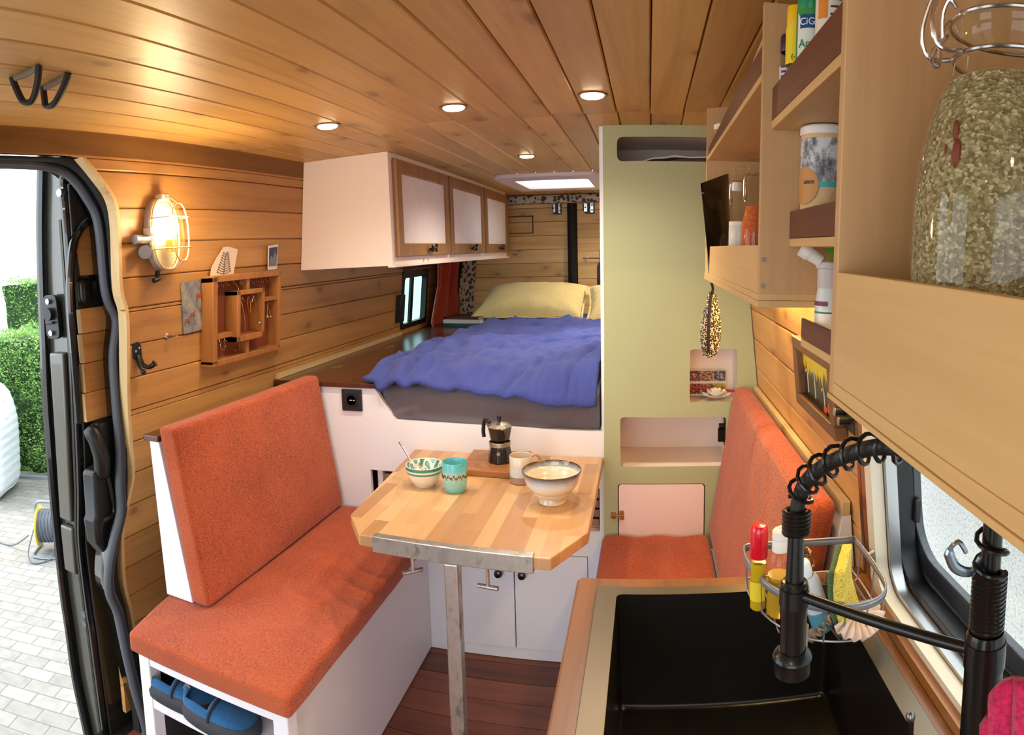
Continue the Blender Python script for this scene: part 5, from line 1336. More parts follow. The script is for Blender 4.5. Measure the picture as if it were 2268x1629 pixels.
for k in range(K + 1):
    s = .12 + .86 * k / K; f = s * (len(HP) - 1); i = min(int(f), len(HP) - 2); p = HP[i].lerp(HP[i + 1], f - i)
    t_ = (HP[i + 1] - HP[i]).normalized(); sd_ = t_.cross(Vector((.82, .57, 0))).normalized(); u2 = sd_.cross(t_).normalized(); a = 2 * PI * turns * k / K
    pts.append(p + (sd_ * math.cos(a) + u2 * math.sin(a)) * .0118)
m.tube(pts, .0019, 6); build('open_spring', m, M_blackm, tp)
m = MB(); pts = []
for k in range(6 * 16): a = 2 * PI * k / 16; pts.append((HX + .0108 * math.cos(a), HY + .0108 * math.sin(a), 1.216 + .022 * k / 96))
m.tube(pts, .0024, 6); build('lower_spring', m, M_blackm, tp)
hd = MB(); hd.lathe([(.0068, 1.235), (.0078, 1.19), (.0082, 1.172)], (HX, HY, 0), 20); build('spray_tube', hd, M_blackm, tp)
m = MB(); m.lathe([(.0, 1.170), (.0110, 1.172), (.0125, 1.170), (.0125, 1.140), (.0122, 1.139), (.0115, 1.106), (.0125, 1.106), (.0170, 1.102), (.0182, 1.099), (.0168, 1.094), (.0166, 1.084), (.0, 1.083)], (HX, HY, 0), 32); sh = build('spray_head', m, M_blackm, tp)
m = MB(); m.tube([(HX + .012, HY + .0, 1.128), (HX + .0125, HY + .004, 1.105)], .0026, 8); build('spray_button', m, plain('silver_button', srgb(176, 178, 180), .35, .6), sh)
m = MB(); m.tube([(TX, TY, 1.178), (HX, HY, 1.160)], .0046, 12); m.tube([(HX, HY, 1.150), (HX, HY, 1.166)], .0136, 20); m.tube([(TX, TY, 1.168), (TX, TY, 1.188)], .0156, 20); build('side_arm', m, M_blackm, tp)
m = MB(); m.tube(smooth_path([(TX - .034, TY + .004, 1.262), (TX - .026, TY + .006, 1.246), (TX - .012, TY + .006, 1.240), (TX - .004, TY + .004, 1.252)], 5), [.0012] + [.004] * 14 + [.002], 8, flat=.5); m.tube(smooth_path([(TX - .034, TY + .002, 1.262), (TX - .028, TY, 1.268), (TX - .020, TY + .002, 1.258)], 4), .0018, 6)
build('hose_clip', m, plain('blue_grey_steel', srgb(150, 164, 178), .25, .9), tp)
lv_ = thing('tap_lever', 'slim black lever with metal tip in front of the tap', 'lever', (.262, .558, .9))
m = MB(); m.tube([(.262, .5585, .9022), (.2625, .5585, .99)], .0042, 12); build('stem', m, M_blackm, lv_)
m = MB(); m.ell((.2625, .5585, .994), .0052, .0052, .006, 12, 8); build('tip', m, plain('grey_metal_tip', srgb(130, 126, 120), .3, .9), lv_)

# ---------------------------------------------------------------- wire caddy at the sink corner
cd = thing('wire_caddy', 'silver wire corner caddy holding bottles above the sink', 'caddy', (.25, .9, .925))
M_cad = plain('grey_coated_wire', srgb(150, 150, 154), .35, .6)
rimc = [(.156, .995), (.153, .965), (.158, .925), (.176, .868), (.215, .818), (.26, .798), (.305, .798), (.335, .822), (.346, .87), (.346, .985), (.33, 1.0), (.18, 1.003)]
def cl(z, ins=0): return smooth_path([(x + (.25 - x) * ins, y + (.91 - y) * ins, z) for x, y in rimc + rimc[:1]], 4)
m = MB(); m.tube(cl(.985), .0016, 8, closed=False); m.tube(cl(.978), .0022, 8, flat=2.2); m.tube(cl(.928, .04), .0016, 8); build('rim', m, M_cad, cd)
m = MB()
for x, y in ((.154, .962), (.166, .893), (.196, .838), (.24, .803), (.268, .798), (.300, .797), (.338, .83), (.347, .90), (.347, .97)):
    xi, yi = x + (.25 - x) * .10, y + (.91 - y) * .10
    m.tube(smooth_path([(x, y, .983), (xi * .3 + x * .7, yi * .3 + y * .7, .935), (xi, yi, .924), (x + (.25 - x) * .5, y + (.91 - y) * .5, .924)], 4), .0014, 6)
for k in range(6): m.tube([(.185 + .03 * k, .845 - .004 * k, .9245), (.185 + .03 * k, .998, .9245)], .0013, 6)
m.tube([(.346, .93, .985), (.357, .93, .99)], .003, 8); m.tube([(.17, .965, .925), (.17, .965, .899)], .0016, 6); m.tube([(.30, 1.0, .925), (.30, 1.012, .9022)], .0016, 6)
build('wire_bars', m, M_cad, cd)
m = MB(); m.lathe([(0, .9262), (.095, .9262), (.095, .9272), (0, .9272)], (0, 0, 0), 4) if False else m.extrude([(x + (.25 - x) * .12, y + (.91 - y) * .12, .9262) for x, y in rimc], (0, 0, .001)); build('clear_tray', m, pane_glass('clear_tray_plastic'), cd)
def liquid_mat(name, col, a=.85): 
    return plain(name, col, .08, trans=a, ior=1.34)
M_clear = pane_glass('clear_bottle_plastic', (.96, .95, .9, 1))
bt = thing('lotion_bottle', 'slim clear bottle of yellow oil with red cap', 'bottle', (.164, .905, .9275))
m = MB(); m.lathe([(0, 0), (.0105, 0), (.0125, .003), (.0128, .012), (.0128, .070), (.0122, .084)], (.164, .905, .9275), 28); build('body', m, M_clear, bt)
m = MB(); m.lathe([(0, .0015), (.0095, .0015), (.0115, .004), (.0115, .075), (0, .075)], (.164, .905, .9275), 24); build('oil', m, plain('yellow_oil', srgb(232, 200, 40), .1, trans=.35, ior=1.3), bt)
m = MB(); m.lathe([(.0128, .083), (.0135, .085), (.0135, .124), (.0125, .130), (.010, .133), (0, .134)], (.164, .905, .9275), 28); build('cap', m, plain('bright_red_cap', srgb(222, 26, 44), .2, coat=.5), bt)
m = MB(); m.grid(lambda u, v: (.164 + .0131 * math.cos(R(195) + u * R(120)), .905 + .0131 * math.sin(R(195) + u * R(120)), .9275 + .018 + .030 * v), 12, 1); build('label', m, plain('yellow_label', srgb(236, 206, 50), .4), bt)
bt = thing('soap_bottle', 'clear squeeze bottle of golden dish soap with white cap', 'bottle', (.192, .885, .9275))
m = MB(); m.lathe([(0, 0), (.016, 0), (.019, .004), (.0195, .015), (.0175, .040), (.0165, .052), (.0185, .068), (.019, .080), (.0165, .094), (.0115, .102)], (.192, .885, .9275), 28); build('body', m, M_clear, bt)
m = MB(); m.lathe([(0, .0015), (.015, .0015), (.018, .005), (.0185, .015), (.0165, .040), (.0156, .052), (.0172, .064), (0, .064)], (.192, .885, .9275), 28); build('soap', m, plain('golden_soap', srgb(226, 186, 60), .1, trans=.5, ior=1.3), bt)
m = MB(); m.lathe([(.0120, .101), (.0122, .104), (.0122, .116), (.0118, .117), (.0118, .120), (.0125, .121), (.0120, .131), (.009, .134), (.003, .135), (.003, .138), (0, .1385)], (.192, .885, .9275), 28); build('cap', m, plain('milky_white_cap', srgb(238, 228, 216), .35), bt)
M_milk = plain('milky_plastic', srgb(222, 224, 226), .35, trans=.25, ior=1.3)
bt = thing('detergent_bottle', 'small translucent bottle half full of blue liquid, leaning', 'bottle', (.255, .83, .9275))
T = Matrix.Translation((.249, .838, .9285)) @ Matrix.Rotation(R(-19), 4, 'Y') @ Matrix.Rotation(R(3), 4, 'X')
m = MB(); m.T = T; m.lathe([(0, .036), (.0163, .036), (.0165, .075), (.0155, .084), (.011, .091)], (0, 0, 0), 26); build('body', m, M_milk, bt)
m = MB(); m.T = T; m.lathe([(0, 0), (.014, .001), (.0163, .005), (.0163, .036), (0, .0362)], (0, 0, 0), 26); build('blue_liquid', m, plain('teal_blue_liquid', srgb(96, 158, 176), .15, trans=.2, ior=1.3), bt)
m = MB(); m.T = T; m.lathe([(.0098, .091), (.0100, .092), (.0105, .110), (.009, .113), (0, .114)], (0, 0, 0), 24); build('cap', m, plain('white_bottle_cap', srgb(240, 238, 234), .3), bt)
sg = thing('sponge', 'yellow and green scouring sponge standing on end in caddy', 'sponge', (.285, .83, .9275))
T = Matrix.Translation((.288, .842, .9285)) @ Matrix.Rotation(R(-12), 4, 'Y') @ Matrix.Rotation(R(6), 4, 'X') @ Matrix.Rotation(R(-28), 4, 'Z')
t = NT('porous_yellow_foam'); vo = t.n('ShaderNodeTexVoronoi', i_Scale=260.0); t.l(t.coords(), vo.inputs['Vector']); t.l(t.ramp(vo.outputs['Distance'], [(.18, srgb(176, 140, 36)), (.34, srgb(234, 204, 84))]), t.b.inputs['Base Color']); t.b.inputs['Roughness'].default_value = .9; t.bump(vo.outputs['Distance'], .9, .002)
def sp(x0, x1, col, nm, wob):
    m = MB(); m.T = T; m.rbox(x0, x1, -.034, .034, 0, .112, .004, 3, .008, lambda q: (q.x - .010 * math.cos((q.z - .056) / .056 * 1.3) + wob * noise.noise(q * 90), q.y, q.z)); build(nm, m, col, sg)
sp(.002, .018, t.mat, 'yellow_foam', .001)
sp(-.006, .002, fabric('green_scourer', srgb(50, 78, 44), srgb(84, 112, 66), (700, 700, 700), bump=1), 'green_scourer', .0006)
sg = thing('wire_scourer', 'ball of coiled steel wool behind the tap', 'scourer', (.222, .93, .928))
m = MB(); rr = random.Random(3); c = Vector((.232, .925, .972)); pts = []
for k in range(420):
    a = k * .9; b = k * .217; q = .018 + .006 * math.sin(k * .37); pts.append(c + Vector((q * math.cos(a) * math.cos(b), q * math.sin(a) * math.cos(b), q * 1.3 * math.sin(b) + .012)))
m.tube(pts, .0007, 4); build('wire', m, plain('dull_wire', srgb(120, 104, 84), .35, .9), sg)
m = MB(); m.ell((.228, .87, .972), .014, .010, .010, 14, 10); m.tube([(.236, .872, .966), (.244, .878, .935)], .006, 8)
tag(build('magenta_brush', m, plain('magenta_plastic', srgb(206, 40, 130), .4), loc=(.228, .87, .93)), 'magenta plastic scrubber end showing behind the tap', 'brush')
def shell(c, s, rot, col, lab, n_r=11):
    t = thing('seashell', lab, 'seashell', c, 'seashells in the wire caddy'); T = Matrix.Translation(c) @ rot
    def f(u, v):
        a = R(-95) + v * R(190); fr = 1 + .05 * math.cos(v * n_r * 2 * PI) * u
        q = s * u * fr * (1 + .10 * math.sin(v * 9)); h_ = s * .42 * math.sin(min(1, u * 1.02) * PI * .5) * (1 - .75 * u) * 1.6 + .010 * u * math.cos(v * n_r * 2 * PI) * .5
        return (q * math.cos(a) - s * .4, q * math.sin(a), h_)
    m = MB(); m.T = T; m.grid(f, 16, 88); build('valve', m, col, t, solid=.0025)
M_sh = plain('pinkish_shell', srgb(236, 208, 186), .45, var=.15, vscale=60)
shell((.300, .815, .934), .042, Matrix.Rotation(R(-55), 4, 'Z') @ Matrix.Rotation(R(14), 4, 'Y'), M_sh, 'large frilly pinkish white seashell at caddy front')
shell((.243, .825, .932), .024, Matrix.Rotation(R(-110), 4, 'Z') @ Matrix.Rotation(R(50), 4, 'X'), plain('mottled_brown_shell', srgb(190, 160, 128), .25, var=.5, vscale=90), 'small mottled brown and white seashell beside the spray head', 7)

# ================================================================ right window
w2 = struct(thing('window_2', 'x', 'x', onR(.4, 1.0))); del w2['label']; del w2['category']
def ringR(y0, y1, z0, z1, q, off): return [onR(y, z, off) for y, z in rrect(y0, y1, z0, z1, q, 6)]
M_cream = plain('cream_window_plastic', srgb(226, 214, 190), .4, var=.04)
m = MB(); m.extrude(ringR(-.22, .957, .886, 1.33, .055, .014), (.02, 0, 0), [ringR(-.19, .925, .928, 1.30, .045, .014)]); build('inner_frame', m, M_cream, w2)
m = MB(); m.extrude(ringR(-.19, .935, .925, 1.30, .045, -.007), (.02, 0, 0), [ringR(-.17, .915, .936, 1.28, .04, -.007)]); build('silver_track', m, plain('silver_rail', srgb(176, 176, 176), .3, .8), w2, bevel=.001)
m = MB(); m.extrude(ringR(-.18, .965, .930, 1.30, .045, -.028), (.03, 0, 0), [ringR(-.14, .925, .950, 1.27, .045, -.028)]); build('outer_frame', m, M_black, w2, bevel=.003)
m = MB(); m.extrude(ringR(-.15, .975, .945, 1.27, .05, -.060), (.014, 0, 0), [ringR(-.10, .930, .985, 1.24, .06, -.060)]); build('sash', m, plain('dark_grey_sash', srgb(50, 54, 60), .25, coat=.4), w2, bevel=.006, seg=3)
m = MB(); m.extrude(ringR(-.12, .95, .965, 1.26, .05, -.077), (.003, 0, 0)); build('pane', m, M_pane, w2)
m = MB()
for y in (.935,): m.hexa([onR(y - .004, .95, -.03), onR(y + .004, .95, -.03), onR(y + .004, .95, -.01), onR(y - .004, .95, -.01), onR(y - .004, 1.29, -.03), onR(y + .004, 1.29, -.03), onR(y + .004, 1.29, -.01), onR(y - .004, 1.29, -.01)])
build('blind_guide', m, plain('black_brush_strip', srgb(26, 26, 28), .8), w2)
m = MB(); m.rbox(.418, .430, .915, .940, 1.035, 1.075, .004, 3, .02); build('window_latch', m, M_black, w2)
# wooden surround
m = MB(); m.hexa([onR(.958, .898, 0), onR(.958, .898, .012), onR(.985, .898, .012), onR(.985, .898, 0), onR(.958, 1.39, 0), onR(.958, 1.39, .012), onR(.985, 1.39, .012), onR(.985, 1.39, 0)])
struct(build('trim_4', m, M_worktop, smooth=False, bevel=.001))
m = MB(); m.hexa([onR(1.000, .898, 0), onR(1.000, .898, .008), onR(1.016, .898, .008), onR(1.016, .898, 0), onR(1.000, 1.39, 0), onR(1.000, 1.39, .008), onR(1.016, 1.39, .008), onR(1.016, 1.39, 0)])
struct(build('trim_5', m, M_stain, smooth=False, bevel=.001))

# added bed window, out of view, to bring more daylight to the rear
w3 = struct(thing('added_window', 'x', 'x', onR(3.7, 1.2))); del w3['label']; del w3['category']
m = MB(); o_ = rrect(3.44, 4.01, 1.03, 1.37, .02); i_ = rrect(3.48, 3.97, 1.065, 1.335, .02)
m.extrude([onR(y, z, .008) for y, z in o_], (.07, 0, 0), [[onR(y, z, .008) for y, z in i_]]); build('frame', m, M_black, w3, bevel=.003)
m = MB(); m.extrude([onR(y, z, -.04) for y, z in i_], (.003, 0, 0)); build('pane', m, pane_glass('added_window_glass'), w3)
# picture, switches and small hooks on the right wall
pf = thing('picture_frame', 'deep rustic wood frame around a yellow and dark nature picture', 'picture', onR(1.16, 1.145))
t_ = .040; y0, y1, z0, z1 = 1.082, 1.392, 1.128, 1.280
m = MB()
def rbar(m, ya, yb, za, zb, o0, o1): m.hexa([onR(ya, za, o0), onR(ya, za, o1), onR(yb, za, o1), onR(yb, za, o0), onR(ya, zb, o0), onR(ya, zb, o1), onR(yb, zb, o1), onR(yb, zb, o0)])
for i, (ya, yb, za, zb) in enumerate(((y0, y1, z0, z0 + .026), (y0, y1, z1 - .026, z1), (y0, y0 + .03, z0 + .026, z1 - .026), (y1 - .03, y1, z0 + .026, z1 - .026))):
    m.cr = i * .23; rbar(m, ya, yb, za, zb, .001, .026)
build('frame', m, wood('rustic_brown_frame', srgb(134, 92, 54), srgb(86, 54, 32), 'Y', .2), pf, smooth=False, bevel=.002)
t = NT('yellow_sky_over_dark_reeds'); spx = t.n('ShaderNodeSeparateXYZ'); t.l(t.coords(), spx.inputs[0])
n_ = t.n('ShaderNodeTexNoise', i_Scale=1.0, i_Detail=3.0); t.l(t.coords((1, 110, 18)), n_.inputs['Vector'])
f_ = t.math('SUBTRACT', t.math('MULTIPLY', spx.outputs[2], 9.0), t.math('MULTIPLY', n_.outputs['Fac'], .9))
t.l(t.ramp(f_, [(.06, srgb(44, 44, 24)), (.16, srgb(120, 112, 30)), (.22, srgb(236, 206, 40)), (.9, srgb(244, 220, 60))]), t.b.inputs['Base Color']); t.b.inputs['Roughness'].default_value = .3
m = MB(); rbar(m, y0 + .028, y1 - .028, z0 + .024, z1 - .024, .008, .010); build('picture', m, t.mat, pf, smooth=False)
m = MB()
for (y, z, h_) in ((1.325, 1.215, .05), (1.265, 1.225, .06), (1.195, 1.20, .04)):
    m = MB(); m.tube(smooth_path([onR(y, z - h_, .011), onR(y, z - .01, .011), onR(y + .008, z, .011), onR(y + .018, z - .008, .011)], 4), .0012, 5)
    build('pale_reed', m, plain('pale_reed', srgb(222, 214, 180), .5), pf)
m = MB(); m.ell(onR(1.19, 1.160, .012), .001, .012, .008); m.ell(onR(1.165, 1.168, .012), .001, .008, .01); build('orange_flowers', m, plain('orange_print', srgb(206, 92, 50), .5), pf)
sp_ = thing('switch_panel', 'black switch plate with two round dimmers beside the picture', 'switch', onR(1.08, 1.16))
m = MB(); rbar(m, 1.018, 1.078, 1.156, 1.200, .001, .009); rbar(m, .975, 1.006, 1.128, 1.198, .001, .009) if False else None; build('plate', m, M_black, sp_, smooth=False, bevel=.001)
for y in (1.07, 1.03): pass
for i, (y, z) in enumerate(((1.066, 1.188), (1.046, 1.176))):
    m = MB(); c = onR(y, z, .009); m.tube([c, c + Vector((-.018, 0, 0))], .0075, 16); kn = build('dimmer_knob', m, M_black, sp_)
    m = MB(); m.tube([c + Vector((-.018, 0, 0)), c + Vector((-.0195, 0, 0))], .0075, 16); build('chrome_tip', m, M_chrome, kn)
for i, (y, z, lab) in enumerate(((1.145, 1.100, 'upper steel screw eye in the wall below the picture'), (1.143, 1.080, 'lower steel screw eye in the wall below the picture'))):
    c = onR(y, z, 0); m = MB(); m.ell(c, .002, .007, .007, 12, 8); m.tube(smooth_path([c, c + Vector((-.022, 0, 0)), c + Vector((-.028, .004, -.004)), c + Vector((-.022, .006, -.008))], 3), .0015, 6)
    tag(build('screw_eye', m, M_chrome, loc=c), lab, 'hook')

# ================================================================ plywood wall shelves
# farther unit
F1 = .150; B1Y0, B1Y1 = .877, 1.722; zb, zt = 1.397, 1.806
s1 = thing('shelf_unit', 'farther plywood wall shelf with bottles behind its front board', 'shelf', (.25, 1.3, 1.39))
m = MB(); m.extrude([(F1, B1Y0, zb), (XR(zb) - .002, B1Y0, zb), (XR(1.79) - .002, B1Y0, 1.785), (F1, B1Y0, 1.785)], (0, .012, 0)); build('near_side_panel', m, M_ply, s1, smooth=False, bevel=.0008)
m = MB(); m.extrude([(F1, B1Y1 - .012, zb), (XR(zb) - .002, B1Y1 - .012, zb), (XR(1.83) - .002, B1Y1 - .012, 1.83), (F1 + .06, B1Y1 - .012, 1.83), (F1, B1Y1 - .012, 1.822)], (0, .012, 0)); build('far_side_panel', m, M_ply, s1, smooth=False, bevel=.0008)
m = MB(); m.box(F1 - .001, XR(zb) - .002, B1Y0 - .001, B1Y1, zb - .0005, zb + .009); m.box(F1 - .002, XR(zb) - .002, B1Y0 - .002, B1Y1, zb - .010, zb - .0006); build('bottom_board', m, M_plyY, s1, smooth=False, bevel=.0008)
m = MB(); m.box(F1, F1 + .012, B1Y0 + .012, B1Y1 - .012, zb + .009, 1.472); build('front_board', m, M_plyY, s1, smooth=False, bevel=.0008)
m = MB(); m.box(F1 + .002, XR(1.7) - .002, B1Y0 + .012, B1Y1 - .012, 1.692, 1.702); build('upper_board', m, M_plyY, s1, smooth=False, bevel=.0008)
m = MB(); 
def curv(u):
    y = B1Y0 + .012 + (B1Y1 - B1Y0 - .024) * u; return y
m.extrude([(F1 + .004, curv(u / 20), 1.702) for u in range(21)] + [(F1 + .004, curv(u / 20), 1.722 + .020 * math.sin(min(1, (1 - u / 20) * 1.1) * PI * .5)) for u in range(20, -1, -1)], (.009, 0, 0)); build('dark_lip', m, M_walnut, s1, smooth=False, bevel=.0008)
m = MB(); m.box(F1 + .03, F1 + .034, 1.05, 1.09, 1.702, 1.775); m.hexa([(F1 + .02, .95, 1.703), (F1 + .024, .95, 1.703), (F1 + .024, 1.32, 1.703), (F1 + .02, 1.32, 1.703), (F1 + .02, .95, 1.785), (F1 + .024, .95, 1.785), (F1 + .024, 1.22, 1.76), (F1 + .02, 1.22, 1.76)]); build('back_lath', m, M_plyY, s1, smooth=False)
for z in (1.452, 1.416):
    m = MB(); m.tube([(.1565, B1Y0 - .0005, z), (.1565, B1Y0 - .0025, z)], .0032, 14); build('screw', m, plain('pale_screw', srgb(150, 140, 124), .4, .8), s1)
for y in (.885, 1.30): pass
# contents of the farther shelf
def pz(z=zb + .0095): return z
pp = thing('snack_pouch', 'black stand up foil pouch at far end of the shelf', 'pouch', (.19, 1.66, pz()))
m = MB(); m.T = Matrix.Translation((.185, 1.655, pz())) @ Matrix.Rotation(R(58), 4, 'Z') @ Matrix.Rotation(R(-10), 4, 'Y')
m.grid(lambda u, v: ((u - .5) * (.115 + .035 * v), -.022 * (1 - v) ** .7 * math.sin(u * PI) ** .6 - .002, .235 * v + .012 * (u - .5)), 14, 16); m.grid(lambda u, v: ((u - .5) * (.115 + .035 * v), .022 * (1 - v) ** .7 * math.sin(u * PI) ** .6 + .002, .235 * v + .012 * (u - .5)), 14, 16)
build('foil', m, plain('black_foil', srgb(22, 20, 20), .22, .3, coat=.4, bump=.2, bscale=30), pp)
m = MB(); m.T = Matrix.Translation((.185, 1.655, pz())) @ Matrix.Rotation(R(58), 4, 'Z') @ Matrix.Rotation(R(-10), 4, 'Y'); m.box(-.074, .074, -.0035, .0035, .205, .208); build('seal_line', m, plain('silver_seal', srgb(90, 90, 90), .3, .8), pp)
def jar(name, x, y, z, prof, mat, lab, cat, group=None, fill=None, cap=None, clip=False, n=28):
    t = thing(name, lab, cat, (x, y, z), group)
    m = MB(); m.lathe(prof, (x, y, z), n); build('glass_body', m, mat, t)
    if fill:
        m = MB(); m.lathe(fill[0], (x, y, z), n); build('contents', m, fill[1], t)
    if cap:
        m = MB(); m.lathe(cap[0], (x, y, z), n); build('cap', m, cap[1], t)
    if clip:
        zt_ = clip; m = MB(); m.tube([(x + .0145 * math.cos(k * PI / 8), y + .0145 * math.sin(k * PI / 8), z + zt_) for k in range(16)], .0012, 6, closed=True)
        m.tube(smooth_path([(x - .0145, y - .006, z + zt_), (x - .021, y - .01, z + zt_ - .01), (x - .020, y - .012, z + zt_ - .045), (x - .018, y, z + zt_ - .05), (x - .020, y + .012, z + zt_ - .045), (x - .021, y + .01, z + zt_ - .01), (x - .0145, y + .006, z + zt_)], 3), .0013, 6); build('wire_clip', m, M_chrome, t)
    return t
M_flour = plain('white_flour', srgb(236, 226, 214), .9); M_lent = plain('orange_lentils', srgb(226, 110, 44), .8, bump=1, bscale=240, var=.3, vscale=200)
M_jarg = pane_glass('jar_glass', (.93, .95, .93, 1))
SWP = [(0, 0), (.036, 0), (.038, .004), (.038, .09), (.034, .115), (.024, .145), (.0205, .17), (.0205, .205), (.018, .208)]
jar('swing_top_bottle', .196, 1.40, pz(), [(r_ * .66, z * 1.06) for r_, z in SWP], M_jarg, 'glass swing top bottle filled with white flour', 'bottle', None, ([(0, .002), (.0236, .003), (.0236, .118), (0, .118)], M_flour), ([(.013, .221), (.012, .225), (.013, .229), (.012, .236), (0, .238)], M_jarg), .205)
jar('swing_top_bottle', .202, 1.235, pz(), [(r_ * .72, z * 1.02) for r_, z in SWP], M_jarg, 'glass swing top bottle filled with orange red lentils', 'bottle', None, ([(0, .002), (.0258, .003), (.0258, .088), (.0236, .115), (.018, .14), (0, .142)], M_lent), ([(.0145, .212), (.013, .216), (.0145, .220), (.013, .228), (0, .230)], M_jarg), .20)
jar('glass_bottle', .209, 1.56, pz(), [(0, 0), (.020, 0), (.022, .004), (.022, .12), (.013, .17), (.0115, .20)], M_jarg, 'tall glass bottle with white screw cap behind the pouch', 'bottle', None, None, ([(.0135, .196), (.0145, .198), (.0145, .216), (0, .218)], plain('white_cap', srgb(236, 230, 224), .3)))
for i, (x, y, z, lab) in enumerate(((.172, 1.566, pz(), 'small empty glass jar standing at the shelf bottom'), (.172, 1.566, pz(.0) + zb * 0 + pz() + .0455, 'small empty glass jar stacked on top of another'))):
    pass
jar('small_jar', .186, 1.500, pz(), [(0, 0), (.021, 0), (.022, .003), (.022, .035), (.019, .040), (.019, .045)], M_jarg, 'small empty glass jar, lower of the two stacked', 'jar', 'small stacked jars on the farther shelf')
jar('small_jar', .186, 1.500, pz() + .046, [(0, 0), (.021, 0), (.022, .003), (.022, .035), (.019, .040), (.019, .045)], M_jarg, 'small empty glass jar, upper of the two stacked', 'jar', 'small stacked jars on the farther shelf')
jar('spread_tub', .19, 1.62, 1.7025, [(0, 0), (.026, 0), (.028, .004), (.030, .052)], plain('brown_tub', srgb(196, 140, 90), .4), 'small tan tub with white lid on the upper board', 'tub', None, None, ([(.031, .050), (.0315, .052), (.0315, .062), (0, .063)], plain('white_lid', srgb(232, 224, 216), .4)))

# small open shelves between the two units
s2 = thing('spice_shelf', 'open shelves with dark brown lips between the plywood units', 'shelf', (.26, .68, 1.34))
for (x, z0, z1, ya, yb, nm) in ((.163, 1.636, 1.678, .482, .876, 0), (.191, 1.482, 1.518, .482, .876, 1), (.211, 1.345, 1.373, .482, .874, 2)):
    m = MB(); m.box(x, x + .005, ya, yb, z0, z1); build('dark_lip', m, M_walnut, s2, smooth=False, bevel=.001)
    m = MB(); m.box(x, XR(z0) - .003, ya, yb, z0 - .011, z0 - .0005); build('board', m, M_plyY, s2, smooth=False, bevel=.0008)
# spice jars
ZS = 1.636
M_gj = pane_glass('spice_glass', (.9, .9, .88, 1))
def spice(x, y, r_, h_, capm, labm, lab, fillm, lz=(.2, .75), zoff=0):
    t = thing('spice_jar', lab, 'spice jar', (x, y, ZS), 'spice jars on the top shelf')
    m = MB(); m.lathe([(0, 0), (r_ - .002, 0), (r_, .003), (r_, h_ * .74), (r_ * .86, h_ * .80), (r_ * .86, h_ * .82)], (x, y, ZS), 28); build('glass_body', m, M_gj, t)
    m = MB(); m.lathe([(0, .002), (r_ - .003, .002), (r_ - .0025, .005), (r_ - .0025, h_ * .5), (0, h_ * .5)], (x, y, ZS), 24); build('contents', m, fillm, t)
    m = MB(); m.lathe([(r_ * .95, h_ * .80), (r_ * .98, h_ * .81), (r_ * .98, h_ * .97), (r_ * .9, h_), (0, h_)], (x, y, ZS), 28); build('cap', m, capm, t)
    m = MB(); m.lathe([(r_ + .0002, h_ * lz[0]), (r_ + .0005, h_ * lz[0]), (r_ + .0005, h_ * lz[1]), (r_ + .0002, h_ * lz[1])], (x, y, ZS), 36); lb = build('label', m, labm, t)
    return t
M_herb = plain('dried_green_herb', srgb(96, 96, 52), .9, bump=1, bscale=300, var=.4, vscale=200)
M_pep = plain('dark_peppercorn', srgb(52, 36, 28), .9, bump=1, bscale=300, var=.4, vscale=200)
t1 = spice(.1815, .860, .0125, .104, plain('dark_violet_cap', srgb(52, 30, 66), .35), plain('violet_white_label', srgb(214, 204, 210), .5), 'slim spice jar with dark violet cap on the top shelf', M_pep, (.15, .62))
m = MB(); 
for k in range(8): m.grid(lambda u, v, k=k: (.1815 + .0133 * math.cos(R(205) + u * R(34)), .860 + .0133 * math.sin(R(205) + u * R(34)), ZS + .020 + k * .006 + .0028 * v), 4, 1)
build('label_print', m, plain('violet_print', srgb(84, 48, 96), .5), t1)
t2 = spice(.1835, .828, .0135, .128, plain('bright_yellow_cap', srgb(250, 198, 24), .35), plain('yellow_label', srgb(246, 214, 40), .45), 'spice jar with bright yellow cap and yellow label', M_herb, (.46, .80))
m = MB(); text_shape(m, '32g', .0085, (.200, .796, ZS + .047), (1, 0, 0), (0, 0, 1), bend=((.1835, .828), .0141, R(246)))
text_shape(m, '(-', .008, (.200, .796, ZS + .064), (1, 0, 0), (0, 0, 1), bend=((.1835, .828), .0141, R(240)))
build('label_lettering', m, plain('black_print', srgb(20, 20, 14), .5), t2)
t3 = spice(.1880, .775, .0165, .132, plain('green_cap', srgb(22, 138, 88), .35), plain('green_label', srgb(54, 148, 60), .45), 'spice jar with green cap and green and white label', M_pep, (.30, .80))
m = MB(); m.grid(lambda u, v: (.188 + .0172 * math.cos(R(196) + u * R(92)), .775 + .0172 * math.sin(R(196) + u * R(92)), ZS + .050 + .022 * v), 14, 1); m.grid(lambda u, v: (.188 + .0172 * math.cos(R(196) + u * R(92)), .775 + .0172 * math.sin(R(196) + u * R(92)), ZS + .072 + (.030 - .014 * math.sin(u * PI)) * v), 14, 6); build('white_patch', m, plain('white_label', srgb(226, 232, 218), .5), t3)
m = MB(); m.grid(lambda u, v: (.188 + .0176 * math.cos(R(212) + u * R(64)), .775 + .0176 * math.sin(R(212) + u * R(64)), ZS + .083 + .015 * v), 12, 1); build('blue_badge', m, plain('blue_badge', srgb(24, 72, 128), .4), t3)
m = MB(); text_shape(m, 'CiGa', .0110, (.209, .735, ZS + .0865), (1, 0, 0), (0, 0, 1), bend=((.188, .775), .0179, R(250))); build('badge_lettering', m, plain('white_print', srgb(240, 244, 244), .4), t3)
m = MB(); text_shape(m, 'Anet', .0130, (.209, .735, ZS + .062), (1, 0, 0), (0, 0, 1), bend=((.188, .775), .0175, R(250))); build('name_lettering', m, plain('green_print', srgb(40, 128, 70), .5), t3)
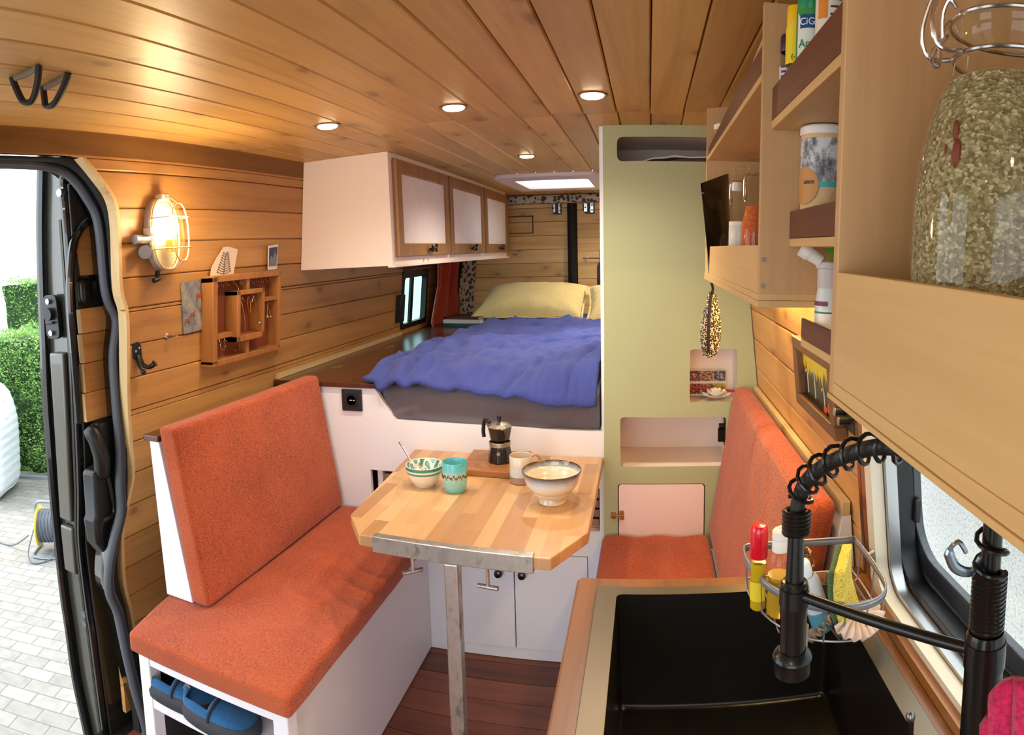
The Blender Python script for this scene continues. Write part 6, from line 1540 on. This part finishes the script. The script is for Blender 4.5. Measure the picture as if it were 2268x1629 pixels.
t4 = spice(.1950, .705, .0185, .158, plain('orange_cap', srgb(232, 150, 40), .35), plain('orange_white_label', srgb(236, 226, 206), .45), 'spice jar with orange and white label beside the near unit', M_herb, (.2, .80))
m = MB(); m.grid(lambda u, v: (.195 + .0192 * math.cos(R(200) + u * R(38)), .705 + .0192 * math.sin(R(200) + u * R(38)), ZS + .072 + .05 * v), 8, 1); build('orange_stripe', m, plain('orange_print', srgb(232, 140, 44), .4), t4)
m = MB()
for k in range(9): m.grid(lambda u, v, k=k: (.195 + .0192 * math.cos(R(246) + u * R(36)), .705 + .0192 * math.sin(R(246) + u * R(36)), ZS + .052 + k * .0075 + .0022 * v), 6, 1)
build('small_print', m, plain('dark_print', srgb(70, 60, 50), .5), t4)

# tub and jar on the middle shelf
ZM = 1.4820
tu = thing('cardboard_tub', 'round cardboard tub with old town photo and white lid', 'tub', (.245, .765, ZM))
x, y = .2290, .834
M_kraft = plain('buff_paper', srgb(222, 184, 130), .6)
m = MB(); m.lathe([(0, 0), (.0315, 0), (.0325, .002), (.0340, .120), (.0342, .132)], (x, y, ZM), 44); build('body', m, M_kraft, tu)
m = MB(); m.lathe([(.0350, .130), (.0356, .132), (.0356, .139), (.034, .141), (0, .141)], (x, y, ZM), 44); build('lid', m, plain('white_tub_lid', srgb(232, 226, 218), .4), tu)
t = NT('grey_harbour_photo'); n_ = t.n('ShaderNodeTexNoise', i_Scale=1.0, i_Detail=5.0, i_Roughness=.7); t.l(t.coords((55, 55, 40)), n_.inputs['Vector']); t.l(t.ramp(n_.outputs['Fac'], [(.36, srgb(60, 62, 66)), (.47, srgb(140, 142, 146)), (.56, srgb(206, 208, 210))]), t.b.inputs['Base Color']); t.b.inputs['Roughness'].default_value = .45
def band(x, y, r_, a0, a1, z0, z1, n=24): 
    m = MB(); m.grid(lambda u, v: (x + r_ * math.cos(R(a0) + u * R(a1 - a0)), y + r_ * math.sin(R(a0) + u * R(a1 - a0)), z0 + (z1 - z0) * v), n, 2); return m
build('photo_print', band(x, y, .0346, 120, 330, ZM + .070, ZM + .125), t.mat, tu)
build('teal_stripe', band(x, y, .0348, 205, 330, ZM + .064, ZM + .071), plain('teal_print', srgb(70, 170, 164), .5), tu)
m = MB(); a = R(212)
def disc(m, ac, zc, q, r_, n=24, inner=0):
    K = 8
    pts = [(x + r_ * math.cos(R(ac) + q * s / K * math.cos(2 * PI * k / n) / r_), y + r_ * math.sin(R(ac) + q * s / K * math.cos(2 * PI * k / n) / r_), zc + q * s / K * math.sin(2 * PI * k / n)) for s in range(K + 1) for k in range(n)]
    m.add(pts, [(s * n + k, s * n + (k + 1) % n, (s + 1) * n + (k + 1) % n, (s + 1) * n + k) for s in range(K) for k in range(n)])
disc(m, 200, ZM + .066, .024, .0351, 32); build('round_badge', m, plain('tan_badge', srgb(196, 138, 76), .5), tu)
m = MB(); text_shape(m, 'ance', .009, (x, y, ZM + .068), (1, 0, 0), (0, 0, 1), bend=((x, y), .0355, R(216))); build('badge_lettering', m, plain('dark_brown_badge_print', srgb(70, 48, 32), .5), tu); m = MB(); text_shape(m, 'ade', .010, (x, y, ZM + .008), (1, 0, 0), (0, 0, 1), bend=((x, y), .0349, R(216))); build('lettering', m, plain('dark_brown_print', srgb(70, 48, 32), .5), tu)
m = MB(); disc(m, 244, ZM + .036, .009, .0349, 24); build('yellow_ring', m, plain('yellow_print', srgb(206, 176, 70), .5), tu)
m = MB(); disc(m, 244, ZM + .036, .0078, .0351, 24); build('ring_ground', m, M_kraft, tu)
m = MB(); disc(m, 244, ZM + .036, .005, .0353, 24); build('blue_dot', m, plain('blue_print', srgb(70, 88, 120), .5), tu)
jar('storage_jar', .238, .755, ZM, [(0, 0), (.024, 0), (.028, .004), (.029, .03), (.025, .050), (.018, .060), (.018, .072)], M_jarg, 'clear round bellied glass jar in front of the cardboard tub', 'jar', None, None, ([(.019, .070), (.0195, .074), (.013, .08), (0, .082)], M_jarg))
# spray bottle and leaf on the low shelf
ZL = 1.3450
sb = thing('spray_bottle', 'white plastic bottle with flipped open cap and green stripe', 'bottle', (.225, .725, ZL))
x, y = .2365, .826
m = MB(); m.lathe([(0, 0), (.017, 0), (.019, .003), (.019, .050), (.0165, .068), (.0155, .074)], (x, y, ZL), 28); build('body', m, plain('translucent_white_plastic', srgb(232, 232, 230), .35, trans=.2), sb)
m = MB(); m.lathe([(.0165, .073), (.0168, .075), (.0168, .098), (.0190, .099), (.0190, .106), (.017, .108), (0, .108)], (x, y, ZL), 28); build('collar', m, plain('pale_grey_collar', srgb(196, 186, 182), .45), sb)
m = MB(); m.tube([(x - .014, y - .004, ZL + .108), (x - .030, y - .002, ZL + .118)], [.008, .0095], 18); m.tube([(x - .030, y - .002, ZL + .118), (x - .040, y - .001, ZL + .124)], .0105, 20); build('flip_cap', m, plain('white_cap', srgb(238, 232, 224), .35), sb)
build('green_stripe', band(x, y, .0193, 150, 330, ZL + .040, ZL + .0425), plain('green_print', srgb(40, 140, 100), .5), sb)
build('dark_stripe', band(x, y, .0193, 170, 250, ZL + .050, ZL + .056), plain('maroon_print', srgb(120, 60, 90), .5), sb)
lf = thing('bottle_behind', 'pale bottle with pink drawing and green leaf print on shelf', 'bottle', (.275, .70, ZL))
m = MB(); m.lathe([(0, 0), (.026, 0), (.028, .003), (.028, .115), (.024, .124), (0, .126)], (.272, .775, ZL), 28); build('body', m, plain('pale_buff_plastic', srgb(216, 192, 160), .5), lf)
m = MB(); m.tube([(.272 + .0285 * math.cos(R(a)),   .775 + .0285 * math.sin(R(a)), ZL + z) for a, z in ((205, .105), (215, .110), (222, .101), (228, .110), (236, .104), (230, .092), (214, .095), (205, .105))], .0008, 5); build('pink_drawing', m, plain('pink_print', srgb(214, 70, 90), .5), lf)
m = MB(); c_ = (.232, .80, 1.468); m.extrude([(c_[0] - .016, c_[1], c_[2]), (c_[0] - .004, c_[1] - .002, c_[2] - .006), (c_[0] - .008, c_[1] - .002, c_[2] - .014), (c_[0] + .004, c_[1] - .002, c_[2] - .009), (c_[0] + .016, c_[1], c_[2] - .001), (c_[0], c_[1], c_[2] + .003)], (0, .002, 0))
tag(build('green_leaf', m, plain('fresh_green_leaf', srgb(90, 150, 50), .5), loc=c_), 'small green leaf hanging below the middle shelf', 'leaf')

# nearer unit, close to the camera
F2 = .140; N0, N1 = -.16, .4815; zb2 = 1.356
s3 = thing('shelf_unit', 'plywood wall shelf with the big herb jar inside', 'shelf', (.24, .2, 1.35))
m = MB(); m.extrude([(F2, N1 - .012, zb2), (XR(zb2) - .002, N1 - .012, zb2), (XR(1.83) - .002, N1 - .012, 1.83), (F2, N1 - .012, 1.83)], (0, .0115, 0)); build('far_side_panel', m, M_ply, s3, smooth=False, bevel=.0008)
m = MB(); m.extrude([(F2, N0, zb2), (XR(zb2) - .002, N0, zb2), (XR(1.83) - .002, N0, 1.83), (F2, N0, 1.83)], (0, .012, 0)); build('near_side_panel', m, M_ply, s3, smooth=False, bevel=.0008)
m = MB(); m.box(F2, XR(zb2) - .002, N0 + .012, N1 - .012, zb2, zb2 + .010); m.box(F2 - .001, XR(zb2) - .002, N0, N1 + .001, zb2 - .0045, zb2 - .0003); build('bottom_board', m, M_plyY, s3, smooth=False, bevel=.0008)
m = MB(); m.box(F2, F2 + .010, N0 + .012, N1 - .012, zb2 + .0102, 1.4505); build('front_board', m, M_plyY, s3, smooth=False, bevel=.001)
m = MB(); m.box(F2 + .01, XR(1.82), N0 + .012, N1 - .012, 1.80, 1.81); build('top_board', m, M_plyY, s3, smooth=False)
# the herb jar
JX, JY, JZ = .2125, .350, zb2 + .0105
jr_ = thing('herb_jar', 'large wire clip glass jar full of dried green herbs', 'jar', (JX, JY, JZ))
JP = [(0, 0), (.052, 0), (.058, .006), (.0598, .02), (.0598, .130), (.0585, .150), (.0540, .175), (.0470, .198), (.0400, .212), (.038, .218), (.041, .223), (.0415, .229)]
m = MB(); m.lathe(JP, (JX, JY, JZ), 64); build('glass_body', m, pane_glass('jar_glass_near', (.97, .98, .96, 1)), jr_)
t = NT('dried_oregano'); vo = t.n('ShaderNodeTexVoronoi', i_Scale=1.0); nn = t.n('ShaderNodeTexNoise', i_Scale=200.0, i_Detail=3.0); t.l(t.coords(), nn.inputs['Vector'])
ad = t.n('ShaderNodeVectorMath', operation='MULTIPLY_ADD'); t.l(nn.outputs['Color'], ad.inputs[0]); ad.inputs[1].default_value = (1.6, 1.6, 1.6); t.l(t.coords((420, 420, 520)), ad.inputs[2]); t.l(ad.outputs[0], vo.inputs['Vector'])
sc_ = t.n('ShaderNodeSeparateColor'); t.l(vo.outputs['Color'], sc_.inputs[0])
c_ = t.ramp(sc_.outputs[0], [(0, srgb(116, 100, 62)), (.35, srgb(146, 130, 86)), (.7, srgb(170, 156, 112)), (1, srgb(208, 196, 156))])
c_ = t.mix(c_, t.ramp(vo.outputs['Distance'], [(.2, (1, 1, 1, 1)), (.75, (.8, .76, .68, 1))]), .8, 'MULTIPLY')
t.l(c_, t.b.inputs['Base Color']); t.b.inputs['Roughness'].default_value = .8; t.bump(vo.outputs['Distance'], .8, .002)
m = MB(); m.lathe([(0, .004), (.053, .004), (.0565, .010), (.0584, .022), (.0584, .130), (.0570, .149), (.0525, .173), (.0460, .193), (.0405, .203), (.02, .208), (0, .206)], (JX, JY, JZ), 64)
# the filling is a heap, slightly uneven
for v_ in m.v: v_ += Vector((.0006, .0006, 0)) * noise.noise(v_ * 80)
build('dried_herbs', m, t.mat, jr_)
for (a, z, s) in ((203, .168, .006), (206, .155, .0085), (203, .132, .0035), (197, .158, .003), (228, .10, .003)):
    m = MB(); m.ell((JX + .0568 * math.cos(R(a)), JY + .0568 * math.sin(R(a)), JZ + z) if z < .14 else (JX + (.0572 - (z - .145) * .14) * math.cos(R(a)), JY + (.0572 - (z - .145) * .14) * math.sin(R(a)), JZ + z), s * .35, s * .35, s, 8, 6)
    build('chilli_flake', m, plain('red_brown_flake', srgb(120, 50, 24), .6), jr_)
m = MB(); m.lathe([(.042, .2295), (.0425, .233), (.040, .237), (.030, .246), (.015, .252), (0, .253)], (JX, JY, JZ), 56); build('glass_lid', m, pane_glass('lid_glass', (.95, .97, .95, 1)), jr_)
m = MB(); m.tube([(JX + .0395 * math.cos(2 * PI * k / 40), JY + .0395 * math.sin(2 * PI * k / 40), JZ + .216) for k in range(40)], .0014, 8, closed=True)
m.tube([(JX + .0425 * math.cos(2 * PI * k / 40), JY + .0425 * math.sin(2 * PI * k / 40), JZ + .236) for k in range(40)], .0014, 8, closed=True)
build('neck_wire', m, M_chrome, jr_)
a = R(172); d = Vector((math.cos(a), math.sin(a), 0)); sd2 = Vector((-d.y, d.x, 0)); o = Vector((JX, JY, JZ))
def q_(r_, s, z): return o + d * (r_ + .003) + sd2 * s + Vector((0, 0, z))
m = MB()
m.tube(smooth_path([q_(.037, -.010, .216), q_(.047, -.011, .215), q_(.053, -.011, .219), q_(.055, -.010, .232), q_(.050, -.008, .250), q_(.044, -.006, .258)], 5), .0014, 8)
m.tube(smooth_path([q_(.037, .010, .216), q_(.047, .011, .215), q_(.053, .011, .219), q_(.055, .010, .232), q_(.050, .008, .250), q_(.044, .006, .258)], 5), .0014, 8)
m.tube([q_(.047, -.014, .221), q_(.047, .014, .221)], .0013, 8)
m.tube(smooth_path([q_(.040, -.004, .236), q_(.046, -.004, .226), q_(.046, -.002, .212), q_(.049, 0, .208), q_(.052, .002, .212), q_(.050, .003, .217)], 5), .0013, 8)
m.tube(smooth_path([q_(.040, .006, .240), q_(.044, .005, .244), q_(.047, .003, .236), q_(.046, .002, .222)], 4), .0013, 8)
build('wire_clip', m, M_chrome, jr_)

# warm LED strip under the farther unit
m = MB(); m.box(XR(1.38) - .018, XR(1.38) - .010, .90, 1.68, 1.3835, 1.3865)
tag(build('led_strip', m, plain('warm_led', (1, .8, .4, 1), .5, emit=(1, .68, .26, 1), estr=14), loc=(.3, 1.3, 1.384)), 'warm LED strip glowing under the farther plywood shelf', 'light strip')
l = bpy.data.lights.new('led_strip_glow', 'AREA'); l.shape = 'RECTANGLE'; l.size = .02; l.size_y = .75; l.energy = 2.6; l.color = (1, .70, .30)
lo = bpy.data.objects.new('led_strip_glow', l); COL.objects.link(lo); lo.location = (XR(1.38) - .03, 1.28, 1.382); lo.rotation_euler = (0, R(20), 0)

# patterned pouch hanging from the shelf corner
po = thing('patterned_pouch', 'black and cream patterned zip pouch hanging from the shelf', 'pouch', (.161, 1.66, 1.20))
px, py = .160, 1.645
def pch(s):
    def f(u, v):
        z = 1.190 + .165 * v; w_ = .029 * math.sin((.13 + .80 * v) * PI) ** .65 * (1.08 - .30 * v)
        aa = R(-20); lx = (u - .5) * 2 * w_; dy = s * .020 * math.sin(u * PI) ** .7 * math.sin(min(1, v * .9 + .05) * PI) ** .5
        return (px + lx * math.cos(aa) - dy * math.sin(aa) + .004 * (v - .5), py + lx * math.sin(aa) + dy * math.cos(aa), z + .004 * math.sin(u * 9))
    return f
m = MB(); m.grid(pch(-1), 14, 22); m.grid(pch(1), 14, 22); build('cloth', m, floral('black_cream_print', srgb(214, 190, 148), srgb(44, 32, 26), 230, .76), po)
m = MB(); m.tube([Vector(pch(-1)(.48, v / 10)) + Vector((0, -.002, 0)) for v in range(1, 11)], .0042, 8, flat=.5); build('zip', m, plain('black_zip', srgb(30, 24, 20), .6), po)
m = MB(); m.tube(smooth_path([(px + .001, py, 1.352), (px + .004, py, 1.365), (px + .003, py + .02, 1.378), (px + .004, py + .03, 1.386)], 4), .0035, 6, flat=.6); build('strap', m, plain('black_strap', srgb(24, 20, 18), .7), po)

# magenta cloth hanging at the right edge
cl_ = thing('magenta_cloth', 'magenta ribbed kitchen cloth hanging by the tap column', 'cloth', (.20, .29, 1.15))
def mc(u, v):
    y = .300 - .16 * u; z = 1.192 + .050 * (1 - math.exp(-u / .07)) - .33 * v
    return Vector((.186 + .030 * math.sin(v * 3) * .3 + .05 * u + .003 * math.sin(u * 60), y - .02 * v * (1 - u) + .012 * math.sin(v * PI), z))
m = MB(); m.grid(mc, 60, 24); build('cloth', m, fabric('magenta_terry', srgb(150, 16, 60), srgb(196, 34, 84), (300, 300, 300), bump=.6), cl_, solid=.006)
hr = MB(); hr.tube([(.186, .295, 1.2), (.186, .295, .9)], .001, 4)

# ================================================================ outside the doorway
GZ = -.45
t = NT('grey_block_paving')
br = t.n('ShaderNodeTexBrick'); br.offset = .5; t.l(t.coords((1, 1, 1)), br.inputs['Vector'])
mp = br.inputs['Vector'].links[0].from_node; mp.inputs['Rotation'].default_value = (0, 0, R(-22))
for k_, v_ in (('Scale', 1.0), ('Mortar Size', .004), ('Mortar Smooth', .4), ('Brick Width', .17), ('Row Height', .085), ('Bias', 0.0)): br.inputs[k_].default_value = v_
br.inputs['Color1'].default_value = srgb(136, 132, 127); br.inputs['Color2'].default_value = srgb(152, 148, 142); br.inputs['Mortar'].default_value = srgb(112, 108, 100)
n_ = t.n('ShaderNodeTexNoise', i_Scale=18.0, i_Detail=6.0); t.l(t.coords(), n_.inputs['Vector'])
t.l(t.mix(br.outputs['Color'], t.ramp(n_.outputs['Fac'], [(.3, (.82, .82, .82, 1)), (.6, (1, 1, 1, 1))]), 1.0, 'MULTIPLY'), t.b.inputs['Base Color']); t.b.inputs['Roughness'].default_value = .9
t.bump(br.outputs['Fac'], -.4, .004)
m = MB(); m.box(-14, -1.0, -6, 9, GZ - .1, GZ)
struct(build('floor', m, t.mat, smooth=False))
m = MB(); m.box(-1.0, 14, -6, 9, GZ - .1, GZ)
struct(build('floor', m, plain('pale_ground', srgb(196, 194, 188), .9), smooth=False))
m = MB(); m.box(-6.9, -3.2, 3.18, 3.26, GZ, GZ + .03); 
kerb = m; kerb.T = Matrix.Identity(4)
# hedge: two clipped rows. The leaf mass is a noisy mesh of many small leaf faces
def hedge(name, a, b, depth, h_, n, lab, z0=GZ, sd_=1):
    q = random.Random(sd_); a = Vector((a[0], a[1], 0)); b = Vector((b[0], b[1], 0)); d = (b - a).normalized(); nrm = Vector((d.y, -d.x, 0)); L = (b - a).length
    t = thing(name, lab, 'hedge', (a + b) / 2 + Vector((0, 0, z0)))
    m = MB()
    def core(u, v):
        # front face then top
        if v < .7: p = a + d * L * u + Vector((0, 0, z0 + .02 + (h_ - .08) * v / .7)) - nrm * .05
        else: p = a + d * L * u - nrm * (.05 + (depth - .1) * (v - .7) / .3) + Vector((0, 0, z0 + h_ - .06))
        return p + nrm * .05 * noise.noise(p * 4) + Vector((0, 0, .03 * noise.noise(p * 5)))
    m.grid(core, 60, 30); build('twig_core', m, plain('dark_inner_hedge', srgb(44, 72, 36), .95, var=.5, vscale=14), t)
    m = MB()
    for k in range(n):
        u = q.random()
        front = q.random() < .72
        if front:
            z = q.random(); p = a + d * L * u + Vector((0, 0, z0 + .02 + (h_ - .04) * z)); base = nrm
        else:
            p = a + d * L * u - nrm * depth * q.random() + Vector((0, 0, z0 + h_ - .03)); base = Vector((0, 0, 1))
        bump_ = noise.noise(p * 3.2) * .09 + noise.noise(p * 9) * .05
        p = p + base * (bump_ + q.uniform(-.03, .03))
        dirv = (base * 1.0 + Vector((q.uniform(-1, 1), q.uniform(-1, 1), q.uniform(-.4, 1.2)))).normalized()
        side = dirv.cross(Vector((q.uniform(-1, 1), q.uniform(-1, 1), q.uniform(-1, 1)))).normalized()
        l_ = q.uniform(.016, .034); w_ = l_ * .36
        m.add([p - side * w_, p + dirv * l_ * .5, p + side * w_, p + dirv * l_], [(0, 1, 3), (1, 2, 3)] if q.random() < .5 else [(0, 2, 3)], r=q.random())
    lf = NT('hedge_leaf_' + str(sd_)); at = lf.n('ShaderNodeAttribute', attribute_name='rnd')
    lf.l(lf.ramp(at.outputs['Fac'], [(0, srgb(92, 140, 66)), (.5, srgb(132, 178, 92)), (1, srgb(184, 212, 128))]), lf.b.inputs['Base Color']); lf.b.inputs['Roughness'].default_value = .6
    lo_ = build('leaves', m, lf.mat, t, smooth=False); lo_['kind'] = 'stuff'
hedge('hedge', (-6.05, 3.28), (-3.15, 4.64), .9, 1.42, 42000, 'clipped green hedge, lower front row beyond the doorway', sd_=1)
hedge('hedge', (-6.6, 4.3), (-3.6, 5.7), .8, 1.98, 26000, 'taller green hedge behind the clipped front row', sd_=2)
m = MB(); m.T = Matrix.Translation((-4.58, 3.94, GZ)) @ Matrix.Rotation(R(25), 4, 'Z'); m.box(-1.9, 1.9, -.12, -.06, 0, .03)
struct(build('trim_6', m, plain('grey_kerb', srgb(130, 132, 136), .9), smooth=False))

# white quilted garden chair
qc = thing('quilted_chair', 'white quilted outdoor armchair seen through the doorway', 'chair', (-5.35, 2.95, GZ))
T = Matrix.Translation((-5.27, 2.94, GZ)) @ Matrix.Rotation(R(35), 4, 'Z')
def qf(q):
    taper = 1 - .16 * max(0, (q.z - 0) ) + 0
    z = q.z
    puff = .006 * (abs(math.sin(q.z * 2 * PI / .16)) ** .5) 
    r_ = math.hypot(q.x, q.y) + 1e-6
    top = 1 - .28 * max(0, (q.z - .6) / .5) ** 2
    bulge = .90 + .10 * math.sin(min(1, q.z / .8) * PI * .5)
    return ((q.x + q.x / r_ * puff) * top * bulge, (q.y + q.y / r_ * puff) * bulge * top, z)
m = MB(); m.T = T; m.rbox(-.38, .38, -.36, .36, .0, 1.06, .16, 6, .02, qf); build('quilted_shell', m, plain('white_quilted_vinyl', srgb(226, 232, 236), .45, bump=.1, bscale=30), qc)
m = MB(); 
for k in range(6):
    z = .08 + k * .16
    m.tube([T @ Vector(qf(Vector((.40 * math.cos(a) if abs(math.cos(a)) < .95 else .385 * math.cos(a), .38 * math.sin(a), z)))) * 1.0 for a in [q * 2 * PI / 32 for q in range(32)]], .004, 5, closed=True)
build('stitch_line', m, plain('pale_stitching', srgb(190, 198, 206), .7), qc)

# yellow cable reel
rl = thing('cable_reel', 'yellow cable reel wound with grey cable on the paving', 'cable reel', (-3.72, 2.53, GZ))
T = Matrix.Translation((-3.70, 2.62, GZ + .185)) @ Matrix.Rotation(R(38), 4, 'Z') @ Matrix.Rotation(R(90), 4, 'Y')
M_yel = plain('yellow_plastic', srgb(240, 214, 84), .4); M_gcab = plain('grey_cable', srgb(96, 102, 112), .6)
for z in (-.085, .085):
    m = MB(); m.T = T; m.lathe([(0, z - .003), (.138, z - .005), (.145, z - .002), (.145, z + .002), (.138, z + .005), (0, z + .003)], (0, 0, 0), 40); build('flange', m, M_yel, rl)
m = MB(); m.T = T; pts = []
for k in range(22 * 24): a = 2 * PI * k / 24; pts.append(((.112 + .004 * math.sin(a * 2.3)) * math.cos(a), (.112 + .004 * math.sin(a * 1.7)) * math.sin(a), -.078 + .156 * k / (22 * 24)))
m.tube(pts, .0048, 6); m.lathe([(.106, -.08), (.106, .08)], (0, 0, 0), 32); build('wound_cable', m, M_gcab, rl)
m = MB(); m.T = T; m.tube(smooth_path([(.10, .02, -.11), (.17, .10, -.11), (.175, -.13, -.11), (.175, -.13, .11), (.17, .10, .11), (.10, .02, .11)], 6), .009, 8); m.tube(smooth_path([(-.05, 0, -.10), (-.165, .0, -.10), (-.172, .0, 0), (-.165, 0, .10), (-.05, 0, .10)], 5), .011, 8); build('tube_stand', m, plain('grey_tube', srgb(128, 136, 146), .4, .5), rl)
m = MB(); m.T = T; m.lathe([(0, .094), (.05, .094), (.055, .088), (.055, .085)], (0, 0, 0), 24); build('socket_hub', m, plain('cream_hub', srgb(222, 200, 120), .5), rl)
m = MB(); m.T = T; m.box(-.03, .012, .055, .078, .0905, .088); build('dark_label', m, plain('dark_mark', srgb(96, 90, 50), .6), rl)
m = MB(); m.tube(smooth_path([(-3.86, 2.52, GZ + .10), (-4.0, 2.45, GZ + .01), (-4.3, 2.42, GZ + .01), (-4.7, 2.50, GZ + .01), (-5.2, 2.4, GZ + .01)], 6), .006, 6)
m.tube(smooth_path([(-3.74, 2.50, GZ + .20), (-3.70, 2.40, GZ + .06), (-3.62, 2.38, GZ + .01), (-3.58, 2.5, GZ + .01), (-3.66, 2.6, GZ + .012)], 6), .005, 6)
build('loose_cable', m, M_gcab, rl)

# plain rendered wall outside the kitchen window
t = NT('white_roughcast'); n_ = t.n('ShaderNodeTexNoise', i_Scale=60.0, i_Detail=4.0, i_Roughness=.8); t.l(t.coords(), n_.inputs['Vector']); t.l(t.ramp(n_.outputs['Fac'], [(.38, srgb(176, 176, 178)), (.5, srgb(232, 232, 232))]), t.b.inputs['Base Color']); t.b.inputs['Roughness'].default_value = .95
m = MB(); m.box(1.75, 1.95, -3, 6, GZ, 3.2)
tag(build('rendered_wall', m, t.mat, smooth=False, loc=(1.85, 1, GZ)), 'white rough rendered wall outside the kitchen window', 'wall')

# front seat at the far left, only the rim of its pale headrest in view
fs = thing('car_seat', 'car seat with pale beige headrest by the open doorway', 'seat', (-1.1, .5, 0))
m = MB(); m.rbox(-1.24, -.962, .50, .648, 1.60, 1.74, .035, 5, .04); build('headrest', m, plain('beige_pad', srgb(206, 176, 156), .8), fs)
m = MB()
for x in (-1.20, -1.14): m.tube([(x, .55, 1.60 + .02), (x, .55, 1.28)], .006, 8)
build('headrest_post', m, M_chrome, fs)
m = MB(); m.rbox(-1.42, -1.10, .44, .60, .45, 1.32, .06, 5, .06); build('seat_back', m, plain('dark_grey_seat', srgb(70, 68, 70), .9), fs)
m = MB(); m.rbox(-1.42, -.98, .0, .46, .30, .47, .06, 5, .06); build('seat_squab', m, plain('dark_grey_seat', srgb(70, 68, 70), .9), fs)
m = MB(); m.box(-1.40, -1.0, .05, .44, .002, .31); build('seat_box', m, M_black, fs)
